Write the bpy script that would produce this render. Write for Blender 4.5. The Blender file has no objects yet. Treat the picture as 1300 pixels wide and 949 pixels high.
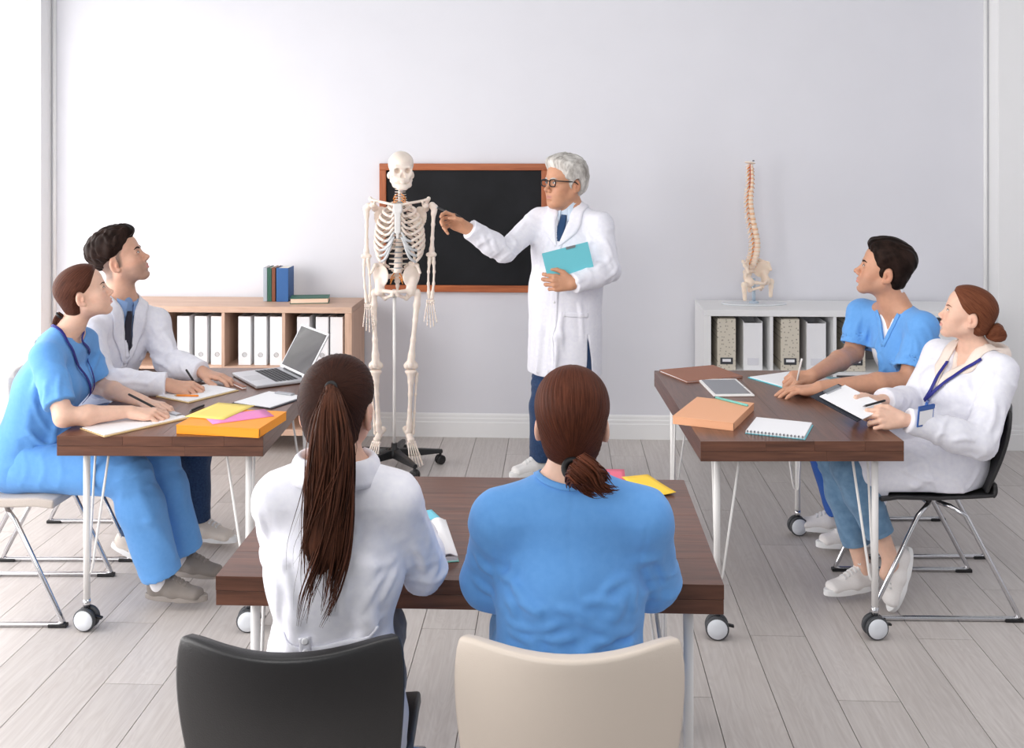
import bpy, bmesh, math, random
import numpy as np
from mathutils import Vector, Matrix, Quaternion
random.seed(7)
SC = bpy.context.scene
COL = SC.collection
PI = math.pi

# ------------------------------------------------------------------ camera, world, lights, exposure
CAM_H, FPX, CX, CY = 1.80, 1340.0, 650.0, 187.0      # eye height, focal length and horizon of the 1300x949 frame
cam_d = bpy.data.cameras.new('camera')
cam = bpy.data.objects.new('camera', cam_d); COL.objects.link(cam)
cam.location = (0, 0, CAM_H); cam.rotation_euler = (PI/2, 0, 0)
cam_d.sensor_fit = 'HORIZONTAL'; cam_d.sensor_width = 36.0
cam_d.lens = 36.0*FPX/1300.0
cam_d.shift_y = -(474.5-CY)/1300.0
cam_d.clip_start = 0.05
SC.camera = cam

w = bpy.data.worlds.new('world'); SC.world = w; w.use_nodes = True
bg = w.node_tree.nodes['Background']
bg.inputs['Color'].default_value = (0.93, 0.96, 1.0, 1); bg.inputs['Strength'].default_value = 0.42

def area_light(name, loc, target, sx, sy, power, color=(1, 1, 1)):
    d = bpy.data.lights.new(name, 'AREA'); d.shape = 'RECTANGLE'; d.size = sx; d.size_y = sy
    d.energy = power; d.color = color
    o = bpy.data.objects.new(name, d); COL.objects.link(o); o.location = loc
    v = Vector(target)-Vector(loc); o.rotation_euler = v.to_track_quat('-Z', 'Y').to_euler()
    return o
area_light('window_daylight', (-3.75, 3.5, 1.75), (0.6, 3.8, 1.0), 5.4, 2.5, 375, (1.0, 0.98, 0.97))
area_light('overhead_fill', (0.5, 2.6, 3.15), (0.3, 4.6, 0.5), 3.0, 1.6, 45, (1.0, 0.97, 0.94))  # added soft fill from overhead, unseen

area_light('rear_softbox_fill', (-1.5, -1.6, 2.9), (-0.3, 4.2, 0.9), 2.6, 1.6, 85, (1.0, 0.985, 0.97))  # unseen softbox behind the camera, added to brighten the sitters' backs

vs = SC.view_settings
SC.display_settings.display_device = 'sRGB'
vs.view_transform = 'Standard'; vs.look = 'None'; vs.gamma = 1.0; vs.use_curve_mapping = False
vs.exposure = -0.14

# ------------------------------------------------------------------ helpers
def W(px, py, Y):
    """world point seen at photo pixel (px,py) at depth Y"""
    return Vector(((px-CX)*Y/FPX, Y, CAM_H-(py-CY)*Y/FPX))
def T(px, py, z=0.745):
    """world point on the horizontal plane z"""
    Y = (CAM_H-z)*FPX/(py-CY)
    return Vector(((px-CX)*Y/FPX, Y, z))
def link(o, parent=None):
    COL.objects.link(o)
    if parent is not None: o.parent = parent
    return o
def tag(o, label=None, cat=None, group=None, kind=None):
    if label: o['label'] = label
    if cat: o['category'] = cat
    if group: o['group'] = group
    if kind: o['kind'] = kind
    return o
def empty(name, loc=(0, 0, 0), rz=0, label=None, cat=None, group=None):
    o = bpy.data.objects.new(name, None); COL.objects.link(o); o.location = loc; o.rotation_euler = (0, 0, rz)
    o.empty_display_size = 0.05
    return tag(o, label, cat, group)
def copy_tree(o, parent=None):
    c = o.copy(); COL.objects.link(c)
    if parent is not None: c.parent = parent
    for ch in list(o.children): copy_tree(ch, c)
    return c

def rotm(rx=0, ry=0, rz=0):
    return Matrix.Rotation(rz, 3, 'Z') @ Matrix.Rotation(ry, 3, 'Y') @ Matrix.Rotation(rx, 3, 'X')
class MB:
    def __init__(s): s.v = []; s.f = []; s.smooth = []
    def add(s, vs_, fs, sm=False):
        b = len(s.v); s.v += [tuple(p) for p in vs_]; s.f += [tuple(b+i for i in f) for f in fs]; s.smooth += [sm]*len(fs)
        return s
    def box(s, c, d, R=None):
        x, y, z = d[0]/2, d[1]/2, d[2]/2
        c = Vector(c); R = R or Matrix.Identity(3)
        P = [c+R @ Vector(p) for p in ((-x, -y, -z), (x, -y, -z), (x, y, -z), (-x, y, -z), (-x, -y, z), (x, -y, z), (x, y, z), (-x, y, z))]
        return s.add(P, [(3, 2, 1, 0), (4, 5, 6, 7), (0, 1, 5, 4), (1, 2, 6, 5), (2, 3, 7, 6), (3, 0, 4, 7)])
    def b2(s, lo, hi):
        return s.box([(a+b)/2 for a, b in zip(lo, hi)], [b-a for a, b in zip(lo, hi)])
    def prism(s, pts, h, c=(0, 0, 0), R=None):
        """2D outline (x,y) counter-clockwise extruded from z=0 to z=h"""
        n = len(pts); R = R or Matrix.Identity(3); c = Vector(c)
        P = [c+R @ Vector((p[0], p[1], 0)) for p in pts]+[c+R @ Vector((p[0], p[1], h)) for p in pts]
        F = [tuple(range(n-1, -1, -1)), tuple(range(n, 2*n))]+[(i, (i+1) % n, n+(i+1) % n, n+i) for i in range(n)]
        return s.add(P, F)
    def tube(s, pts, r, n=8, cap=True, closed=False):
        pts = [Vector(p) for p in pts]; m = len(pts)
        rs = r if hasattr(r, '__len__') else [r]*m
        V = []; nrm = None
        for i in range(m):
            if closed: t = pts[(i+1) % m]-pts[i-1]
            else: t = pts[min(i+1, m-1)]-pts[max(i-1, 0)]
            if t.length < 1e-9: t = Vector((0, 0, 1))
            t.normalize()
            if nrm is None:
                a = Vector((0, 0, 1)) if abs(t.z) < .9 else Vector((1, 0, 0))
                nrm = t.cross(a).normalized()
            else:
                nrm = nrm-t*nrm.dot(t)
                nrm = nrm.normalized() if nrm.length > 1e-6 else t.orthogonal().normalized()
            bn = t.cross(nrm)
            for k in range(n):
                a = 2*PI*k/n
                V.append(pts[i]+(nrm*math.cos(a)+bn*math.sin(a))*rs[i])
        F = []
        for i in range(m if closed else m-1):
            j = (i+1) % m
            for k in range(n):
                l = (k+1) % n
                F.append((i*n+k, i*n+l, j*n+l, j*n+k))
        if cap and not closed:
            F.append(tuple(range(n-1, -1, -1))); F.append(tuple((m-1)*n+k for k in range(n)))
        return s.add(V, F, True)
    def lathe(s, prof, c=(0, 0, 0), n=20, R=None, cap=True):
        R = R or Matrix.Identity(3); c = Vector(c); V = []; m = len(prof)
        for (r, z) in prof:
            for k in range(n):
                a = 2*PI*k/n; V.append(c+R @ Vector((r*math.cos(a), r*math.sin(a), z)))
        F = [(i*n+k, i*n+(k+1) % n, (i+1)*n+(k+1) % n, (i+1)*n+k) for i in range(m-1) for k in range(n)]
        s.add(V, F, True)
        if cap:
            b = len(s.v)-m*n
            s.f += [tuple(b+k for k in range(n-1, -1, -1)), tuple(b+(m-1)*n+k for k in range(n))]; s.smooth += [False, False]
        return s
    def sph(s, c, r, n=12, m=8, R=None):
        R = R or Matrix.Identity(3); c = Vector(c)
        r = r if hasattr(r, '__len__') else (r, r, r)
        V = [c+R @ Vector((0, 0, r[2]))]; F = []
        for i in range(1, m):
            a = PI*i/m
            for k in range(n):
                b = 2*PI*k/n
                V.append(c+R @ Vector((r[0]*math.sin(a)*math.cos(b), r[1]*math.sin(a)*math.sin(b), r[2]*math.cos(a))))
        V.append(c+R @ Vector((0, 0, -r[2])))
        for k in range(n): F.append((0, 1+k, 1+(k+1) % n))
        for i in range(m-2):
            for k in range(n): F.append((1+i*n+k, 1+(i+1)*n+k, 1+(i+1)*n+(k+1) % n, 1+i*n+(k+1) % n))
        L = len(V)-1; b0 = 1+(m-2)*n
        for k in range(n): F.append((L, b0+(k+1) % n, b0+k))
        return s.add(V, F, True)
    def grid(s, fn, nu, nv, flip=False):
        V = [fn(i/nu, j/nv) for i in range(nu+1) for j in range(nv+1)]
        F = []
        for i in range(nu):
            for j in range(nv):
                a = i*(nv+1)+j; q = (a, a+nv+1, a+nv+2, a+1)
                F.append(q[::-1] if flip else q)
        return s.add(V, F, True)
    def build(s, name, mat, parent=None, bevel=0, seg=2, solid=0, sub=0, smooth=None):
        me = bpy.data.meshes.new(name); me.from_pydata(s.v, [], s.f); me.update()
        sm = s.smooth if smooth is None else [smooth]*len(s.f)
        me.polygons.foreach_set('use_smooth', sm)
        if mat is not None: me.materials.append(mat)
        o = link(bpy.data.objects.new(name, me), parent)
        if solid:
            m = o.modifiers.new('solid', 'SOLIDIFY'); m.thickness = solid; m.offset = 0
        if bevel:
            m = o.modifiers.new('bevel', 'BEVEL'); m.width = bevel; m.segments = seg; m.limit_method = 'ANGLE'; m.angle_limit = .7
            m.harden_normals = False
            me.polygons.foreach_set('use_smooth', [True]*len(s.f))
            wn = o.modifiers.new('wn', 'WEIGHTED_NORMAL'); wn.keep_sharp = False
        if sub:
            m = o.modifiers.new('sub', 'SUBSURF'); m.levels = sub; m.render_levels = sub
        return o

# ------------------------------------------------------------------ materials
MATS = {}
def srgb(c):
    return tuple((x/255/12.92 if x/255 <= .04045 else ((x/255+.055)/1.055)**2.4) for x in c)
def nodes(name):
    m = bpy.data.materials.new(name); m.use_nodes = True
    nt = m.node_tree; b = nt.nodes['Principled BSDF']
    return m, nt, b
def mat(name, col, rough=.5, metal=0, noise=0, nscale=40, bump=0, bscale=200, spec=.5, sub=0, coat=0, stretch=(1, 1, 1), trans=0, sheen=0):
    """plain procedural material: colour (sRGB 0-255), slight colour noise and bump"""
    if name in MATS: return MATS[name]
    m, nt, b = nodes(name); N = nt.nodes.new; L = nt.links.new
    c = srgb(col)
    b.inputs['Base Color'].default_value = (*c, 1); b.inputs['Roughness'].default_value = rough
    b.inputs['Metallic'].default_value = metal; b.inputs['Specular IOR Level'].default_value = spec
    if coat: b.inputs['Coat Weight'].default_value = coat; b.inputs['Coat Roughness'].default_value = .1
    if sheen: b.inputs['Sheen Weight'].default_value = sheen
    if sub:
        b.inputs['Subsurface Weight'].default_value = sub; b.inputs['Subsurface Radius'].default_value = (1, .35, .2); b.inputs['Subsurface Scale'].default_value = .006
    if trans: b.inputs['Transmission Weight'].default_value = trans
    if noise or bump:
        tc = N('ShaderNodeTexCoord'); mp = N('ShaderNodeMapping'); mp.inputs['Scale'].default_value = stretch
        L(tc.outputs['Object'], mp.inputs['Vector'])
    if noise:
        n = N('ShaderNodeTexNoise'); n.inputs['Scale'].default_value = nscale; n.inputs['Detail'].default_value = 4
        L(mp.outputs[0], n.inputs['Vector'])
        r = N('ShaderNodeValToRGB')
        r.color_ramp.elements[0].position = .3; r.color_ramp.elements[1].position = .7
        r.color_ramp.elements[0].color = (*[max(0, x*(1-noise)) for x in c], 1); r.color_ramp.elements[1].color = (*[min(1, x*(1+noise)) for x in c], 1)
        L(n.outputs['Fac'], r.inputs[0]); L(r.outputs[0], b.inputs['Base Color'])
    if bump:
        n2 = N('ShaderNodeTexNoise'); n2.inputs['Scale'].default_value = bscale; n2.inputs['Detail'].default_value = 3
        L(mp.outputs[0], n2.inputs['Vector'])
        bp = N('ShaderNodeBump'); bp.inputs['Strength'].default_value = bump; bp.inputs['Distance'].default_value = .004
        L(n2.outputs['Fac'], bp.inputs['Height']); L(bp.outputs[0], b.inputs['Normal'])
    MATS[name] = m
    return m
def wood(name, dark, light, axis=0, scale=1.0, rough=.4, knot=.35):
    """plank wood: stretched noise along an axis, each plank its own tone by object random"""
    m, nt, b = nodes(name); N = nt.nodes.new; L = nt.links.new
    tc = N('ShaderNodeTexCoord'); oi = N('ShaderNodeObjectInfo'); mp = N('ShaderNodeMapping')
    sc = [14*scale]*3; sc[axis] = 1.1*scale; mp.inputs['Scale'].default_value = sc
    ad = N('ShaderNodeVectorMath'); ad.operation = 'ADD'
    ml = N('ShaderNodeMath'); ml.operation = 'MULTIPLY'; ml.inputs[1].default_value = 37.0
    L(oi.outputs['Random'], ml.inputs[0]); L(tc.outputs['Object'], ad.inputs[0]); L(ml.outputs[0], ad.inputs[1]); L(ad.outputs[0], mp.inputs['Vector'])
    n = N('ShaderNodeTexNoise'); n.inputs['Scale'].default_value = 1.6; n.inputs['Detail'].default_value = 6; n.inputs['Distortion'].default_value = 1.2
    L(mp.outputs[0], n.inputs['Vector'])
    wv = N('ShaderNodeTexNoise'); wv.inputs['Scale'].default_value = 7; wv.inputs['Detail'].default_value = 3
    L(mp.outputs[0], wv.inputs['Vector'])
    mx = N('ShaderNodeMix'); mx.data_type = 'FLOAT'; mx.inputs[0].default_value = knot
    L(n.outputs['Fac'], mx.inputs[2]); L(wv.outputs['Fac'], mx.inputs[3])
    r = N('ShaderNodeValToRGB'); r.color_ramp.elements[0].position = .33; r.color_ramp.elements[1].position = .68
    r.color_ramp.elements[0].color = (*srgb(dark), 1); r.color_ramp.elements[1].color = (*srgb(light), 1)
    L(mx.outputs[0], r.inputs[0])
    hs = N('ShaderNodeHueSaturation'); m2 = N('ShaderNodeMapRange'); m2.inputs[3].default_value = .88; m2.inputs[4].default_value = 1.1
    L(oi.outputs['Random'], m2.inputs[0]); L(m2.outputs[0], hs.inputs['Value']); L(r.outputs[0], hs.inputs['Color']); L(hs.outputs[0], b.inputs['Base Color'])
    b.inputs['Roughness'].default_value = rough
    bp = N('ShaderNodeBump'); bp.inputs['Strength'].default_value = .12; bp.inputs['Distance'].default_value = .003
    L(mx.outputs[0], bp.inputs['Height']); L(bp.outputs[0], b.inputs['Normal'])
    return m

WHITE_METAL = mat('white_metal', (238, 236, 234), .35)
CHROME = mat('chrome', (205, 205, 208), .16, 1.0)
BLACKP = mat('black_plastic', (22, 22, 24), .4)
DARKP = mat('dark_grey_plastic', (62, 64, 68), .45)
PAPER = mat('white_paper', (245, 245, 248), .7, bump=.03)
# ------------------------------------------------------------------ implicit surfaces: smooth unions of shapes, polygonised with surface nets
def A3(p): return np.array([p[0], p[1], p[2]], np.float32)
def nrmd(v):
    v = np.asarray(v, np.float32); return v/max(1e-9, float(np.linalg.norm(v)))
def smin(a, b, k):
    if k <= 0: return np.minimum(a, b)
    h = np.maximum(k-np.abs(a-b), 0)/k
    return np.minimum(a, b)-h*h*k*.25
class SDF:
    def __init__(s): s.ops = []
    def _add(s, fn, lo, hi, k, kind='add'):
        s.ops.append((kind, fn, k, None if lo is None else np.asarray(lo, np.float32), None if hi is None else np.asarray(hi, np.float32))); return s
    def rc(s, a, b, ra, rb=None, k=.02, kind='add'):
        a = A3(a); b = A3(b); rb = ra if rb is None else rb; ab = b-a; l2 = max(1e-12, float(ab@ab))
        def fn(P):
            q = P-a; t = np.clip(q@ab/l2, 0, 1)
            return np.linalg.norm(q-t[..., None]*ab, axis=-1)-(ra+(rb-ra)*t)
        r = max(ra, rb)
        return s._add(fn, np.minimum(a, b)-r, np.maximum(a, b)+r, k, kind)
    def chain(s, pts, rs, k=.01, kind='add'):
        for i in range(len(pts)-1): s.rc(pts[i], pts[i+1], rs[i], rs[i+1], k, kind)
        return s
    def ell(s, c, r, R=None, k=.02, kind='add'):
        c = A3(c); r = A3(r); M = None if R is None else np.array(R, np.float32)
        def fn(P):
            q = P-c
            if M is not None: q = q@M        # world -> local (M columns are local axes)
            k0 = np.linalg.norm(q/r, axis=-1); k1 = np.linalg.norm(q/(r*r), axis=-1)
            return k0*(k0-1)/np.maximum(k1, 1e-6)
        m = float(r.max()) if M is not None else r
        return s._add(fn, c-m, c+m, k, kind)
    def ecap(s, a, b, u, ra, rb, k=.03, kind='add'):
        """elliptic capsule: cross radii (u, v) go from ra to rb; u is the wide axis"""
        a = A3(a); b = A3(b); ab = b-a; L = float(np.linalg.norm(ab)); wv = ab/max(L, 1e-9)
        u = A3(u); u = nrmd(u-wv*(u@wv)); v = np.cross(wv, u)
        Q = np.stack([u, v, wv], 1).astype(np.float32)
        ra = np.array(ra, np.float32); rb = np.array(rb, np.float32)
        def fn(P):
            q = (P-a)@Q; t = np.clip(q[..., 2]/max(L, 1e-9), 0, 1)
            r0 = ra[0]+(rb[0]-ra[0])*t; r1 = ra[1]+(rb[1]-ra[1])*t; r2 = np.minimum(r0, r1)
            x = q[..., 0]; y = q[..., 1]; z = q[..., 2]-t*L
            k0 = np.sqrt((x/r0)**2+(y/r1)**2+(z/r2)**2); k1 = np.sqrt((x/r0**2)**2+(y/r1**2)**2+(z/r2**2)**2)
            return k0*(k0-1)/np.maximum(k1, 1e-6)
        r = float(max(ra.max(), rb.max()))
        return s._add(fn, np.minimum(a, b)-r, np.maximum(a, b)+r, k, kind)
    def box(s, c, h, R=None, r=.005, k=.01, kind='add'):
        c = A3(c); h = A3(h)-r; M = None if R is None else np.array(R, np.float32)
        def fn(P):
            q = P-c
            if M is not None: q = q@M
            q = np.abs(q)-h
            return np.linalg.norm(np.maximum(q, 0), axis=-1)+np.minimum(q.max(-1), 0)-r
        m = float(np.linalg.norm(h+r))
        return s._add(fn, c-m, c+m, k, kind)
    def plane(s, p, n, k=0.0):
        """keep the side the normal points away from"""
        p = A3(p); n = nrmd(n)
        return s._add(lambda P: (P-p)@n, None, None, k, 'int')
    def fn(s, f, lo=None, hi=None, k=0., kind='add'): return s._add(f, lo, hi, k, kind)
    def disp(s, f, lo=None, hi=None): return s._add(f, lo, hi, 0, 'disp')
    def eval(s, P, cen=None, half=0.):
        P = np.asarray(P, np.float32)
        D = np.full(P.shape[:-1], .6, np.float32)
        for kind, f, k, lo, hi in s.ops:
            if lo is not None and cen is not None:
                m = half+k+.004
                sel = np.nonzero(((cen > lo-m) & (cen < hi+m)).all(-1))[0]
                if len(sel) == 0: continue
                if len(sel) == len(cen): sel = slice(None)
                p = P[sel]; d0 = D[sel]
            else: sel = slice(None); p = P; d0 = D
            d = f(p)
            if kind == 'add': d = smin(d0, d, k)
            elif kind == 'sub': d = -smin(-d0, d, k)
            elif kind == 'int': d = -smin(-d0, -d, k)
            elif kind == 'disp': d = d0+d
            D[sel] = d
        return D
    def bounds(s):
        B = [(lo, hi) for kd, f, k, lo, hi in s.ops if kd == 'add' and lo is not None]
        return np.min([b[0] for b in B], 0), np.max([b[1] for b in B], 0)

E12 = [(0, 1), (2, 3), (4, 5), (6, 7), (0, 2), (1, 3), (4, 6), (5, 7), (0, 4), (1, 5), (2, 6), (3, 7)]
C8 = np.array([(i & 1, i >> 1 & 1, i >> 2 & 1) for i in range(8)], np.int32)
def surf(sdf, h, lo=None, hi=None, pad=.012):
    """vertices and quads of the zero level at cell size h"""
    if lo is None:
        lo, hi = sdf.bounds(); lo = lo-pad; hi = hi+pad
    lo = np.asarray(lo, np.float32); hi = np.asarray(hi, np.float32)
    nb = 8
    B = np.maximum(1, np.ceil((hi-lo)/(h*nb)).astype(int)); n = B*nb+1
    ii = np.stack(np.meshgrid(*[np.arange(b) for b in B], indexing='ij'), -1).reshape(-1, 3)
    cen = lo+(ii*nb+nb/2).astype(np.float32)*h
    half = nb*h*.5
    dc = sdf.eval(cen, cen, half*1.8)
    near = np.abs(dc) < half*1.8*1.5+.006
    G = np.empty(n, np.float32)
    sg = np.repeat(np.repeat(np.repeat(np.where(dc < 0, -1., 1.).astype(np.float32).reshape(B), nb, 0), nb, 1), nb, 2)
    G[:] = 1.; G[:-1, :-1, :-1] = sg; del sg
    loc = np.stack(np.meshgrid(*[np.arange(nb+1)]*3, indexing='ij'), -1).reshape(-1, 3)
    nz = ii[near]; nc = cen[near]
    CH = 1500
    for s0 in range(0, len(nz), CH):
        b = nz[s0:s0+CH]; g = b[:, None, :]*nb+loc[None]
        P = lo+g.astype(np.float32)*h
        d = sdf.eval(P, nc[s0:s0+CH], half)
        G[g[..., 0], g[..., 1], g[..., 2]] = d
    ins = (G < 0)
    i8 = ins.astype(np.uint8)
    c = i8[:-1, :-1, :-1]+i8[1:, :-1, :-1]; c += i8[:-1, 1:, :-1]; c += i8[1:, 1:, :-1]
    c += i8[:-1, :-1, 1:]; c += i8[1:, :-1, 1:]; c += i8[:-1, 1:, 1:]; c += i8[1:, 1:, 1:]
    act = np.argwhere((c > 0) & (c < 8)).astype(np.int32)
    if len(act) == 0: return np.zeros((0, 3)), np.zeros((0, 4), int)
    cv = np.stack([G[act[:, 0]+o[0], act[:, 1]+o[1], act[:, 2]+o[2]] for o in C8], 1)
    S = np.zeros((len(act), 3), np.float32); cnt = np.zeros(len(act), np.float32)
    for a, b in E12:
        va, vb = cv[:, a], cv[:, b]; x = (va < 0) != (vb < 0)
        t = np.where(x, va/np.where(np.abs(va-vb) < 1e-9, 1e-9, va-vb), 0)
        p = C8[a]+(C8[b]-C8[a])*t[:, None]
        S += np.where(x[:, None], p, 0); cnt += x
    V = lo+(act+S/cnt[:, None])*h
    idx = np.full(c.shape, -1, np.int32); idx[act[:, 0], act[:, 1], act[:, 2]] = np.arange(len(act))
    Q = []
    for ax in range(3):
        s1 = [slice(None)]*3; s2 = [slice(None)]*3; s1[ax] = slice(0, -1); s2[ax] = slice(1, None)
        A_ = ins[tuple(s1)]; B_ = ins[tuple(s2)]
        e = np.argwhere(A_ != B_)
        u, v = (ax+1) % 3, (ax+2) % 3
        ok = (e[:, u] > 0) & (e[:, v] > 0) & (e[:, u] < c.shape[u]) & (e[:, v] < c.shape[v]); e = e[ok]
        if len(e) == 0: continue
        fl = A_[e[:, 0], e[:, 1], e[:, 2]]
        def at(du, dv):
            q = e.copy(); q[:, u] += du; q[:, v] += dv
            return idx[q[:, 0], q[:, 1], q[:, 2]]
        q = np.stack([at(-1, -1), at(0, -1), at(0, 0), at(-1, 0)], 1)
        q[~fl] = q[~fl][:, ::-1]
        Q.append(q[(q >= 0).all(1)])
    return V, np.concatenate(Q)
def mesh_np(name, V, Q, m, parent=None, smooth=True, attrs=None, origin=None):
    me = bpy.data.meshes.new(name)
    V = np.asarray(V, np.float32); Q = np.asarray(Q, np.int32)
    if origin is not None: V = V-A3(origin)
    me.vertices.add(len(V)); me.vertices.foreach_set('co', V.ravel())
    me.loops.add(Q.size); me.loops.foreach_set('vertex_index', Q.ravel())
    me.polygons.add(len(Q)); me.polygons.foreach_set('loop_start', np.arange(len(Q), dtype=np.int32)*Q.shape[1])
    me.update(calc_edges=True)
    me.polygons.foreach_set('use_smooth', np.ones(len(Q), bool) if smooth else np.zeros(len(Q), bool))
    for an, (ty, arr) in (attrs or {}).items():
        a = me.attributes.new(an, ty, 'POINT')
        if ty == 'FLOAT_COLOR':
            a.data.foreach_set('color', np.concatenate([arr, np.ones((len(arr), 1))], 1).astype(np.float32).ravel())
        elif ty == 'FLOAT_VECTOR': a.data.foreach_set('vector', np.asarray(arr, np.float32).ravel())
        else: a.data.foreach_set('value', np.asarray(arr, np.float32).ravel())
    if m is not None: me.materials.append(m)
    o = bpy.data.objects.new(name, me); COL.objects.link(o)
    if parent is not None:
        o.parent = parent
        o.matrix_parent_inverse = Matrix.Translation(-parent.location) @ Matrix.Identity(4) if parent.rotation_euler.z == 0 else parent.matrix_basis.inverted()
    if origin is not None: o.location = origin
    return o
def sobj(name, sdf, h, m, parent=None, attrs=None, lo=None, hi=None):
    V, Q = surf(sdf, h, lo, hi)
    at = attrs(V) if attrs else None
    return mesh_np(name, V, Q, m, parent, attrs=at)
def shell(base, t0, t1, region):
    """conformal patch on a garment: between offsets t0 and t1 of base, inside region(P)<0"""
    def f(P):
        d = base.eval(P)
        return np.maximum(np.maximum(d-t1, t0-d), region(P))
    return f
def poly_d(pts, w0):
    pts = [A3(p) for p in pts]; ws = w0 if hasattr(w0, '__len__') else [w0]*len(pts)
    def f(P):
        D = None
        for i in range(len(pts)-1):
            a, b = pts[i], pts[i+1]; ab = b-a; q = P-a
            t = np.clip(q@ab/max(1e-12, float(ab@ab)), 0, 1)
            d = np.linalg.norm(q-t[..., None]*ab, axis=-1)-(ws[i]+(ws[i+1]-ws[i])*t)
            D = d if D is None else np.minimum(D, d)
        return D
    return f
_rw = np.random.RandomState(3)
_WK = [(_rw.normal(size=3), _rw.uniform(0, 6.28)) for _ in range(24)]
def wavy(freq, amp, seed=0, stretch=(1, 1, 1)):
    """gentle cloth undulation"""
    st = np.array(stretch, np.float32)
    ks = [(_WK[(seed+i) % 24][0]*st*freq*(.7+.25*i), _WK[(seed+i) % 24][1]) for i in range(4)]
    def f(P):
        w_ = np.sin(P@(ks[3][0]*.5).astype(np.float32)+ks[3][1])
        s = 0
        for k_, ph in ks[:3]:
            s = s+np.sin(P@k_.astype(np.float32)+ph+1.4*w_)
        return (amp/3)*s
    return f
def creases(c, axis, amp, freq, rad, skew=.6, seed=0):
    """narrow broken creases lying across `axis` near a joint"""
    c = A3(c); a = nrmd(axis); o = nrmd(np.cross(a, nrmd([.3+seed*.37, .5, .8]))); o2 = np.cross(a, o)
    def f(P):
        q = P-c; r2 = (q*q).sum(-1); x = q@o; y = q@o2
        t = q@a+.5*x+.02*np.sin(31*x+seed)+.014*np.sin(43*y+2*seed)
        g = np.exp(-r2/(rad*rad))
        s = np.abs(np.sin(freq*.5*t+seed))
        br = .6+.4*np.sin(27*x+19*y+seed*1.7)
        return amp*2.3*g*br*(np.minimum(s*1.3, 1)**.8-.75)
    return f
def bb(*pts, m=.1):
    P = np.array([tuple(p) for p in pts], np.float32); return P.min(0)-m, P.max(0)+m
def fold(sdf, pts, r, k=.02, kind='add'):
    rs = [r*.3]+[r]*(len(pts)-2)+[r*.3] if len(pts) > 2 else [r, r]
    return sdf.chain(pts, rs, k, kind)

def cut_local(c, p, n, rad, k=.003):
    """end of a sleeve or trouser leg: a plane that only acts near p"""
    p = A3(p); n = nrmd(n)
    c.fn(lambda P: np.where(np.linalg.norm(P-p, axis=-1) < rad, (P-p)@n, -1.), kind='int')
def project(base, P, it=5, off=0.):
    P = np.array(P, np.float32).copy(); e = .003
    for _ in range(it):
        d = base.eval(P)-off
        G = np.stack([base.eval(P+np.array(v, np.float32)*e)-base.eval(P-np.array(v, np.float32)*e) for v in ((1, 0, 0), (0, 1, 0), (0, 0, 1))], -1)
        G /= np.maximum(1e-6, np.linalg.norm(G, axis=-1))[..., None]
        P = P-G*(d*.8)[..., None]
    return P, G

def ridge(c, pts, A=.004, w_=.010, lo=None):
    """one cloth fold along a polyline on the surface: a crest with a shallow valley beside it"""
    pts = np.asarray(pts, np.float32); m = len(pts)
    a = pts[:-1]; ab = pts[1:]-a; l2 = np.maximum((ab*ab).sum(1), 1e-9)
    def f(P):
        best = None; tt = None
        for i in range(m-1):
            q = P-a[i]; t = np.clip(q@ab[i]/l2[i], 0, 1); d2 = ((q-t[..., None]*ab[i])**2).sum(-1); u = (i+t)/(m-1)
            if best is None: best = d2; tt = u
            else:
                k = d2 < best; best = np.where(k, d2, best); tt = np.where(k, u, tt)
        e = np.clip(np.minimum(tt, 1-tt)*4, 0, 1); e = e*e*(3-2*e)
        x2 = best/(w_*w_)
        return -A*e*(np.exp(-x2)-.5*np.exp(-x2/4.5))
    L, H = pts.min(0)-w_*4, pts.max(0)+w_*4
    return c.disp(f, L, H)
# ------------------------------------------------------------------ the room (its axes are turned a little against the camera)
RTH = -0.0450; RO = Vector((0, 6.56, 0))
def room(o, kind='structure'):
    o.location = RO; o.rotation_euler = (0, 0, RTH)
    if kind: o['kind'] = kind
    return o
def R2W(x, y, z): return RO+Matrix.Rotation(RTH, 3, 'Z')@Vector((x, y, z))
PAINT = mat('wall_paint', (224, 224, 230), .75, noise=.012, nscale=3, bump=.05, bscale=350)
TRIMW = mat('trim_white', (240, 240, 240), .45)
WH = 3.2
room(MB().b2((-3.3, 0, 0), (3.4, .12, WH)).build('wall_back', PAINT))
room(MB().b2((-3.42, -6.0, 0), (-3.3, -.30, .25)).b2((-3.42, -6.0, 2.75), (-3.3, -.30, WH)).b2((-3.42, -.30, 0), (-3.3, .12, WH)).build('wall_left', PAINT))
room(MB().b2((3.4, -6.0, 0), (3.52, .12, WH)).build('wall_right', PAINT))
def pilaster(name, x0, x1, side):
    o = MB().b2((x0, -.14, 0), (x1, 0, WH)).build(name, TRIMW, bevel=.004); return room(o)
pilaster('trim_1', -3.3, -2.92, -1); pilaster('trim_2', 2.905, 3.4, 1)
for nm, x in (('trim_3', -2.90), ('trim_4', 2.885)):
    room(MB().tube([(x, -.004, .15), (x, -.004, WH)], .012, 8).build(nm, TRIMW))
def base_prof(h=.147):
    return [(0, 0), (-.016, 0), (-.016, h*.62), (-.013, h*.66), (-.013, h*.78), (-.009, h*.82), (-.008, h*.93), (-.004, h), (0, h)]
def baseboard(name, x0, x1, yoff=0.):
    mb = MB(); P = base_prof(); n = len(P)
    V = [(x0, y+yoff, z) for y, z in P]+[(x1, y+yoff, z) for y, z in P]
    mb.add(V, [tuple(range(n)), tuple(range(2*n-1, n-1, -1))]+[(i, n+i, n+(i+1) % n, (i+1) % n) for i in range(n)])
    return room(mb.build(name, TRIMW))
baseboard('baseboard_back', -2.92, 2.905)
baseboard('baseboard_right', 2.9, 3.4, -.14)
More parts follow.
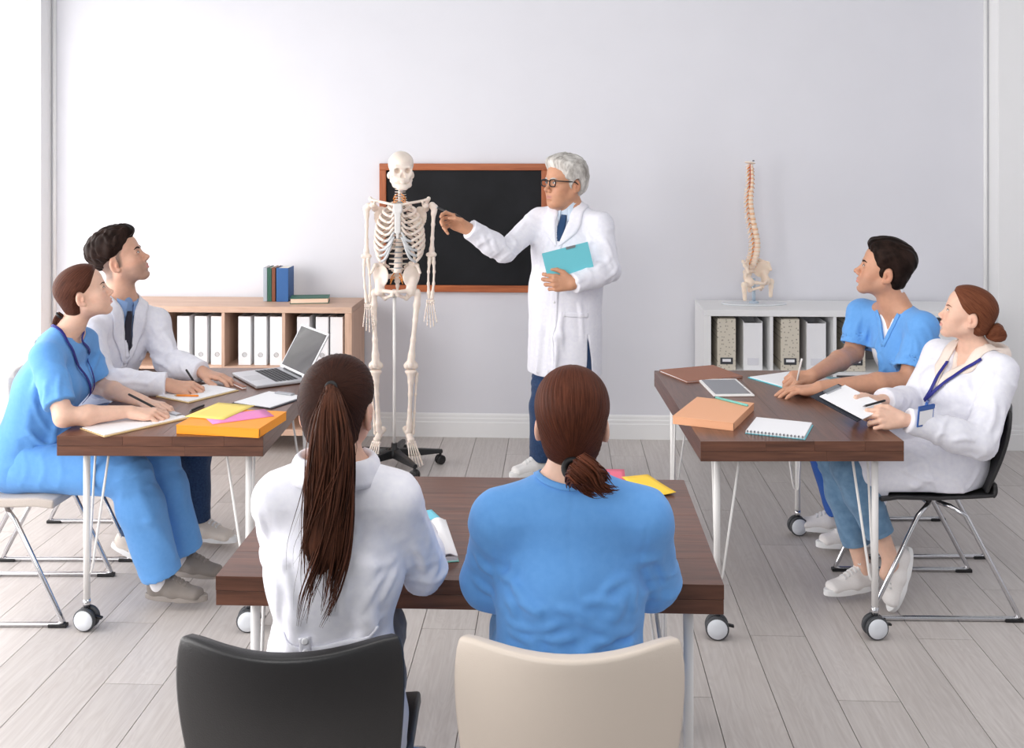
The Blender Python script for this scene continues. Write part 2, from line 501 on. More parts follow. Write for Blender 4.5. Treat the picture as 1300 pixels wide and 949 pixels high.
# window (left, outside the frame) and curtain
wf = MB()
for a, b in (((-3.40, -5.9, .25), (-3.33, -5.83, 2.75)), ((-3.40, -.37, .25), (-3.33, -.30, 2.75)), ((-3.40, -5.9, .25), (-3.33, -.3, .32)), ((-3.40, -5.9, 2.68), (-3.33, -.3, 2.75)), ((-3.40, -3.33, .3), (-3.33, -3.27, 2.7))):
    wf.b2(a, b)
room(wf.build('window_1', TRIMW))
CURT, _nt, _b = nodes('sheer_curtain')
_b.inputs['Base Color'].default_value = (.92, .91, .91, 1); _b.inputs['Roughness'].default_value = .9
_tr = _nt.nodes.new('ShaderNodeBsdfTranslucent'); _tr.inputs[0].default_value = (.95, .94, .94, 1); _mx = _nt.nodes.new('ShaderNodeMixShader'); _mx.inputs[0].default_value = .55
_nt.links.new(_b.outputs[0], _mx.inputs[1]); _nt.links.new(_tr.outputs[0], _mx.inputs[2]); 
_tp = _nt.nodes.new('ShaderNodeBsdfTransparent'); _m2 = _nt.nodes.new('ShaderNodeMixShader'); _m2.inputs[0].default_value = .5
_nt.links.new(_mx.outputs[0], _m2.inputs[1]); _nt.links.new(_tp.outputs[0], _m2.inputs[2]); _nt.links.new(_m2.outputs[0], _nt.nodes['Material Output'].inputs[0])
cm = MB()
def cfn(u, v):
    y = -.16-u*5.9
    return (-3.045+.022*math.sin(u*260)+.010*math.sin(u*573+v*2), y, .05+v*2.9)
cm.grid(cfn, 540, 6)
o = cm.build('curtain', CURT)
o.location = RO; o.rotation_euler = (0, 0, RTH)
tag(o, 'sheer white pleated curtain hanging at the left edge beside the window', 'curtain')

# floor: laminate planks, each its own piece
fb = MB().b2((-3.6, -6.3, -.06), (3.6, .15, -.008)).build('floor', mat('floor_joint', (100, 92, 88), .8)); room(fb)
def plank_mat():
    m, nt, b = nodes('laminate'); N = nt.nodes.new; L = nt.links.new
    tc = N('ShaderNodeTexCoord'); oi = N('ShaderNodeObjectInfo')
    ml = N('ShaderNodeMath'); ml.operation = 'MULTIPLY'; ml.inputs[1].default_value = 53.; L(oi.outputs['Random'], ml.inputs[0])
    ad = N('ShaderNodeVectorMath'); L(tc.outputs['Object'], ad.inputs[0]); L(ml.outputs[0], ad.inputs[1])
    mp = N('ShaderNodeMapping'); mp.inputs['Scale'].default_value = (9, 1.3, 9); L(ad.outputs[0], mp.inputs['Vector'])
    n = N('ShaderNodeTexNoise'); n.inputs['Scale'].default_value = 1.5; n.inputs['Detail'].default_value = 2; n.inputs['Distortion'].default_value = .8; L(mp.outputs[0], n.inputs['Vector'])
    # cathedral rings: sine of a stretched noise
    m2 = N('ShaderNodeMath'); m2.operation = 'MULTIPLY'; m2.inputs[1].default_value = 70.; L(n.outputs['Fac'], m2.inputs[0])
    sn = N('ShaderNodeMath'); sn.operation = 'SINE'; L(m2.outputs[0], sn.inputs[0])
    mr = N('ShaderNodeMapRange'); mr.inputs[1].default_value = -1; mr.inputs[2].default_value = 1; L(sn.outputs[0], mr.inputs[0])
    mp2 = N('ShaderNodeMapping'); mp2.inputs['Scale'].default_value = (90, 3, 90); L(ad.outputs[0], mp2.inputs['Vector'])
    f = N('ShaderNodeTexNoise'); f.inputs['Scale'].default_value = 1.; f.inputs['Detail'].default_value = 4; L(mp2.outputs[0], f.inputs['Vector'])
    mx = N('ShaderNodeMix'); mx.data_type = 'FLOAT'; mx.inputs[0].default_value = .86; L(mr.outputs[0], mx.inputs[2]); L(f.outputs['Fac'], mx.inputs[3])
    r = N('ShaderNodeValToRGB'); r.color_ramp.elements[0].position = .25; r.color_ramp.elements[1].position = .75
    r.color_ramp.elements[0].color = (*srgb((188, 180, 176)), 1); r.color_ramp.elements[1].color = (*srgb((206, 200, 196)), 1)
    L(mx.outputs[0], r.inputs[0])
    hs = N('ShaderNodeHueSaturation'); q = N('ShaderNodeMapRange'); q.inputs[3].default_value = .94; q.inputs[4].default_value = 1.05
    L(oi.outputs['Random'], q.inputs[0]); L(q.outputs[0], hs.inputs['Value']); L(r.outputs[0], hs.inputs['Color']); L(hs.outputs[0], b.inputs['Base Color'])
    b.inputs['Roughness'].default_value = .42
    bp = N('ShaderNodeBump'); bp.inputs['Strength'].default_value = .06; bp.inputs['Distance'].default_value = .002; L(mx.outputs[0], bp.inputs['Height']); L(bp.outputs[0], b.inputs['Normal'])
    return m
LAM = plank_mat()
PW, PL = .203, 1.35
pk = {}
for i in range(-16, 17):
    x0 = .1865+i*PW-PW
    y = -((i*.45+.37) % PL)
    ye = 0.
    while ye > -5.0:
        y0 = max(y, -5.0); ln = round(ye-y0, 3)
        if ln > .02:
            if ln not in pk:
                pl = MB().b2((0, 0, -.008), (PW-.0028, ln-.0028, 0)).build('plank', LAM); pk[ln] = pl.data
            else:
                pl = link(bpy.data.objects.new('plank', pk[ln]))
            pl.parent = fb; pl.location = (x0, y0, 0)
        ye = y0; y -= PL

# ------------------------------------------------------------------ blackboard
bb_ = empty('blackboard', R2W(0, 0, 0), RTH, 'black chalkboard in a reddish wooden frame behind the skeleton', 'blackboard')
BX0, BX1, BZ0, BZ1 = -.825, .225, .903, 1.700
RW_ = wood('board_frame_wood', (150, 76, 40), (188, 108, 64), 0, 1.2, .4); RWV = wood('board_frame_wood_v', (150, 76, 40), (188, 108, 64), 2, 1.2, .4)
MB().b2((BX0+.02, -.016, BZ0+.02), (BX1-.02, -.004, BZ1-.02)).build('writing_surface', mat('slate_black', (28, 29, 32), .6, spec=.2, noise=.25, nscale=6), bb_)
for z in (BZ0, BZ1-.042): MB().b2((BX0, -.034, z), (BX1, 0, z+.042)).build('frame_rail', RW_, bb_, bevel=.003)
for x in (BX0, BX1-.042): MB().b2((x, -.032, BZ0+.042), (x+.042, 0, BZ1-.042)).build('frame_stile', RWV, bb_, bevel=.003)

# ------------------------------------------------------------------ low shelving units, four by two compartments on short feet
def shelf_unit(name, x0, label, mH, mV, back, interior):
    t = empty(name, R2W(x0, -.43, 0), RTH, label, 'shelf')
    L_, D_, ZT, ZM, ZB, th = 1.512, .40, .865, .512, .11, .036
    MB().b2((0, 0, ZT-th), (L_, D_, ZT)).build('top_board', mH, t, bevel=.002)
    MB().b2((0, 0, ZB), (L_, D_, ZB+th)).build('bottom_board', mH, t, bevel=.002)
    for x in (0, L_-th-.006): MB().b2((x, 0, ZB+th), (x+th+.006, D_, ZT-th)).build('side_panel', mV, t, bevel=.002)
    for k in range(1, 4): MB().b2((k*.36+.027-.009+.0, 0.004, ZB+th), (k*.36+.027+.009, D_-.01, ZT-th)).build('divider', mV, t)
    for k in range(4):
        a = k*.36+(.042 if k == 0 else .036); b = (k+1)*.36+(.018 if k < 3 else .030)
        MB().b2((a, .006, ZM-.018), (b, D_-.01, ZM)).build('shelf_board', mH, t)
    MB().b2((.01, D_-.010, ZB), (L_-.01, D_-.002, ZT-.005)).build('back_panel', back, t)  # added grey panel: its colour stands in for the shaded wall behind open cells
    for x in (.06, L_-.06):
        for y in (.05, D_-.05): MB().lathe([(.018, 0), (.022, ZB)], (x, y, 0), 12).build('foot', interior, t)
    return t
OAKH = wood('pale_oak_h', (196, 160, 138), (222, 190, 168), 0, .9, .5); OAKV = wood('pale_oak_v', (190, 154, 132), (218, 184, 162), 2, .9, .5)
SHADE_FOOT_GREY = mat('grey_cell_shade_foot', (150, 142, 138), .7)  # shaded-wall tone for the cells, shared with the feet
SHL = shelf_unit('bookcase', -2.43, 'pale oak low bookcase with white binders behind the laptop table', OAKH, OAKV, SHADE_FOOT_GREY, SHADE_FOOT_GREY)
SHW = mat('white_laminate', (236, 236, 236), .4)
SHR = shelf_unit('bookcase', 1.125, 'white low bookcase carrying the spine model against the wall', SHW, SHW, mat('grey_cell_shade_pale', (150, 148, 150), .7), SHW)
BW = mat('binder_white', (240, 240, 242), .45)
def binder(parent_x, xc, z, label, group, wd=.074, ht=.288):
    """white lever-arch binder standing with its spine to the front (x in shelf coordinates)"""
    t = empty('binder', R2W(parent_x+xc, -.385, z), RTH, label, 'binder', group)
    dp = .28
    MB().b2((-wd/2, 0, 0), (wd/2, .006, ht)).build('spine', BW, t, bevel=.002)
    for s in (-1, 1): MB().b2((s*wd/2-.0015*s-.0015, .004, 0), (s*wd/2-.0015*s+.0015, dp, ht)).build('cover', BW, t)
    MB().b2((-wd/2+.006, .02, .006), (wd/2-.012, dp-.01, ht-.02)).build('pages', PAPER, t)
    ring = MB().tube([(math.cos(a)*.013, -.0012, .062+math.sin(a)*.013) for a in np.linspace(0, 2*PI, 17)[:-1]], .0022, 5, closed=True)
    ring.build('finger_ring', mat('ring_steel', (190, 190, 192), .3, .8), t)
    MB().lathe([(.011, 0), (.011, .0006)], (0, -.0002, .062), 14, rotm(PI/2)).build('finger_hole', mat('ring_hole', (200, 200, 202), .6), t)
    return t
names = ['leftmost', 'middle', 'rightmost']; cells = [None, 'second', 'third', 'fourth']
BXS = [(221.3, 237.5), (244.4, 260), (265.4, 281), (300.7, 316.6), (320.7, 337.6), (342, 357), (377, 391.7), (400, 417), (419.6, 434.7)]
LBL = ['white binder partly hidden behind the near forearm of the man in the tie', 'white binder in the middle of the trio over the tie man\'s hands', 'white binder nearest the divider on the right of the trio above the tie man\'s hands',
       'white binder on the left of the trio under the upright books', 'white binder in the middle of the trio under the upright books', 'white binder on the right of the trio under the upright books',
       'white binder seen behind the tilted laptop lid at its left', 'white binder just right of the laptop screen in the end compartment', 'white binder at the very right end of the oak bookcase']
for i, (a, b) in enumerate(BXS):
    Yb = 6.2+.02; xw = ((a+b)/2-CX)*Yb/FPX
    xl = (xw*math.cos(RTH)+(Yb-6.56)*math.sin(RTH))
    binder(0, xl, .5125, LBL[i], 'white binders in the oak bookcase')
SPECK = None
def speck_mat():
    m, nt, b = nodes('speckled_board'); N = nt.nodes.new; L = nt.links.new
    tc = N('ShaderNodeTexCoord'); mp = N('ShaderNodeMapping'); mp.inputs['Rotation'].default_value = (PI/2, 0, 0); L(tc.outputs['Object'], mp.inputs[0])
    v = N('ShaderNodeTexVoronoi'); v.voronoi_dimensions = '2D'; v.inputs['Scale'].default_value = 42; L(mp.outputs[0], v.inputs['Vector'])
    r = N('ShaderNodeValToRGB'); r.color_ramp.elements[0].position = .13; r.color_ramp.elements[1].position = .2
    r.color_ramp.elements[0].color = (*srgb((92, 80, 68)), 1); r.color_ramp.elements[1].color = (*srgb((214, 206, 190)), 1)
    L(v.outputs['Distance'], r.inputs[0])
    n = N('ShaderNodeTexNoise'); n.inputs['Scale'].default_value = 40; L(tc.outputs['Object'], n.inputs['Vector'])
    mx = N('ShaderNodeMix'); mx.data_type = 'RGBA'; L(n.outputs['Fac'], mx.inputs[0]); L(r.outputs[0], mx.inputs[6]); mx.inputs[7].default_value = (*srgb((214, 206, 190)), 1)
    L(mx.outputs[2], b.inputs['Base Color']); b.inputs['Roughness'].default_value = .7
    return m
SPECK = speck_mat()
def px_room(px, Y):
    xw = (px-CX)*Y/FPX; return xw*math.cos(RTH)+(Y-6.56)*math.sin(RTH)
def speckled(px, label):
    t = empty('box_file', R2W(px_room(px, 6.10), -.40, .5125), RTH, label, 'box file', 'speckled box files in the white bookcase')
    wd, ht, dp = .106, .298, .28
    MB().b2((-wd/2, 0, 0), (wd/2, dp, ht)).build('case', SPECK, t, bevel=.002)
    for s in (-1, 1):
        MB().prism([(0, 0), (.020, 0), (0, .020)] if s > 0 else [(0, 0), (0, .02), (-.02, 0)], .004, (-s*wd/2-s*.0006, .0012, ht), Matrix(((1, 0, 0), (0, 0, -1), (0, -1, 0))) if False else rotm(PI/2)@Matrix(((1, 0, 0), (0, -1, 0), (0, 0, -1)))).build('corner_guard', BLACKP, t)
    MB().b2((-.036, -.0045, .035), (.036, .0, .073)).build('label_holder', DARKP, t, bevel=.002)
    MB().b2((-.024, -.0062, .050), (.024, -.004, .066)).build('label_card', PAPER, t)
    return t
speckled(922.5, 'speckled beige box file with black corners at the left end of the white bookcase')
speckled(1002.5, 'speckled beige box file above the writing hand of the man in scrubs')
speckled(1085, 'speckled beige box file half hidden by the sleeve of the man in scrubs')
def magfile(px, label):
    t = empty('magazine_file', R2W(px_room(px, 6.10), -.39, .5125), RTH, label, 'file', 'white files in the white bookcase')
    wd, ht, dp = .106, .272, .26
    MB().b2((-wd/2, 0, 0), (wd/2, .004, ht)).build('front_panel', BW, t)
    for s in (-1, 1): MB().b2((s*wd/2-.002, .004, 0), (s*wd/2+.002, dp, ht+.008)).build('side_panel', BW, t)
    MB().b2((-wd/2, dp-.004, 0), (wd/2, dp, ht)).build('back_panel', BW, t)
    MB().b2((-wd/2+.004, .02, .004), (wd/2-.004, dp-.02, ht-.03)).build('pages', PAPER, t)
    MB().b2((-.032, -.003, .03), (.032, 0, .07)).build('label_pocket', mat('clear_pocket', (226, 226, 232), .2), t)
    return t
magfile(956.3, 'white file with a clear label pocket beside the leftmost speckled box file')
magfile(1036, 'plain white file right of the white pen in the scrubs man\'s hand')
magfile(1200, 'white file behind the face of the woman with the bun')
# books on the oak bookcase
def book(px, Yp, th, ht, dp, col, label, pages=(236, 228, 214)):
    t = empty('book', R2W(px_room(px, Yp), Yp-6.56+.0, .8655), RTH, label, 'book', 'upright books on the oak bookcase')
    c = mat('cover_%d_%d_%d' % col, col, .5)
    MB().b2((-th/2, 0, 0), (th/2, .004, ht)).build('spine', c, t, bevel=.0015)
    for s in (-1, 1): MB().b2((s*(th/2-.0015)-.0015, .003, 0), (s*(th/2-.0015)+.0015, dp, ht)).build('cover', c, t)
    MB().b2((-th/2+.003, .004, .003), (th/2-.003, dp-.004, ht-.004)).build('pages', mat('book_pages', pages, .8), t)
book(332.6, 6.34, .024, .205, .135, (168, 176, 186), 'thin grey book at the left end of the upright books')
book(338.2, 6.335, .026, .203, .14, (30, 84, 66), 'dark green upright book between the grey and the brown one')
book(343.6, 6.335, .021, .205, .14, (122, 64, 36), 'brown upright book squeezed between green and blue ones')
book(354.9, 6.33, .073, .204, .135, (40, 92, 152), 'thick blue book at the right end of the upright books')
t = empty('book', R2W(px_room(391, 6.33), 6.33-6.56, .8655), RTH+.16, 'green covered book lying flat with cream pages outward', 'book')
gc = mat('cover_flat_green', (36, 98, 80), .5)
for z in (0, .030): MB().b2((-.115, -.072, z), (.115, .072, z+.004)).build('cover', gc, t, bevel=.001)
MB().b2((-.112, .066, 0), (.112, .073, .034)).build('spine', gc, t)
MB().b2((-.110, -.068, .004), (.110, .066, .030)).build('pages', mat('book_pages_warm', (242, 214, 192), .8, bump=.2, bscale=120, stretch=(.05, 1, 6)), t)
# ------------------------------------------------------------------ tables: laminated boards on white hairpin legs with casters
TBX = wood('table_wood_x', (78, 51, 41), (120, 80, 63), 0, 1.0, .28, .45); TBY = wood('table_wood_y', (78, 51, 41), (120, 80, 63), 1, 1.0, .28, .45)
CAPW = mat('caster_cap', (226, 230, 236), .4)
def caster(parent, x, y, rz):
    t = empty('caster', (x, y, 0), rz); t.parent = parent
    for s in (-1, 1):
        MB().lathe([(.028, -.010), (.040, -.009), (.043, -.004), (.043, .004), (.040, .009), (.028, .010)], (0, s*.017, .043), 24, rotm(PI/2)).build('wheel', DARKP, t)
        MB().lathe([(.037, -.001), (.036, .0015), (.01, .0025)], (0, s*.027, .043), 24, rotm(s*-PI/2)).build('hub_cap', CAPW, t)
    MB().lathe([(.008, .04), (.008, .085), (.014, .086), (.014, .115)], (0, 0, 0), 10).build('stem', CHROME, t)
    MB().box((.045, 0, .050), (.034, .016, .008), rotm(0, .2)).build('brake_pedal', BLACKP, t, bevel=.002)
    return t
def table(loc, rz, w_, d_, label, along, nb=5):
    """top centred on loc, local x width w_, y depth d_"""
    t = empty('table', (loc[0], loc[1], 0), rz, label, 'table', 'wooden tables on casters')
    H, th = .745, .072
    m = TBX if along == 'x' else TBY
    dd = d_ if along == 'x' else d_-.05
    for k in range(nb):
        for (z0, z1, g) in ((H-th*.5, H, 0), (H-th, H-th*.5-.0008, .0006)):
            if along == 'x':
                a = -dd/2+dd*k/nb; b = a+dd/nb
                MB().b2((-w_/2+g, a+.0001+(g if k == 0 else 0), z0), (w_/2-g, b-.0001-(g if k == nb-1 else 0), z1)).build('board', m, t, bevel=.0007, seg=1)
            else:
                a = -w_/2+w_*k/nb; b = a+w_/nb
                MB().b2((a+.0001+(g if k == 0 else 0), -dd/2+g, z0), (b-.0001-(g if k == nb-1 else 0), dd/2-g, z1)).build('board', m, t, bevel=.0005, seg=1)
    if along == 'y':            # cross-grain strips close both short ends
        for sy in (-1, 1):
            for (z0, z1, js) in ((H-th*.5, H, (-.5, -.18, .06, .31, .5)), (H-th, H-th*.5-.0006, (-.5, .12, .5))):
                for i in range(len(js)-1):
                    y0, y1 = sorted((sy*dd/2, sy*d_/2))
                    MB().b2((js[i]*w_+.0001, y0+.0001, z0), (js[i+1]*w_-.0001, y1, z1)).build('edge_strip', TBX, t, bevel=.0007, seg=1)
    zb = H-th
    for sx in (-1, 1):
        for sy in (-1, 1):
            x = sx*(w_/2-.075); y = sy*(d_/2-.085)
            mb = MB().tube([(x, y, .10), (x, y, zb-.002)], .0125, 12)
            for (ox, oy) in ((-sx*.085, 0.0), (0.0, -sy*.085)):
                mb.tube([(x+ox, y+oy, zb-.002), (x+ox*.25, y+oy*.25, .235), (x+ox*.18, y+oy*.18, .215), (x+ox*.05, y+oy*.05, .208)], .0048, 8)
            mb.b2((x-sx*.105 if sx > 0 else x-.02, y-sy*.105 if sy > 0 else y-.02, zb-.005), (x+.02 if sx > 0 else x+.105, y+.02 if sy > 0 else y+.105, zb-.0005))
            mb.build('leg', WHITE_METAL, t)
            caster(t, x, y, -.12 if sx < 0 else .1)
    return t
TL = table((-1.279, 4.455), -.012, .757, 1.20, 'wooden table on casters under the laptop and the orange folder', 'y', 4)
TR = table((1.0405, 4.393), .004, .731, 1.205, 'wooden table on casters under the tablet and spiral notebook', 'y', 4)
TF = table((-.092, 2.975), -.0425, 1.243, .805, 'wooden table on casters in front of the two women seen from behind', 'x', 5)

# ------------------------------------------------------------------ sled-base chairs (local +x is where the sitter looks)
def chair(loc, rz, mseat, mback, label, group=None, bw=.43, bh=.83, lean=.10, shell_=False, topc=0., wrap=.06):
    t = empty('chair', (loc[0], loc[1], 0), rz, label, 'chair', group)
    sw = .44
    def seat_fn(u, v):
        y = (v-.5)*sw*(1-.10*(1-u)**2 if u < .5 else 1); x = -.215+.445*u
        z = .452-.018*math.sin(PI*u)*math.cos((v-.5)*2.6)+(.012*abs(v-.5)*2)**1-.02*max(0, u-.85)*4
        return (x, y, z)
    MB().grid(seat_fn, 14, 12).build('seat', mseat, t, solid=.034 if not shell_ else .014, bevel=.008 if not shell_ else .004)
    def back_fn(u, v):
        a = (v-.5)*2; wdt = bw*(1-.12*(1-u)**2)-(.03*u**8)
        y = a*wdt/2; z = .47+(bh-.47)*u-.010*(abs(a)**8)*u**6+topc*(a*a-.6)*u**5
        x = -.205-lean*u**1.2-.035*math.sin(PI*min(1, u*.8))+wrap*a*a*(.35+.65*u)
        return (x, y, z)
    MB().grid(back_fn, 14, 14).build('backrest', mback, t, solid=.034 if not shell_ else .014, bevel=.009 if not shell_ else .004)
    if shell_:
        def cur(u, v):
            a = (v-.5)*2; th_ = PI/2*u; y = a*(.198*(1-u)+.192*u)
            return (-.205-.03*math.sin(th_)+(.021*a*a)*u, y, .452+.004+.075*(1-math.cos(th_))*.6+.006*abs(a))
        MB().grid(cur, 6, 12).build('shell_curve', mback, t, solid=.014)
    for s in (-1, 1):
        y = s*.235
        pts = [(.02, s*.15, .425), (.05, s*.20, .425), (.095, y, .40), (.262, y, .045), (.275, y, .018), (.255, y, .010), (.0, y, .010), (-.265, y, .010), (-.285, y, .018), (-.272, y, .045), (-.085, y, .40), (-.04, s*.20, .425), (-.01, s*.15, .425)]
        MB().tube(pts, .0095, 10).build('leg_frame', CHROME, t)
        for x in (.255, -.265): MB().b2((x-.035, y-.013, 0), (x+.035, y+.013, .014)).build('foot_pad', BLACKP, t, bevel=.003)
    MB().tube([(.03, -.16, .423), (.03, .16, .423)], .009, 8).tube([(-.02, -.16, .423), (-.02, .16, .423)], .009, 8).build('cross_bar', CHROME, t)
    return t
BEIGE_F = mat('beige_fabric', (196, 186, 178), .85, noise=.05, nscale=300, bump=.15, bscale=500, sheen=.2)
GREY_F = mat('grey_fabric', (196, 194, 192), .85, noise=.05, nscale=300, bump=.15, bscale=500)
BLK_L = mat('black_leather', (44, 43, 44), .38, bump=.12, bscale=320)
CRM_L = mat('cream_leather', (226, 212, 198), .42, bump=.1, bscale=320)
CH_LW = chair((-1.96, 4.20), .0, BEIGE_F, GREY_F, 'beige fabric chair with a chrome sled base under the woman in blue at left', bh=.86)
CH_LM = chair((-1.93, 4.83), .0, BEIGE_F, GREY_F, 'sled-base chair mostly hidden under the man in shirt and tie', bh=.80)
CH_RW = chair((1.645, 4.25), PI-.02, BLK_L, BLK_L, 'black shell chair with a chrome sled base under the woman with the bun', shell_=True, bh=.80)
CH_RM = chair((1.79, 4.86), PI, BLK_L, BLK_L, 'sled-base chair mostly hidden under the man in blue V-neck scrubs', shell_=True, bh=.80)
CH_F1 = chair((-.443, 2.36), PI/2, BLK_L, BLK_L, 'black leather chair of the woman with the long ponytail', lean=.085, bw=.455, bh=.825, topc=.018, wrap=.075)
CH_F2 = chair((.119, 2.345), PI/2-.02, CRM_L, CRM_L, 'cream leather chair of the woman with the low ponytail', lean=.085, bw=.455, bh=.829, topc=.018, wrap=.075)

# ------------------------------------------------------------------ things on the tables
def quad_z(px4, z=.745):
    """four photo corners on a table top -> centre, rotation, size"""
    P = [T(x, y, z) for x, y in px4]
    c = sum(P, Vector())/4
    e1 = (P[1]-P[0]+P[2]-P[3])/2; e2 = (P[3]-P[0]+P[2]-P[1])/2
    a = math.atan2(e1.y, e1.x)
    return c, a, e1.length, e2.length*abs(math.sin(math.atan2(e2.y, e2.x)-a))
def sheet(name, px4, col, label, cat, z=.745, th=.0012, curl=0., group=None):
    c, a, w_, d_ = quad_z(px4, z)
    mb = MB()
    o = mb.grid(lambda u, v: ((u-.5)*w_, (v-.5)*d_, th+curl*(u*u*v*v)), 6, 6).build(name, col, solid=th)
    o.location = (c.x, c.y, z); o.rotation_euler = (0, 0, a)
    return tag(o, label, cat, group)
YEL = mat('yellow_paper', (250, 224, 122), .7); PNK = mat('pink_paper', (236, 142, 198), .7); ROSE = mat('rose_paper', (226, 110, 134), .7); AMB = mat('amber_paper', (250, 206, 66), .7)
TEAL = mat('teal_plastic', (112, 200, 212), .45); ORG = mat('orange_card', (252, 158, 28), .5); TAN = mat('tan_card', (238, 176, 136), .6); BRN = mat('brown_card', (158, 106, 84), .6)
KRAFT = mat('kraft_board', (206, 178, 130), .6); INK = mat('dark_ink', (40, 42, 52), .5); STEEL = mat('steel', (180, 182, 186), .3, 1.0)
def boxfile(name, px3, h, m, label, cat, z=.745):
    """flat card box from three bottom corners: left-front, right-front, right-back"""
    A, B, C_ = [T(x, y, z) for x, y in px3]
    u = B-A; w_ = u.length; a = math.atan2(u.y, u.x); d_ = abs((C_-B).dot(Vector((-math.sin(a), math.cos(a), 0))))
    t = empty(name, (A+B)/2, a, label, cat); t.location.z = z
    MB().b2((-w_/2, 0, 0), (w_/2, d_, h-.002)).build('tray', m, t, bevel=.0015)
    MB().b2((-w_/2-.001, -.001, h-.004), (w_/2+.001, d_+.001, h)).build('lid', m, t, bevel=.001)
    MB().b2((w_/2-.0003, .006, .003), (w_/2+.0004, .010, h-.005)).build('tuck_slot', INK, t)
    return t, a, w_, d_
def clip_board(px4, board, label, z=.745, pages=True, clip=True, th=.004, clipside=3):
    c, a, w_, d_ = quad_z(px4, z)
    t = empty('clipboard', c, a, label, 'clipboard'); t.location.z = z
    MB().b2((-w_/2, -d_/2, 0), (w_/2, d_/2, th)).build('board', board, t, bevel=.001)
    if pages: MB().b2((-w_/2+.008, -d_/2+.006, th), (w_/2-.012, d_/2-.006, th+.003)).build('paper', PAPER, t)
    if clip:
        m2 = MB(); ex = {1: (w_/2-.02, 0), 3: (0, d_/2-.02)}[clipside]
        m2.box((ex[0], ex[1], th+.006), (.025, .09, .008) if clipside == 1 else (.09, .025, .008))
        m2.build('clip', STEEL, t, bevel=.002)
    return t
def pen(a, b, r, m, label, tipm=None, cat='pen', name='pen', group=None):
    a = Vector(a); b = Vector(b); t = empty(name, (a+b)/2, 0, label, cat, group); d = (b-a); L_ = d.length; d.normalize(); o = -(d*L_/2)
    MB().tube([o+d*.012, o+d*(L_-.004), o+d*L_], [r, r, r*.7], 10).build('barrel', m, t)
    MB().tube([o, o+d*.004, o+d*.012], [r*.15, r*.45, r], 10).build('tip', tipm or STEEL, t)
    return t
# left table
clip_board([(110, 547), (138, 557.5), (236, 529), (200, 519)], KRAFT, 'kraft clipboard with blank paper under the hands of the woman in blue')
t, aO, wO, dO = boxfile('folder_box', [(223.8, 550.5), (328.5, 556), (361, 533)], .034, ORG, 'bright orange flat card folder on the corner of the laptop table', 'folder')
sheet('paper', [(262, 533), (274.5, 541.4), (343, 525.7), (332, 516)], PNK, 'pink sheet lying on the orange folder under the yellow one', 'paper', .779)
sheet('envelope', [(235, 529.3), (289.6, 533), (318, 514.8), (277, 510.7)], YEL, 'yellow paper lying on top of the orange folder', 'paper', .7808)
clip_board([(297, 513), (351, 520), (384, 504), (338, 497)], INK, 'clipboard with white paper between the laptop and the orange folder', clipside=3)
# notebook of the man with the tie
clip_board([(206, 505), (244, 513), (299, 495), (254, 487)], KRAFT, 'open kraft notebook under the hands of the man in the tie', clip=False)
pen(T(221, 501.5, .757), T(252, 502, .757), .0042, mat('orange_paint', (240, 140, 40), .4), 'orange pencil lying on the tie man\'s notebook', KRAFT, 'pencil', 'pencil')
pen(T(240, 522, .7505), T(259, 514, .7505), .0045, BLACKP, 'black pen on the dark wood between notebook and orange folder')
# laptop
LA, LB, LC_, LD = T(303, 476), T(314, 495.8), T(382.7, 487.4), T(366, 468)
lc = (LA+LB+LC_+LD)/4; ldir = ((LC_-LB)+(LD-LA))/2; la = math.atan2(ldir.y, ldir.x)
lt = empty('laptop', lc, la, 'open silver laptop with tilted dark screen on the left wooden table', 'laptop'); lt.location.z = .7455
ALU = mat('aluminium', (206, 207, 210), .35, .7)
lw, ldp = .325, .235
MB().b2((-ldp/2, -lw/2, .002), (ldp/2, lw/2, .016)).build('base', ALU, lt, bevel=.003)
kb = MB().b2((-.022, -lw/2+.02, .0158), (.088, lw/2-.02, .0165)).build('keyboard', ALU, lt)
km = None; KEY = mat('key_black', (40, 40, 44), .5)
for r_ in range(6):
    xs = -.018+r_*.0178
    if r_ == 0: cols = [(-.135, -.119), (-.117, -.101), (-.099, -.083), (-.081, .045), (.047, .063), (.065, .081), (.083, .099), (.101, .135)]
    else: cols = [(-.137+k*.0195+(r_ % 3)*.0015, -.137+k*.0195+.0152+(r_ % 3)*.0015) for k in range(14)]
    for (y0, y1) in cols:
        MB().b2((xs, y0, .0164), (xs+.0136, y1, .0182)).build('key', KEY, kb)
MB().b2((-.105, -.052, .0158), (-.032, .052, .0163)).build('trackpad', mat('trackpad', (188, 189, 192), .3, .6), lt)
sc_ = empty('screen', (ldp/2-.004, 0, .016), 0); sc_.parent = lt; sc_.rotation_euler = (0, math.radians(30), 0)
MB().b2((-.003, -lw/2, 0), (.004, lw/2, .222)).build('lid', ALU, sc_, bevel=.002)
MB().b2((-.0042, -lw/2+.012, .016), (-.0028, lw/2-.012, .212)).build('display', mat('screen_glass', (20, 20, 24), .06, spec=.8), sc_)
MB().tube([(ldp/2-.003, -.11, .017), (ldp/2-.003, .11, .017)], .006, 10).build('hinge', DARKP, lt)
n2 = empty('notebook', T(306.5, 490), la+.06, 'small brown notebook sticking out beside the laptop', 'notebook'); n2.location.z = .745
n2.location += Vector((-.012, -.004, 0))
MB().b2((-.012, -.07, 0), (.008, .10, .003)).b2((-.012, -.07, .009), (.008, .10, .012)).build('cover', BRN, n2); MB().b2((-.010, -.068, .003), (.006, .098, .009)).build('pages', PAPER, n2)
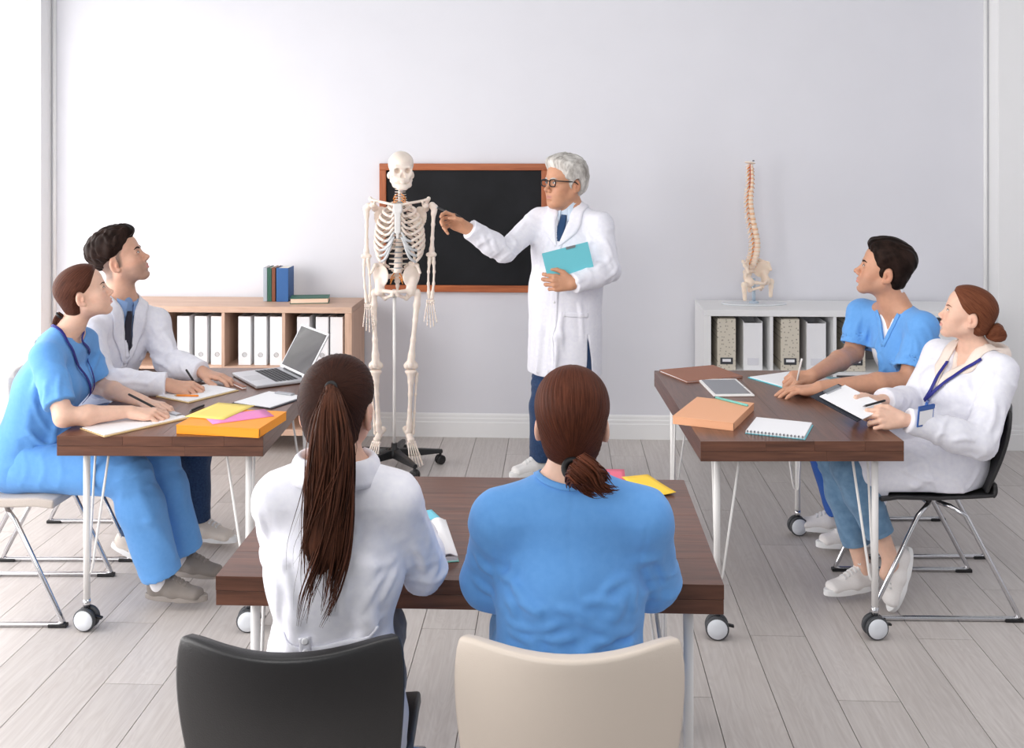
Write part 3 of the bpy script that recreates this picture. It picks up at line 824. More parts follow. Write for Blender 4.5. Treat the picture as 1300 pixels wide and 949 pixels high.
# right table
c, a, w_, d_ = quad_z([(868, 487), (938, 479.5), (910, 466), (841, 471.5)])
t = empty('folder', c, a, 'brown card folder lying flat at the far end of the right table', 'folder'); t.location.z = .745
MB().b2((-w_/2, -d_/2, 0), (w_/2, d_/2, .003)).build('back_cover', BRN, t, bevel=.001)
MB().b2((-w_/2+.004, -d_/2+.004, .003), (w_/2-.004, d_/2-.004, .006)).build('pages', PAPER, t)
MB().box((0, 0, .009), (w_, d_, .003), rotm(.012, 0, 0)).build('front_cover', BRN, t, bevel=.001)
c, a, w_, d_ = quad_z([(901, 504), (953.6, 503.5), (939, 482.6), (890.6, 483)])
t = empty('tablet', c, a, 'white tablet with grey screen beside the tan folder box', 'tablet'); t.location.z = .745
MB().b2((-w_/2, -d_/2, 0), (w_/2, d_/2, .0085)).build('body', WHITE_METAL, t, bevel=.003)
MB().b2((-w_/2+.012, -d_/2+.022, .0084), (w_/2-.012, d_/2-.022, .0092)).build('display', mat('tablet_glass', (120, 124, 130), .12), t)
MB().lathe([(.006, 0), (.005, .0006)], (w_/2-.0065, 0, .0085), 14).build('home_button', mat('button_grey', (205, 205, 208), .4), t)
t, aT, wT, dT = boxfile('folder_box', [(854, 538), (931, 547), (954, 520.5)], .031, TAN, 'tan card folder box with a pencil on it', 'folder')
pen(T(906, 503.5, .781), T(949.5, 514.5, .781), .0048, mat('teal_paint', (120, 196, 186), .4), 'teal pencil lying on the tan folder box', INK, 'pencil', 'pencil')
c, a, w_, d_ = quad_z([(950.8, 551), (1024.5, 558.5), (1030.5, 540), (955, 532)])
t = empty('notebook', c, a, 'white spiral notebook with teal cover near the front edge', 'notebook'); t.location.z = .745
MB().b2((-w_/2, -d_/2, 0), (w_/2, d_/2, .003)).build('cover', TEAL, t, bevel=.001)
MB().b2((-w_/2+.002, -d_/2+.002, .003), (w_/2-.004, d_/2-.002, .012)).build('pages', PAPER, t, bevel=.001)
for k in range(16):
    x = -w_/2+.008+k*(w_-.018)/15
    MB().b2((x-.0026, -d_/2-.0008, .0075), (x+.0026, -d_/2+.005, .0125)).build('hole', INK, t)
    MB().tube([(x+.0012, -d_/2-.002+.0065*math.cos(q), .0084+.0075*math.sin(q)) for q in np.linspace(0, 2*PI, 13)[:-1]], .0008, 5, closed=True).build('ring', STEEL, t)
clip_board([(958, 482), (1006, 496), (1060, 484), (1003, 469)], TEAL, 'white papers on a pale blue board under the scrubs man\'s hands', clip=False)
sheet('paper', [(1030, 487), (1062, 488), (1092, 482), (1056, 478)], TEAL, 'teal slip of paper under the forearm of the man in scrubs', 'paper', .745)
# front table
sheet('paper', [(760, 620), (806, 622), (783, 595.5), (763, 596)], ROSE, 'rose pink paper beside the yellow one on the front table', 'paper', .745)
sheet('paper', [(793, 606), (823, 633.5), (858.5, 625), (818.8, 602)], AMB, 'yellow paper at the right of the rose sheet on the front table', 'paper', .747, curl=.006)
c, a, w_, d_ = quad_z([(534, 717), (586, 712.5), (564, 666.5), (530, 668)])
t = empty('notebook', c, a, 'open white notebook between the two women seen from behind', 'notebook'); t.location.z = .745
MB().b2((-w_/2, -d_/2, 0), (w_/2, d_/2, .003)).build('cover', mat('pale_teal', (120, 190, 180), .5), t, bevel=.001)
for s in (-1, 1): MB().grid(lambda u, v: (s*u*(w_/2-.003), (v-.5)*(d_-.006), .014+.008*math.sin(PI*min(1, u*1.1))), 8, 3).build('pages', PAPER, t, solid=.004)
MB().b2((-w_/2+.003, -d_/2+.003, .003), (w_/2-.003, d_/2-.003, .013)).build('page_block', PAPER, t)
sheet('paper', [(530, 663), (559, 658.5), (549, 647), (528, 650)], mat('blue_paper', (120, 204, 226), .6), 'light blue paper corner beside the arm of the woman in the white coat', 'paper', .745)
# ------------------------------------------------------------------ people: heads, hands, bodies, hair
def wb(mb, name, m, parent, **kw):
    """build a mesh given in world coordinates under a thing's Empty"""
    o = mb.build(name, m, parent, **kw); o.matrix_parent_inverse = parent.matrix_basis.inverted(); return o
def frame(fwd, up=(0, 0, 1), roll=0.):
    """columns: right, forward, up"""
    f = nrmd(fwd); u = np.asarray(up, np.float32); u = nrmd(u-f*(u@f)); r = np.cross(f, u)
    if roll: u2 = u*math.cos(roll)+r*math.sin(roll); r = np.cross(f, u2); u = u2
    return np.stack([r, f, u], 1)
def headdir(yaw, pitch):
    """yaw in degrees from +X towards +Y, pitch up"""
    y, p = math.radians(yaw), math.radians(pitch)
    return (math.cos(y)*math.cos(p), math.sin(y)*math.cos(p), math.sin(p))
class Head:
    def __init__(s, o, fwd, scale=1.0, male=True, roll=0., nose=1.0, jaw=1.0):
        s.o = A3(o); s.R = frame(fwd, (0, 0, 1), roll); s.k = scale; s.male = male; s.nose = nose; s.jaw = jaw
    def p(s, x, y, z): return s.o+s.R@np.array([x, y, z], np.float32)*s.k
    def loc(s, P): return ((np.asarray(P, np.float32)-s.o)@s.R)/s.k
    def ell(s, sdf, c, r, k=.02, kind='add', R=None):
        M = s.R if R is None else s.R@np.array(R)
        sdf.ell(s.p(*c), np.array(r)*s.k, M, k*s.k, kind)
    def rc(s, sdf, a, b, ra, rb, k=.015, kind='add'): sdf.rc(s.p(*a), s.p(*b), ra*s.k, rb*s.k, k*s.k, kind)
    def skull(s, sdf, g=0.):
        s.ell(sdf, (0, -.012, .036), (.075+g, .094+g, .080+g), .03)
        s.ell(sdf, (0, .020, .045), (.062+g, .063+g, .058+g), .03)
    def build(s, sdf):
        m = s.male; j = s.jaw; s.sdf = sdf
        s.skull(sdf)
        s.ell(sdf, (0, .024, -.028), (.060, .060, .078), .03)
        for x in (-1, 1):
            s.rc(sdf, (x*.050*j, -.006, -.052), (x*.017, .058, -.098), .019 if m else .016, .015, .03)    # jaw line
            s.ell(sdf, (x*.040, .050, -.026), (.024, .024, .022), .025)                                  # cheek bone
            s.ell(sdf, (x*.030, .052, -.056), (.022, .022, .026), .03)                                   # cheek
        s.ell(sdf, (0, .066, -.099), (.021 if m else .017, .018, .016), .018)                            # chin
        s.ell(sdf, (0, .073, -.065), (.027, .018, .024), .02)                                            # muzzle
        s.rc(sdf, (-.030, .073, .019), (.030, .073, .019), .010 if m else .007, .010 if m else .007, .018)  # brow
        s.ell(sdf, (0, .078, .016), (.013, .010, .014), .012)
        for x in (-1, 1):
            s.ell(sdf, (x*.031, .089, -.001), (.017, .013, .012), .012, 'sub')
        n = s.nose
        s.rc(sdf, (0, .078, .012), (0, .101*n, -.030), .0075, .0095, .012)                                # nose
        s.ell(sdf, (0, .106*n, -.034), (.0105, .010, .0095), .008)
        for x in (-1, 1):
            s.ell(sdf, (x*.0125, .094, -.040), (.0085, .010, .008), .007)
            s.rc(sdf, (x*.006, .101, -.046), (x*.007, .096, -.041), .0030, .0032, .003, 'sub')
            s.ell(sdf, (x*.031, .0725, 0), (.0155, .0120, .0120), .004)                                   # lids
        # lips
        for (z, y, r) in ((-.0635, .0895, .0050), (-.0740, .0880, .0058)):
            for x in (-1, 1):
                s.rc(sdf, (0, y, z), (x*.012, y-.003, z-.0005), r, r*.85, .006); s.rc(sdf, (x*.012, y-.003, z-.0005), (x*.023, y-.0125, -.0690), r*.85, .003, .006)
        for x in (-1, 1): s.rc(sdf, (0, .0965, -.0688), (x*.023, .0830, -.0692), .0022, .0016, .003, 'sub')
        s.ell(sdf, (0, .086, -.0875), (.018, .006, .006), .010, 'sub')
        # ears
        for x in (-1, 1):
            R = rotm(0, 0, x*.35)@rotm(-.15, 0, 0)
            s.ell(sdf, (x*.0765, -.018, -.012), (.0085, .0185, .0310), .008, 'add', R)
            s.ell(sdf, (x*.0850, -.013, -.010), (.0065, .0100, .0185), .004, 'sub', R)
            s.ell(sdf, (x*.0800, -.008, -.016), (.005, .0055, .0085), .004, 'add', R)
            s.ell(sdf, (x*.0760, -.009, -.038), (.0060, .0085, .0085), .006, 'add', R)
    def face_parts(s, parent, brow, iris=(70, 50, 38), lash=True, browr=.0028):
        for x in (-1, 1):
            mb = MB(); c = Vector(s.p(x*.031, .0738, -.0006)); Rm = Matrix(s.R.tolist())
            def al(u, v):
                a = (u-.5)*2; b = (v-.5)*2
                xx = a*.0125; zz = b*.0044*(1-a*a)**.6+.0006*x*a-(.0008 if abs(a) < .5 else 0)
                yy = .0128*math.sqrt(max(0, 1-(xx/.0162)**2-(zz/.0130)**2))
                return c+Rm@Vector((xx, yy, zz))*s.k
            mb.grid(al, 12, 6)
            e = wb(mb, 'eye', EYEW, parent)
            mi = MB(); ci = c+Rm@Vector((0, .0128, -.0002))*s.k
            mi.sph(ci, [.0052*s.k, .0012*s.k, .0048*s.k], 10, 6, Rm)
            o = wb(mi, 'iris', mat('iris_%d' % iris[0], iris, .25), e); o.matrix_parent_inverse = Matrix.Identity(4)
            mp_ = MB(); mp_.sph(ci+Rm@Vector((0, .0007, 0))*s.k, [.0023*s.k, .0008*s.k, .0023*s.k], 8, 6, Rm)
            o = wb(mp_, 'pupil', BLACKP, e); o.matrix_parent_inverse = Matrix.Identity(4)
            if lash:
                ml = MB()
                ml.tube([Vector(s.p(x*.031+a*.0135, .0738+.0135*math.sqrt(max(0, 1-(a*.84)**2-.13)), .0044*(1-a*a)**.6+.0003)) for a in [i/5-1 for i in range(11)]], .0011*s.k, 5)
                wb(ml, 'eyelashes', LASH, parent)
            me_ = MB()
            pts = [(.012, .0150), (.020, .0185), (.030, .0205), (.039, .0200), (.046, .0165)]
            yy = np.linspace(.115, .03, 86)
            ys = [yy[int(np.argmax(s.sdf.eval(np.array([s.p(x*a, y, c_) for y in yy])) < 0))] for a, c_ in pts]
            me_.tube([Vector(s.p(x*a, y+.0002, c_)) for (a, c_), y in zip(pts, ys)], [browr*s.k*q for q in (1, 1.25, 1.15, .9, .4)], 6)
            wb(me_, 'eyebrow', brow, parent)
    def skin_attr(s, stubble=0., shaved=0., lip=(.62, .26, .24), blush=.25, base=(.80, .52, .40)):
        """natural skin colouring: lips, cheeks, ears, beard shadow"""
        def f(V):
            q = s.loc(V); n = len(V); base_ = np.array(base, np.float32)
            C = np.tile(base_, (n, 1))
            x, y, z = q[:, 0], q[:, 1], q[:, 2]
            def mixc(wt, col):
                nonlocal C
                wt = np.clip(wt, 0, 1)[:, None]; C = C*(1-wt)+np.array(col)*wt
            near = (np.linalg.norm(q, axis=1) < .17)
            r = np.sqrt(((np.abs(x)-.042)/.026)**2+((z+.034)/.024)**2)
            mixc(np.where(near & (y > .02), np.exp(-r*r)*blush, 0), (base_[0]*1.0, base_[1]*.72, base_[2]*.68))
            mixc(np.where(near, .4*np.exp(-((y+.018)/.02)**2-((z+.012)/.03)**2)*np.clip((np.abs(x)-.068)/.01, 0, 1), 0), (base_[0]*.98, base_[1]*.68, base_[2]*.60))
            mixc(np.where(near & (y > .1), .10, 0), (base_[0], base_[1]*.75, base_[2]*.7))
            zc = -.0688
            lipw = 1-np.maximum(np.abs(x)/.0235, np.abs(z-zc)/(.0098*np.sqrt(np.clip(1-(x/.026)**2, .05, 1))))
            mixc(np.where(near & (y > .07), np.clip(lipw*7, 0, 1)*.8, 0), lip)
            if stubble:
                wv = np.clip((-.036-z)/.02, 0, 1)*np.clip((y+.02)/.03, 0, 1)*np.clip((z+.150)/.02, 0, 1)
                mixc(np.where(near & (lipw < .0), wv*stubble, 0), (.26, .19, .16))
            if shaved:
                b_ = np.interp(z, [-.09, -.05, -.032, -.03, 0, .02, .05], [-.05, -.036, -.03, .012, .022, .026, .05])
                wv = np.clip((b_-y)/.012, 0, 1)*np.clip((z+.085)/.03, 0, 1)*np.clip((.06-z)/.01, 0, 1)
                ear = ((np.abs(x) > .074) & (np.abs(y+.018) < .022) & (np.abs(z+.012) < .034))
                mixc(np.where(near & ~ear, wv*shaved, 0), (.13, .095, .08))
            return {'skin_color': ('FLOAT_COLOR', C)}
        return f
EYEW = mat('eye_white', (236, 232, 228), .2)
LASH = mat('lash_dark', (38, 26, 22), .6)
def skin_mat(name, rough=.5):
    m, nt, b = nodes(name); N = nt.nodes.new; L = nt.links.new
    at = N('ShaderNodeAttribute'); at.attribute_name = 'skin_color'
    tc = N('ShaderNodeTexCoord'); n = N('ShaderNodeTexNoise'); n.inputs['Scale'].default_value = 55; n.inputs['Detail'].default_value = 5
    L(tc.outputs['Object'], n.inputs['Vector'])
    mr = N('ShaderNodeMapRange'); mr.inputs[3].default_value = .90; mr.inputs[4].default_value = 1.10; L(n.outputs['Fac'], mr.inputs[0])
    hs = N('ShaderNodeHueSaturation'); L(at.outputs['Color'], hs.inputs['Color']); L(mr.outputs[0], hs.inputs['Value']); L(hs.outputs[0], b.inputs['Base Color'])
    b.inputs['Roughness'].default_value = rough; b.inputs['Specular IOR Level'].default_value = .4
    b.inputs['Subsurface Weight'].default_value = .12; b.inputs['Subsurface Radius'].default_value = (1, .35, .2); b.inputs['Subsurface Scale'].default_value = .008
    n2 = N('ShaderNodeTexNoise'); n2.inputs['Scale'].default_value = 700; L(tc.outputs['Object'], n2.inputs['Vector'])
    bp = N('ShaderNodeBump'); bp.inputs['Strength'].default_value = .08; bp.inputs['Distance'].default_value = .001; L(n2.outputs['Fac'], bp.inputs['Height']); L(bp.outputs[0], b.inputs['Normal'])
    return m
SKIN = skin_mat('skin')

def hand(sdf, wrist, fwd, nrm, side, scale=1.0, curl=None, spread=.12, thumb=None):
    """five-finger hand. fwd: wrist to knuckles, nrm: out of the back of the hand; side 'L'/'R'.
    curl: (mcp, pip, dip) radians per finger from index to little; thumb: 4 local points (f, s, n) in metres"""
    f = nrmd(fwd); n = np.asarray(nrm, np.float32); n = nrmd(n-f*(n@f))
    s = np.cross(n, f) if side == 'R' else np.cross(f, n)        # towards the thumb
    w_ = A3(wrist); k = scale
    P = lambda a, b, c: w_+(f*a+s*b+n*c)*k
    curl = curl or [(.35, .45, .3)]*4
    if len(curl) == 3 and not hasattr(curl[0], '__len__'): curl = [curl]*4
    base = [(.093, .030, .0), (.096, .009, .002), (.091, -.012, .001), (.083, -.031, -.003)]
    seg = [(.044, .026, .021), (.049, .030, .022), (.045, .028, .021), (.035, .021, .019)]
    rad = [.0096, .0100, .0094, .0084]
    R = lambda r: r*k
    for i, (a, b, c) in enumerate(base):
        sdf.rc(P(.004, b*.42, -.002), P(a-.004, b, c-.003), R(.0145), R(.0122), .012*k)
    sdf.rc(P(.012, -.020, -.010), P(.060, -.030, -.010), R(.012), R(.010), .014*k)      # heel of the hand
    for i in range(4):
        a, b, c = base[i]; p = np.array([a, b, c], float)
        sp = spread*(1.5-i)/1.5
        ang = 0.; pts = [p.copy()]
        for j in range(3):
            ang += curl[i][j]
            d = np.array([math.cos(ang)*math.cos(sp), math.sin(sp)*max(.2, math.cos(ang)), -math.sin(ang)])
            p = p+d*seg[i][j]; pts.append(p.copy())
        r = rad[i]; rs = [r*1.06, r, r*.93, r*.78]
        q = [P(*x) for x in pts]
        sdf.rc(P(*(pts[0]-np.array([.012, 0, .002]))), q[0], R(.0115), R(rs[0]), .006*k)
        for j in range(3): sdf.rc(q[j], q[j+1], R(rs[j]), R(rs[j+1]), .0028*k)
        sdf.ell(q[1]+n*R(.0015), [R(r*1.04)]*3, None, .003*k)
    th = thumb or [(.018, .020, -.010), (.050, .046, -.018), (.078, .056, -.024), (.102, .056, -.028)]
    q = [P(*x) for x in th]; rs = [.0165, .0125, .0108, .0085]
    for j in range(3): sdf.rc(q[j], q[j+1], R(rs[j]), R(rs[j+1]), (.014 if j == 0 else .004)*k)
    return P
class Body:
    """joints: P pelvis, C chest, N neck base, SL SR shoulders, EL ER elbows, WL WR wrists, HL HR hips, KL KR knees, AL AR ankles"""
    def __init__(s, J, head, male=True, girth=1.0):
        for k_, v in J.items(): setattr(s, k_, A3(v))
        s.head = head; s.male = male; s.g = girth
        s.xu = nrmd(s.SR-s.SL); s.xp = nrmd(s.HR-s.HL)
        s.up = nrmd(s.N-s.P); s.front = nrmd(np.cross(s.up, s.xu))
        if not hasattr(s, 'C'): s.C = s.P*.42+s.N*.58
    def torso(s, d, g=0., hips=True, bust=True):
        m = s.male; q = s.g; wst = s.P*.60+s.C*.40
        hw = (.150 if m else .158)*q; ww = (.138 if m else .118)*q; cw = (.155 if m else .138)*q
        hd = (.105 if m else .108)*q; wd = (.098 if m else .084)*q; cd = (.112 if m else .100)*q
        d.ecap(s.P, wst, s.xp, (hw+g, hd+g), (ww+g, wd+g), .05)
        d.ecap(wst, s.C, s.xu, (ww+g, wd+g), (cw+g, cd+g), .05)
        T_ = s.N-s.up*.075*q
        d.ecap(s.C, T_, s.xu, (cw+g, cd+g), (.120*q+g, .075*q+g), .05)
        for S in (s.SL, s.SR):
            d.rc(T_*.75+S*.25, S, .054*q+g, (.048 if m else .040)*q+g, .045)
        s.traps(d, g)
        if bust and not m:
            for x in (-1, 1):
                d.ell(s.C+s.xu*x*.065*q+s.front*(.072*q+g*.6)+s.up*.02, (.062+g*.5,)*3, None, .05)
        if bust and m:
            d.ell(s.C+s.front*.045*q+s.up*.05, np.array([.13, .07, .09])*q+g, np.stack([s.xu, s.front, s.up], 1), .05)
    def traps(s, d, g=0., f=.2):
        h = s.head; r = (.056 if s.male else .046)*h.k
        for S in (s.SL, s.SR):
            d.rc(s.N*(1-f)+h.p(0, -.03, -.08)*f, s.N*.40+S*.60+s.up*.002, r*.62+g, .034*s.g+g, .04)
    def neck(s, d, g=0., traps=True):
        h = s.head; r = (.056 if s.male else .046)*h.k
        d.rc(s.N-s.up*.03, h.p(0, -.022, -.055), r*1.08+g, r+g, .03)
        if traps: s.traps(d, g, .45)
    def arm(s, d, sd, g0=0., g1=0., g2=0., upper=True, fore=True, k=.02, t0=0.):
        q = s.g*(1 if s.male else .86)
        S, E, W_ = (s.SL, s.EL, s.WL) if sd == 'L' else (s.SR, s.ER, s.WR)
        if upper: d.rc(S*(1-t0)+E*t0, E, .053*q+g0, .042*q+g1, .03)
        if fore:
            M = E*.65+W_*.35
            d.rc(E, M, .041*q+g1, .043*q+(g1+g2)/2, k); d.rc(M, W_, .043*q+(g1+g2)/2, .0275*q+g2, k)
    def leg(s, d, sd, g0=0., g1=0., g2=0., thigh=True, shin=True):
        q = s.g
        H, K, A = (s.HL, s.KL, s.AL) if sd == 'L' else (s.HR, s.KR, s.AR)
        if thigh: d.rc(H, K, .088*q+g0, .058*q+g1, .03)
        if shin:
            M = K*.7+A*.3
            d.rc(K, M, .056*q+g1, .057*q+(g1*.6+g2*.4), .03); d.rc(M, A, .057*q+(g1*.6+g2*.4), .036*q+g2, .03)
def body_mesh(name, sdf, fine, m, parent, attrs, hc=.007):
    """one skin mesh: coarse trunk with finer head and hands. fine: list of (lo, hi, h)"""
    V, Q = surf(sdf, hc)
    keep = np.ones(len(Q), bool); cq = V[Q].mean(1)
    VS = [V]; QS = []; off = len(V); FQ = []
    for lo, hi, h in fine:
        lo = np.asarray(lo, np.float32); hi = np.asarray(hi, np.float32)
        keep &= ~((cq > lo+hc*1.2) & (cq < hi-hc*1.2)).all(1)
        v, q = surf(sdf, h, lo, hi); 
        ok = ((v[q] > lo-h) & (v[q] < hi+h)).all((1, 2)); q = q[ok]
        VS.append(v); FQ.append(q+off); off += len(v)
    V = np.concatenate(VS); Q = np.concatenate([Q[keep]]+FQ)
    used = np.unique(Q); mp_ = np.full(len(V), -1); mp_[used] = np.arange(len(used)); V = V[used]; Q = mp_[Q]
    return mesh_np(name, V, Q, m, parent, attrs=attrs(V))
# ------------------------------------------------------------------ clothing and hair helpers
def cloth(name, col, rough=.85, bump=.10, bscale=13, weave=900, sheen=.15, dcol=None, nscale=60):
    m, nt, b = nodes(name); N = nt.nodes.new; L = nt.links.new
    c = srgb(col); tc = N('ShaderNodeTexCoord')
    b.inputs['Roughness'].default_value = rough; b.inputs['Specular IOR Level'].default_value = .25; b.inputs['Sheen Weight'].default_value = sheen
    n = N('ShaderNodeTexNoise'); n.inputs['Scale'].default_value = nscale; n.inputs['Detail'].default_value = 5; L(tc.outputs['Object'], n.inputs['Vector'])
    r = N('ShaderNodeValToRGB'); d = srgb(dcol) if dcol else tuple(x*.95 for x in c)
    r.color_ramp.elements[0].position = .3; r.color_ramp.elements[1].position = .7
    r.color_ramp.elements[0].color = (*d, 1); r.color_ramp.elements[1].color = (*c, 1); L(n.outputs['Fac'], r.inputs[0]); L(r.outputs[0], b.inputs['Base Color'])
    n1 = N('ShaderNodeTexNoise'); n1.inputs['Scale'].default_value = bscale; n1.inputs['Detail'].default_value = 3; n1.inputs['Distortion'].default_value = 1.5; L(tc.outputs['Object'], n1.inputs['Vector'])
    n2 = N('ShaderNodeTexNoise'); n2.inputs['Scale'].default_value = weave; L(tc.outputs['Object'], n2.inputs['Vector'])
    b1 = N('ShaderNodeBump'); b1.inputs['Strength'].default_value = bump; b1.inputs['Distance'].default_value = .01; L(n1.outputs['Fac'], b1.inputs['Height'])
    b2 = N('ShaderNodeBump'); b2.inputs['Strength'].default_value = .1; b2.inputs['Distance'].default_value = .001; L(n2.outputs['Fac'], b2.inputs['Height']); L(b1.outputs[0], b2.inputs['Normal']); L(b2.outputs[0], b.inputs['Normal'])
    return m
COAT = cloth('white_cotton', (238, 238, 245), dcol=(230, 230, 240))
SCRUB = cloth('scrubs_blue', (108, 168, 232), dcol=(102, 162, 228), bump=.12)
DENIM = cloth('dark_denim', (48, 74, 112), dcol=(34, 54, 88), nscale=120, weave=1400)
LDENIM = cloth('light_denim', (116, 150, 180), dcol=(92, 126, 158), nscale=30, weave=1400)
SHIRTB = cloth('blue_shirt', (140, 170, 214), bump=.1)
SHIRTL = cloth('pale_blue_shirt', (206, 220, 236), bump=.1)
SHIRTC = cloth('cream_shirt', (244, 228, 216), bump=.1)
TEEW = cloth('white_tee', (244, 244, 248), bump=.05)
TIED = cloth('dark_tie', (44, 42, 56), rough=.5, bump=.05); TIEB = cloth('navy_tie', (34, 66, 104), rough=.5, bump=.05)
GREYT = cloth('grey_trousers', (150, 152, 158), bump=.1)
NAVYB = mat('navy_ribbon', (34, 38, 130), .6); BTN = mat('button_white', (226, 226, 230), .35)
def hair_mat(name, dark, light, rough=.42, su=46, sv=2.2):
    m, nt, b = nodes(name); N = nt.nodes.new; L = nt.links.new
    at = N('ShaderNodeAttribute'); at.attribute_name = 'flow'
    mp = N('ShaderNodeMapping'); mp.inputs['Scale'].default_value = (su, sv, 1); L(at.outputs['Vector'], mp.inputs['Vector'])
    n = N('ShaderNodeTexNoise'); n.inputs['Scale'].default_value = 1.; n.inputs['Detail'].default_value = 5; n.inputs['Roughness'].default_value = .7; L(mp.outputs[0], n.inputs['Vector'])
    r = N('ShaderNodeValToRGB'); r.color_ramp.elements[0].position = .36; r.color_ramp.elements[1].position = .66
    r.color_ramp.elements[0].color = (*srgb(dark), 1); r.color_ramp.elements[1].color = (*srgb(light), 1); L(n.outputs['Fac'], r.inputs[0]); L(r.outputs[0], b.inputs['Base Color'])
    b.inputs['Roughness'].default_value = rough; b.inputs['Specular IOR Level'].default_value = .06
    bp = N('ShaderNodeBump'); bp.inputs['Strength'].default_value = .5; bp.inputs['Distance'].default_value = .003; L(n.outputs['Fac'], bp.inputs['Height']); L(bp.outputs[0], b.inputs['Normal'])
    return m
H_DARK = hair_mat('hair_dark_brown', (36, 22, 19), (70, 42, 33)); H_BR = hair_mat('hair_chestnut', (58, 31, 23), (102, 58, 42))
H_AUB = hair_mat('hair_auburn', (84, 46, 32), (134, 82, 58)); H_BLK = hair_mat('hair_near_black', (22, 16, 14), (52, 38, 33), .5, 3.2, 1.6)
H_GREY = hair_mat('hair_silver', (150, 144, 138), (236, 232, 226), .55, 5, 2.5); H_LW = hair_mat('hair_mid_brown', (58, 34, 28), (100, 62, 48))
BAND = mat('hair_tie_black', (20, 18, 20), .6)
def hairline_f(zs, ys):
    zs = np.array(zs); ys = np.array(ys)
    return lambda z: np.interp(z, zs, ys)
HL_F = hairline_f([-.10, -.07, -.05, -.03, -.005, .012, .028, .045, .065, .082, .10, .13], [-.045, -.036, -.034, -.034, -.026, .012, .034, .048, .062, .074, .09, .11])
HL_M = hairline_f([-.10, -.07, -.045, -.032, -.030, -.005, .012, .022, .040, .058, .066, .082, .10, .13], [-.045, -.040, -.036, -.032, .010, .022, .024, .040, .050, .058, .068, .082, .10, .12])
HL_S = hairline_f([-.1, -.03, -.012, .008, .022, .035, .05, .066, .082, .1, .13], [-.2, -.2, -.095, -.062, .0, .030, .046, .064, .078, .098, .12])
def hair_cap(name, h, parent, m, hl, thick, fade=None, tie=(0, -.1, -.02), zb=-.075, extra=None, groove=.0008, ng=70, tuft=0., tf=1., edge=.022, hcell=.003, top=0., flow=None):
    base = SDF(); h.skull(base); h.ell(base, (0, -.040, -.030), (.058, .050, .060), .03); h.ell(base, (0, .024, -.028), (.060, .060, .078), .03)
    t0 = np.array(tie, np.float32); ax = nrmd(t0-np.array((0, -.012, .03)))
    e1 = nrmd(np.cross(ax, (1, 0, .01))); e2 = np.cross(ax, e1)
    def fl(q):
        if flow == 'comb':
            return np.stack([q[:, 0]*8+q[:, 2]*1.5, q[:, 1]*8-np.abs(q[:, 2])*3, q[:, 2]*8], 1)
        v = q-t0; a = np.arctan2(v@e1, v@e2); return np.stack([a, np.linalg.norm(v, axis=1)*10, v@ax*4], 1)
    def f(P):
        sh = P.shape; q = h.loc(P.reshape(-1, 3)); d = base.eval(P).reshape(-1)
        z = q[:, 2]; y = q[:, 1]
        mrg = np.maximum(y-hl(z), zb-z+.25*np.clip(y+.06, 0, 1))
        g = thick*np.clip(-mrg/edge, -.9, 1)
        if fade: g = np.where(g > 0, g*(fade+(1-fade)*np.clip((z-.015)/.045, 0, 1)), g)
        if top: g = g+top*np.clip((z-.03)/.08, 0, 1)*np.clip(-mrg/.03, 0, 1)
        fw = fl(q)
        if groove: g = g+groove*np.sin(fw[:, 0]*ng+3*np.sin(fw[:, 1]*1.3))*np.clip(-mrg/.02, 0, 1)
        ed = 1-np.sqrt(((np.abs(q[:, 0])-.080)/.030)**2+((y+.016)/.024)**2+((z+.012)/.036)**2)
        g = np.where(ed > 0, np.minimum(g, .004-.03*ed), g)
        if tuft:
            s_ = .6*np.sin(tf*q[:, 0]*150+2.5*np.sin(q[:, 1]*60+q[:, 0]*40)+q[:, 2]*50)+.4*np.sin(tf*q[:, 1]*95-q[:, 2]*70+2*np.sin(q[:, 0]*80))
            g = g+tuft*s_*np.clip(-mrg/.03, 0, 1)*np.clip((z+.02)/.06, .1, 1)
        return (d-g*h.k).reshape(sh[:-1])
    d = SDF(); c = h.o; r = .17*h.k
    d.fn(f, c-r, c+r)
    if extra: extra(d)
    V, Q = surf(d, hcell)
    return mesh_np(name, V, Q, m, parent, attrs={'flow': ('FLOAT_VECTOR', fl(h.loc(V)))})
def catmull(pts, n):
    P = [np.array(p, float) for p in pts]; P = [2*P[0]-P[1]]+P+[2*P[-1]-P[-2]]
    out = []
    for i in range(n+1):
        t = i/n*(len(P)-3); k = min(int(t), len(P)-4); f = t-k
        a, b, c, d = P[k:k+4]
        out.append(.5*((2*b)+(-a+c)*f+(2*a-5*b+4*c-d)*f*f+(-a+3*b-3*c+d)*f**3))
    return np.array(out)
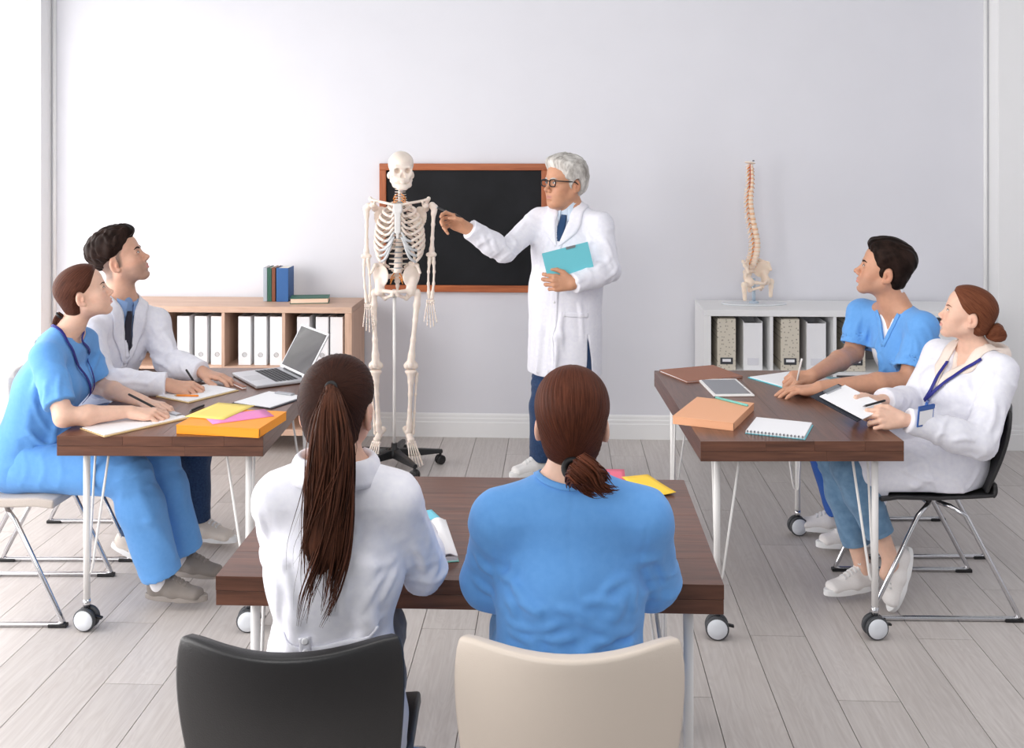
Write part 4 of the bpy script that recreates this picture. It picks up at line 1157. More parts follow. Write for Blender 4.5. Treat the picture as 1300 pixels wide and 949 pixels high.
def strands(name, parent, m, pts, rad, n=160, rs=.0024, wave=.004, seed=1, flat=1.0, side=(1, 0, 0), ends=.8, core=.82, ns=26, loose=0):
    """a tail of hair: a core plus many tapering locks that follow it"""
    rng = np.random.RandomState(seed); Cn = catmull(pts, ns); Rr = np.interp(np.linspace(0, 1, ns+1), np.linspace(0, 1, len(rad)), rad)
    tg = np.gradient(Cn, axis=0); tg /= np.linalg.norm(tg, axis=1)[:, None]
    u = np.tile(np.array(side, float), (ns+1, 1)); u -= tg*(u*tg).sum(1)[:, None]; u /= np.linalg.norm(u, axis=1)[:, None]; v = np.cross(tg, u)
    VV = []; QQ = []; FF = []; off = 0
    def tube(path, rr, fx, k=5):
        nonlocal off
        m_ = len(path); t = np.gradient(path, axis=0); t /= np.maximum(1e-9, np.linalg.norm(t, axis=1))[:, None]
        uu = u[:m_]-t*(u[:m_]*t).sum(1)[:, None]; uu /= np.linalg.norm(uu, axis=1)[:, None]; vv = np.cross(t, uu)
        a = np.arange(k)*2*PI/k
        ring = path[:, None]+(uu[:, None]*np.cos(a)[None, :, None]+vv[:, None]*np.sin(a)[None, :, None])*np.asarray(rr)[:, None, None]
        VV.append(ring.reshape(-1, 3)); i = np.arange(m_-1)[:, None]*k; j = np.arange(k)[None]; j2 = (j+1) % k
        QQ.append((np.stack([i+j, i+j2, i+k+j2, i+k+j], -1)+off).reshape(-1, 4)); off += m_*k
        FF.append(np.stack([np.full((m_, k), fx)+a[None]*.02, np.repeat(np.linspace(0, 3, m_)[:, None], k, 1), np.zeros((m_, k))], -1).reshape(-1, 3))
    M = int(ns*.9)
    if core:
        a = np.arange(20)*2*PI/20; rr = (Rr*core)[:M].copy(); rr[-4:] *= [.9, .7, .4, .1]
        gro = 1+.06*np.sin(a*7)+.05*np.sin(a*11+1)
        ring = Cn[:M, None]+(u[:M, None]*(np.cos(a)*gro)[None, :, None]+v[:M, None]*(np.sin(a)*gro*flat)[None, :, None])*rr[:, None, None]
        VV.append(ring.reshape(-1, 3)); i = np.arange(M-1)[:, None]*20; j = np.arange(20)[None]; j2 = (j+1) % 20
        QQ.append((np.stack([i+j, i+j2, i+20+j2, i+20+j], -1)).reshape(-1, 4)); off = M*20
        FF.append(np.stack([np.repeat(a[None]*1.5, M, 0), np.repeat(np.linspace(0, 3, M)[:, None], 20, 1), np.zeros((M, 20))], -1).reshape(-1, 3))
    for s in range(n):
        cl = s % 26; cr = np.random.RandomState(seed*100+cl); ca, cph, cfr, cl_ = cr.uniform(0, 2*PI), cr.uniform(0, 6.28), cr.uniform(5, 10), cr.uniform(ends, 1)
        a = (ca+rng.normal()*.22) if s >= loose else rng.uniform(0, 2*PI); r = math.sqrt(rng.uniform(.4, 1.02)) if s >= loose else rng.uniform(1.0, 1.35)
        L_ = int(ns*min(1, cl_*rng.uniform(.9, 1.06)))+1; t = np.linspace(0, L_/ns, L_)
        ph, fr = cph+rng.normal()*.25, cfr*(1+rng.normal()*.03)
        aa = a+.35*np.sin(t*fr*.6+ph)*t+(ca-a)*.75*t**3
        w1 = wave*np.sin(t*fr+ph)*t**1.0; w2 = wave*np.cos(t*fr*1.1+ph*2)*t
        path = Cn[:L_]+u[:L_]*(np.cos(aa)*r*Rr[:L_]+w1)[:, None]+v[:L_]*(np.sin(aa)*r*Rr[:L_]*flat+w2)[:, None]
        q = rs*rng.uniform(.6, 1.35)*(.35 if s < loose else 1); rr = q*np.clip(np.minimum(1, (1-t/t[-1])*3+.12), .1, 1)
        tube(path, rr, rng.uniform(0, 40), 4)
    o = mesh_np(name, np.concatenate(VV), np.concatenate(QQ), m, parent, attrs={'flow': ('FLOAT_VECTOR', np.concatenate(FF))})
    o['kind'] = 'stuff'
    return o
def ring_band(name, parent, m, c, ax, r, rr=.005):
    ax = Vector(ax).normalized(); a = ax.orthogonal().normalized(); b = ax.cross(a)
    return wb(MB().tube([Vector(c)+(a*math.cos(t)+b*math.sin(t))*r for t in np.linspace(0, 2*PI, 21)[:-1]], rr, 8, closed=True), name, m, parent)
def collar(name, parent, m, c, up, front, rx, ry, gap=.35, h=.032, fall=.042, out=.016, point=.02, tilt=.25, thick=.003):
    """turned-down collar round a neck: stand, roll, fall; gap (radians) open at the front"""
    up = nrmd(up); f = np.array(front, float); f = nrmd(f-up*(f@up)); r_ = np.cross(f, up)
    c = A3(c); prof = [(0, 0), (.001, h*.55), (.003, h*.95), (out*.45, h*1.02), (out*.8, h*.75), (out, h-fall*.6), (out*1.15, h-fall)]
    def fn(u, v):
        a = gap+(2*PI-2*gap)*u; k = v*(len(prof)-1); i = min(int(k), len(prof)-2); t = k-i
        dr = prof[i][0]*(1-t)+prof[i+1][0]*t; z = prof[i][1]*(1-t)+prof[i+1][1]*t
        e = max(0, 1-min(u, 1-u)/.16)
        if v > .55: z -= point*e**1.5*(v-.55)/.45; dr += .006*e*(v-.55)/.45
        z -= tilt*(math.cos(a)*.5+.5)*rx*1.0
        return Vector(c+f*(math.cos(a)*(ry+dr))+r_*(math.sin(a)*(rx+dr))+up*z)
    mb = MB(); mb.grid(fn, 40, 10)
    return wb(mb, name, m, parent, solid=thick)
def shoe(parent, ankle, fwd, size=1.0, m_up=None, m_sole=None, pitch=0., toe_ground=None, name='shoe', laces=True):
    """low lace-up sneaker: upper, sole, laces. ankle: ankle joint; the sole lies .075 below it"""
    a = A3(ankle); f = np.array([fwd[0], fwd[1], 0], float); f = nrmd(f); 
    fw = f*math.cos(pitch)+np.array([0, 0, 1.])*math.sin(pitch); R = frame(fw); k = size
    P = lambda x, y, z: a+R@(np.array([x, y, z-.078], np.float32)*k)
    d = SDF()
    d.ecap(P(0, -.030, .045), P(0, .05, .040), R[:, 0], (.034*k, .040*k), (.040*k, .034*k), .02)
    d.ecap(P(0, .05, .036), P(.004, .145, .026), R[:, 0], (.041*k, .034*k), (.040*k, .024*k), .02)
    d.rc(P(0, -.018, .05), P(0, -.010, .105 if abs(pitch) < .5 else .07), .036*k, .034*k, .02)
    d.rc(P(0, .02, .085), P(0, .09, .052), .018*k, .016*k, .02)
    if abs(pitch) < .5: d.rc(P(0, -.012, .100), P(0, -.012, .15), .027*k, .03*k, .006, 'sub')
    d.plane(P(0, 0, .012), -R[:, 2])
    sh = empty(name); sh.parent = parent; sh.matrix_parent_inverse = parent.matrix_basis.inverted()
    o = sobj('upper', d, .0045, m_up, sh); o.matrix_parent_inverse = Matrix.Identity(4)
    out = []
    for i in range(28):
        t = 2*PI*i/28; y = .058+.131*math.cos(t)*1.0; wd = .043-.006*(1-math.cos(t))*.5+(-.004 if .03 < y < .07 else 0)
        out.append((math.sin(t)*-wd*(1 if abs(math.cos(t)) < .8 else 1), y))
    Rm = Matrix(R.tolist()); c0 = Vector(P(0, 0, 0))
    mb = MB(); n = len(out)
    V = [c0+Rm@(Vector((x, y, 0))*k) for x, y in out]+[c0+Rm@(Vector((x, y, .022+.004*max(0, y-.1)/.1))*k) for x, y in out]
    F = [tuple(range(n-1, -1, -1)), tuple(range(n, 2*n))]+[(i, (i+1) % n, n+(i+1) % n, n+i) for i in range(n)]
    mb.add(V, F); o = wb(mb, 'sole', m_sole or TRIMW, sh, bevel=.003); o.matrix_parent_inverse = Matrix.Identity(4)
    if laces:
        ml = MB(); lift = R[:, 2]*.003
        for i in range(0 if abs(pitch) < .5 else 2, 5):
            y = .030+i*.0165
            for q in ((0, .0045), (.0045, 0)):
                row = np.array([P(x, y+(q[0] if x < 0 else q[1]), .12) for x in np.linspace(-.020, .020, 7)])
                for r_ in range(7):
                    zz = np.linspace(0, .11, 80)[:, None]; ray = row[r_]-R[:, 2]*zz*k; dd = d.eval(ray.astype(np.float32)); row[r_] = ray[int(np.argmax(dd < .0015))]
                ml.tube([Vector(v) for v in row], .0021*k, 5)
        yk = P(0, .028, .12); zz = np.linspace(0, .11, 80)[:, None]; ray = yk-R[:, 2]*zz*k; dd = d.eval(ray.astype(np.float32)); yk = ray[int(np.argmax(dd < .002))]
        for x in ((-1, 1) if abs(pitch) < .5 else ()): ml.tube([Vector(yk), Vector(yk+R@np.array([x*.016, -.004, .008])*k), Vector(yk+R@np.array([x*.024, .006, .0])*k), Vector(yk+R@np.array([x*.012, .008, .0])*k), Vector(yk)], .0018*k, 5)
        o = wb(ml, 'laces', m_sole or TRIMW, sh); o.matrix_parent_inverse = Matrix.Identity(4)
    return sh
def person(label, J, group=None):
    b = J['P']
    return empty('person', (b[0], b[1], 0), 0, label, 'person', group)
def lower(b, par, m, g=(.012, .014, .018), h=.007, name='trousers', hem=.0, flare=None, extra=None, wr=.004):
    """trousers from the waist to the ankles, one piece"""
    d = SDF()
    d.ecap(b.P-b.up*.02, b.P+b.up*.07, b.xp, (.150*b.g+g[0], .105*b.g+g[0]), (.140*b.g+g[0], .1*b.g+g[0]), .04)
    for sd in 'LR':
        b.leg(d, sd, g[0], g[1], g[2])
        K = b.KL if sd == 'L' else b.KR; A = b.AL if sd == 'L' else b.AR; H = b.HL if sd == 'L' else b.HR
        d.disp(creases(K-(A-K)*.02, A-K+.5*(K-H), wr, 120, .10, seed=ord(sd)))
        d.disp(creases(H*.8+K*.2, K-H, wr, 90, .12, seed=ord(sd)+1))
        d.disp(creases(A*.9+K*.1, A-K, wr*.8, 110, .07, seed=ord(sd)+2))
    d.disp(wavy(22, .003, 5))
    if extra: extra(d)
    hw = hem
    cuts = [(b.AL, nrmd(b.AL-b.KL)), (b.AR, nrmd(b.AR-b.KR))]
    K2 = [b.KL, b.KR]
    def cut(P):
        best = None; D = None
        for (A, n), K in zip(cuts, K2):
            c = A-n*hw; dd = (P-c)@n
            ab = A+n*.06-K; t = np.clip((P-K)@ab/float(ab@ab), 0, 1); r = np.linalg.norm(P-K-t[..., None]*ab, axis=-1)
            dd = np.where((r < .16) & (t > .25), dd, -.05)
            if best is None: best, D = r, dd
            else: D = np.where(r < best, dd, D); best = np.minimum(best, r)
        return D
    d.fn(cut, kind='int')
    for (A, n), K in zip(cuts, K2): d.rc(A-n*(hw+.012), A+n*.05, max(.02, .036*b.g+g[2]-.017), k=.002, kind='sub')
    return sobj(name, d, h, m, par)
def bare_legs(d, b):
    for sd in 'LR': b.leg(d, sd)

def strip(p, name, base, pts, w_, m, off=.002, thick=.0022, n=28, nw=4, smooth=True):
    """a flat band lying on a garment: lanyard, lapel, belt, pocket hem"""
    C_ = catmull(pts, n) if smooth else np.array([np.array(pts[0])*(1-t)+np.array(pts[-1])*t for t in np.linspace(0, 1, n+1)])
    ws = np.interp(np.linspace(0, 1, n+1), np.linspace(0, 1, len(w_)), w_) if hasattr(w_, '__len__') else np.full(n+1, w_)
    C_, G = project(base, C_, off=off)
    t = np.gradient(C_, axis=0); t /= np.maximum(1e-9, np.linalg.norm(t, axis=1))[:, None]
    s_ = np.cross(G, t); s_ /= np.maximum(1e-9, np.linalg.norm(s_, axis=1))[:, None]
    V = np.stack([C_+s_*(ws*q)[:, None] for q in np.linspace(-1, 1, nw+1)], 1).reshape(-1, 3)
    V, G2 = project(base, V, 4, off)
    i = np.arange(n)[:, None]*(nw+1); j = np.arange(nw)[None]
    Q = np.stack([i+j, i+j+1, i+nw+2+j, i+nw+1+j], -1).reshape(-1, 4)
    o = mesh_np(name, V, Q, m, p)
    md = o.modifiers.new('solid', 'SOLIDIFY'); md.thickness = thick; md.offset = 0
    return o

def surf_pt(base, px, py, y0, y1, n=200):
    """first point of a garment met along a line of sight (lays folds, ribbons and pockets on the cloth itself)"""
    P = np.array([W(px, py, y) for y in np.linspace(y0, y1, n)]); d = base.eval(P); return P[int(np.argmax(d < 0)) if (d < 0).any() else int(np.argmin(d))]
def folds(c, lines, y0, y1, A=.004, w_=.009):
    base = SDF(); base.ops = list(c.ops)
    for ln in lines:
        a, ww = A, w_
        if not hasattr(ln[0], '__len__'): a, ww = ln[0], ln[1]; ln = ln[2:]
        P = np.array([surf_pt(base, x, y, y0, y1) for x, y in ln])
        Q = catmull(P, max(6, 3*len(P))) if len(P) > 2 else np.array([P[0]*(1-t)+P[1]*t for t in np.linspace(0, 1, 7)])
        Q, _ = project(base, Q, 3)
        ridge(c, Q, a, ww)
def neck_ring(p, name, cc, C_, r, m, Rm=None, S_=(1, 1, 1), w_=.008, up=None, n=40, dz=.6):
    """hem band where a garment meets a round neckline"""
    C_ = A3(C_); Rm = np.eye(3, dtype=np.float32) if Rm is None else np.asarray(Rm, np.float32); S_ = np.asarray(S_, np.float32)
    a = np.linspace(0, 2*PI, n)
    L = np.stack([np.cos(a), np.sin(a), np.full(n, -dz)], 1); L /= np.linalg.norm(L, axis=1)[:, None]
    P = C_+(L/S_*r)@Rm.T
    for _ in range(14):
        P, G = project(cc, P, 2)
        q = (P-C_)@Rm*S_; q = q/np.linalg.norm(q, axis=1)[:, None]*r; P = C_+(q/S_)@Rm.T
    P, G = project(cc, P, 2)
    return strip(p, name, cc, [tuple(x) for x in P], w_, m, .0015, .004, n=n*2, nw=3)
# ------------------------------------------------------------------ two women seen from behind at the front table
def wrinkle_arm(d, S, E, W_, amp=.005, seed=0):
    d.disp(creases(E, nrmd(E-S)+nrmd(W_-E), amp, 85, .085, seed=seed))
    d.disp(creases(S*.85+E*.15, E-S, amp*.7, 70, .08, seed=seed+2))
    d.disp(creases(W_*.7+E*.3, W_-E, amp*.6, 80, .08, seed=seed+5))
def front_woman_long():
    h = Head((-.388, 2.355, 1.218), headdir(80, 12), .95, False)
    J = dict(P=(-.40, 2.345, .555), N=(-.386, 2.315, 1.095), SL=(-.512, 2.315, 1.030), SR=(-.254, 2.315, 1.030), EL=(-.530, 2.45, .86), ER=(-.205, 2.44, .825),
             WL=(-.50, 2.74, .800), WR=(-.245, 2.75, .800), HL=(-.49, 2.36, .56), HR=(-.345, 2.36, .56), KL=(-.48, 2.77, .54), KR=(-.355, 2.77, .54), AL=(-.48, 2.80, .10), AR=(-.355, 2.80, .10))
    b = Body(J, h, False, .98)
    p = person('woman from behind with long brown ponytail and white coat writing at the front table', J)
    d = SDF(); h.build(d); b.torso(d); b.neck(d)
    for s in 'LR': b.arm(d, s)
    hand(d, b.WL, (.25, 1, -.05), (0, .05, 1), 'L', .92); hand(d, b.WR, (-.6, 1, -.05), (0, .05, 1), 'R', .92, curl=(.7, .8, .5))
    sk = h.skin_attr(base=(.74, .45, .34))
    hl, hh = h.o-.17, h.o+.17; hl[2] = h.o[2]-.13
    body_mesh('body', d, [(hl, hh, .003), (b.WL-.13, b.WL+np.array([.13, .22, .13]), .0035), (b.WR-.13, b.WR+np.array([.13, .22, .13]), .0035)], SKIN, p, sk)
    h.face_parts(p, LASH)
    # coat
    c = SDF(); b.torso(c, .010)
    c.ecap(b.P+b.up*.08, b.P-b.up*.10, b.xp, (.150, .108), (.172, .130), .04)
    for sd, S, E, W_ in (('L', b.SL, b.EL, b.WL), ('R', b.SR, b.ER, b.WR)):
        b.arm(c, sd, .012, .016, .020)
        wrinkle_arm(c, S, E, W_, .005, ord(sd))
    back = -b.front
    # drapes of the back: from the armpits to the waist, and flaring below it
    for x0, x1, z1, r in ((-.095, -.055, .15, .010), (.095, .055, .14, .011), (-.06, -.075, .17, .008), (.07, .085, .13, .008)):
        a = b.C+b.xu*x0+b.up*.05+back*.092; e = b.P+b.xu*x1+b.up*z1+back*.082
        fold(c, [a, (a+e)/2+b.xu*.008, e], r, .03)
    for x in (-.13, -.07, .02, .09, .14): fold(c, [b.P+b.xu*x*.75+b.up*.09+back*.085, b.P+b.xu*x+b.up*.0+back*.112, b.P+b.xu*x*1.1-b.up*.1+back*.12], .014, .035)
    c.disp(wavy(16, .003, 1)); c.disp(creases(b.P*.62+b.C*.38+back*.09, b.up, .003, 70, .12, seed=3))
    N_ = b.N
    c.fn(lambda P: -(np.linalg.norm((P-(N_+b.up*.035))*np.array([1, 1, .8]), axis=-1)-.066), kind='int')
    for W_, E in ((b.WL, b.EL), (b.WR, b.ER)):
        n = nrmd(W_-E); cut_local(c, W_-n*.012, n, .10)
    folds(c, [[(506, 714), (494, 743), (481, 768)], [(442, 721), (437, 763), (442, 788)], [(496, 721), (474, 748), (447, 788)], [(494, 778), (474, 797), (442, 817)],
        [(346, 720), (352, 750), (352, 790)], [(355, 700), (368, 740), (372, 785)], [(505, 703), (492, 715), (470, 722)], [(344, 700), (358, 712), (372, 716)],
        [(550, 690), (556, 715), (545, 738)], [(522, 690), (536, 708), (540, 730)], [(515, 700), (522, 722), (522, 742)], [(.005, .010, 530, 640), (540, 670), (547, 700)] if False else [(530, 640), (541, 668), (548, 695)],
        [(330, 640), (334, 670), (340, 695)], [(452, 655), (450, 680), (444, 705)], [-.0022, .0045, (446, 654), (480, 650), (512, 652)], [-.0022, .0045, (334, 655), (355, 652), (378, 653)],
        [-.0022, .0045, (512, 620), (509, 650), (508, 690)], [-.0022, .0045, (342, 620), (344, 650), (347, 690)], [(325, 822), (340, 800), (360, 795)], [(470, 832), (482, 812), (498, 800)], [(420, 835), (425, 845), (430, 850)]], 2.0, 2.7, .008, .010)
    for HP in (b.P-b.up*.12,): c.plane(HP, -b.up)
    coat = sobj('coat', c, .006, COAT, p)
    collar('coat_collar', p, COAT, N_+b.up*.003, b.up, b.front, .071, .066, gap=.7, h=.034, fall=.052, out=.026, point=.02, tilt=.15, thick=.004)
    # half belt with a buttoned tab, centre back seam
    zc = lambda px, py: W(px, py, 2.24)
    cb_ = c0_of(c)
    strip(p, 'half_belt', cb_, [zc(338, 815), zc(362, 822), zc(393, 829), zc(440, 821), zc(500, 803)], .018, COAT, .003, .004)
    strip(p, 'belt_tab', cb_, [zc(386, 803), zc(391, 832)], .012, COAT, .0065, .003, 8)
    for px, py in ((388.5, 808), (390, 822)):
        wb(MB().lathe([(.007, 0), (.0075, .002), (.005, .003)], Vector(project(cb_, [W(px, py, 2.24)], 6, .0085)[0][0]), 12, rotm(PI/2)), 'button', BTN, p)
    b.P = b.P-b.up*.02
    lower(b, p, GREYT, h=.009)
    for A in (b.AL, b.AR): shoe(p, A, (0, 1, 0), .92, TRIMW)
    # hair
    hair_cap('hair', h, p, H_DARK, HL_F, .010, tie=(.020, -.086, .093), zb=-.072, groove=.0006, ng=60)
    T0 = h.p(.020, -.084, .093)
    ring_band('hair_tie', p, BAND, T0-np.array([0, .006, -.001]), (0, .9, -.35), .0085, .0055)
    tip = [T0+np.array([0, .006, 0]), T0+np.array([0, -.016, .002]), W(420, 498, 2.225), W(420, 513, 2.200), W(420, 535, 2.183), W(421, 570, 2.168), W(419, 612, 2.17), W(416, 656, 2.175), W(411, 700, 2.185), W(404, 745, 2.19), W(398, 788, 2.20)]
    strands('ponytail', p, H_BR2, tip, [.006, .008, .012, .020, .030, .040, .045, .048, .051, .047, .028], n=560, rs=.0021, wave=.014, seed=4, flat=.55, ends=.74, core=.9, ns=44, loose=30)
    return p, b
H_BR2 = hair_mat('hair_long_brown', (44, 28, 23), (106, 66, 50), .42, 1.0, .8)
def front_woman_low():
    h = Head((.133, 2.335, 1.196), headdir(85, 8), .95, False)
    J = dict(P=(.125, 2.33, .545), N=(.130, 2.315, 1.062), SL=(-.025, 2.315, .985), SR=(.288, 2.315, .985), EL=(-.052, 2.41, .815), ER=(.318, 2.41, .812),
             WL=(.01, 2.72, .800), WR=(.25, 2.72, .800), HL=(.035, 2.35, .56), HR=(.215, 2.35, .56), KL=(.02, 2.77, .54), KR=(.24, 2.77, .54), AL=(.02, 2.80, .10), AR=(.24, 2.80, .10))
    b = Body(J, h, False, 1.0)
    p = person('woman from behind with low ponytail and blue scrubs on the cream chair', J)
    d = SDF(); h.build(d); b.torso(d); b.neck(d)
    for s in 'LR': b.arm(d, s)
    hand(d, b.WL, (.3, 1, -.05), (0, .05, 1), 'L', .92); hand(d, b.WR, (-.3, 1, -.05), (0, .05, 1), 'R', .92)
    hl, hh = h.o-.17, h.o+.17; hl[2] = h.o[2]-.19
    body_mesh('body', d, [(hl, hh, .003), (b.WL-.13, b.WL+np.array([.13, .22, .13]), .0035), (b.WR-.13, b.WR+np.array([.13, .22, .13]), .0035)], SKIN, p, h.skin_attr(base=(.80, .52, .40)))
    h.face_parts(p, LASH)
    c = SDF(); b.torso(c, .012); back = -b.front
    c.ecap(b.C-b.up*.03, b.P-b.up*.05, b.xu, (.150, .108), (.168, .125), .05)
    for sd, S, E, W_ in (('L', b.SL, b.EL, b.WL), ('R', b.SR, b.ER, b.WR)):
        c.rc(S, E, .062, .060, .04); c.rc(E, E*.6+W_*.4, .060, .056, .03)
        wrinkle_arm(c, S, E, W_, .005, ord(sd))
        c.disp(creases(S*.55+E*.45+back*.03-(S-b.C)*.25, nrmd(E-S)+b.xu*.4, .008, 60, .07, seed=ord(sd)+4))
    # blousing at the waist: sagging swags between the sides
    for z, dx, r, dz in ((.19, .13, .012, -.045), (.14, .125, .013, -.040), (.095, .13, .013, -.030), (.25, .12, .009, -.05)):
        pts = [b.P+b.xu*x*dx+b.up*(z+dz*(1-x*x)+.02*x)+back*(.121*math.sqrt(max(0, 1-(x*.75)**2))) for x in (-1, -.6, -.2, .2, .6, 1)]
        fold(c, pts, r*1.15, .012)
    for x0, x1 in ((-.12, -.03), (.12, .04)):
        a = b.C+b.xu*x0+b.up*.02+back*.085; e = b.P+b.xu*x1+b.up*.22+back*.112
        fold(c, [a, (a*.5+e*.5)+b.up*.012, e], .010, .028)
    c.disp(wavy(20, .003, 7)); c.disp(creases(b.P+b.up*.15+back*.1, b.up+b.xu*.3, .005, 65, .13, seed=2))
    N_ = b.N
    c.fn(lambda P: -(np.linalg.norm((P-(N_+b.up*.060+b.front*.012))*np.array([1, 1, 1.1]), axis=-1)-.085), kind='int')
    c.fn(lambda P: np.abs(np.abs((P-N_)@b.xu)*0+((P-N_)@b.xu))*-1-.0 if False else np.full(P.shape[:-1], -1., np.float32), kind='int')
    c.disp(lambda P: .0022*np.exp(-(((P-N_)@b.xu)/.003)**2)*(((P-N_)@back) > 0))
    folds(c, [[(627, 725), (648, 736), (660, 753), (689, 783)], [(637, 738), (648, 728), (656, 707)], [(639, 780), (656, 795), (689, 799), (724, 786)], [(724, 783), (747, 792), (773, 802), (808, 798)],
        [(642, 798), (662, 812), (692, 815)], [(747, 815), (782, 810), (808, 795)], [(806, 731), (788, 734), (770, 748), (765, 763)], [(808, 742), (803, 763), (808, 777)], [(732, 766), (765, 763), (790, 769)],
        [(652, 762), (672, 772), (692, 780)], [(598, 728), (618, 748), (630, 769)], [(835, 707), (849, 739)], [(820, 715), (830, 738), (832, 765)], [(604, 700), (612, 718), (628, 730)], [(640, 755), (650, 770), (652, 788)],
        [(668, 805), (705, 812), (740, 806)], [(700, 770), (730, 776), (760, 786)], [(640, 815), (665, 824), (700, 826)], [(760, 826), (795, 820), (812, 810)],
        [-.0025, .005, (615, 642), (624, 670), (630, 700), (634, 728)], [-.0025, .005, (833, 642), (822, 670), (815, 700), (808, 730)], [-.0025, .0045, (723, 615), (723, 660), (723, 700), (723, 745)]], 2.0, 2.7, .0105, .011)
    for W_, E in ((b.WL, b.EL), (b.WR, b.ER)):
        n = nrmd(W_-E); cut_local(c, E+n*.12, n, .11)
    c.plane(b.P-b.up*.09, -b.up)
    sobj('scrubs_top', c, .0055, SCRUB, p)
    neck_ring(p, 'neck_band', c0_of(c), N_+b.up*.060+b.front*.012, .087, SCRUB, None, (1, 1, 1.1), .007)
    b.P = b.P-b.up*.02
    lower(b, p, SCRUB, h=.009)
    for A in (b.AL, b.AR): shoe(p, A, (0, 1, 0), .92, TRIMW)
    hair_cap('hair', h, p, H_BR, HL_F, .011, tie=(.004, -.108, -.062), zb=-.088, groove=.0006, ng=50)
    T0 = h.p(.004, -.098, -.064)
    ring_band('hair_tie', p, BAND, T0-np.array([0, .014, .003]), (.15, .8, -.5), .019, .007)
    tip = [T0+np.array([0, .004, 0]), T0+np.array([.004, -.030, -.014]), W(738, 596, 2.19), W(752, 608, 2.195), W(768, 618, 2.20), W(785, 622, 2.215)]
    strands('ponytail', p, H_BR3, tip, [.012, .027, .032, .030, .022, .006], n=260, rs=.0020, wave=.006, seed=9, flat=.7, side=(.6, 0, .8), ends=.65, core=.9, ns=22, loose=6)
    return p, b
H_BR3 = hair_mat('hair_low_tail', (58, 32, 24), (112, 64, 46), .42, 1.0, .8)
# ------------------------------------------------------------------ the four people along the side tables
def cuts(c, *pl):
    for p_, n in pl: cut_local(c, p_, n, .11)
def open_v(c, b, zv, half, zt=.07, ymin=.0, k=.004):
    """V neck: remove a wedge in front and the ring round the neck"""
    N_ = b.N; f = b.front; u = b.up; x = b.xu
    def w_(P):
        q = P-N_; xx = np.abs(q@x); zz = q@u; yy = q@f
        s = half/(zt-zv); n = math.sqrt(1+s*s)
        return np.maximum(np.maximum((xx-(zz-zv)*s)/n, ymin-yy), zz-zt-.1)
    c.fn(lambda P: -w_(P), k=.006, kind='int')
    return w_
def open_ring(c, b, r=.066, dz=.035, fy=.010, sc=(1, 1, .9)):
    N_ = b.N+b.up*dz+b.front*fy; S_ = np.array(sc); Rm = np.stack([b.xu, b.front, b.up], 1)
    c.fn(lambda P: -(np.linalg.norm(((P-N_)@Rm)*S_, axis=-1)-r), k=.006, kind='int')
def skin_mesh(d, h, b, p, dn=.14, **kw):
    lo, hi = h.o-.17, h.o+.17; lo[2] = h.o[2]-dn
    fine = [(lo, hi, .0026)]
    for W_ in (b.WL, b.WR): fine.append((W_-.15, W_+.15, .0032))
    return body_mesh('body', d, fine, SKIN, p, h.skin_attr(**kw))
def ribbon(p, name, base, pts, w_=.006, t=(.001, .004), m=None, cell=.003):
    s = SDF(); s.fn(shell(base, t[0], t[1], poly_d(pts, w_)), *bb(*pts, m=.04)); return sobj(name, s, cell, m or NAVYB, p)
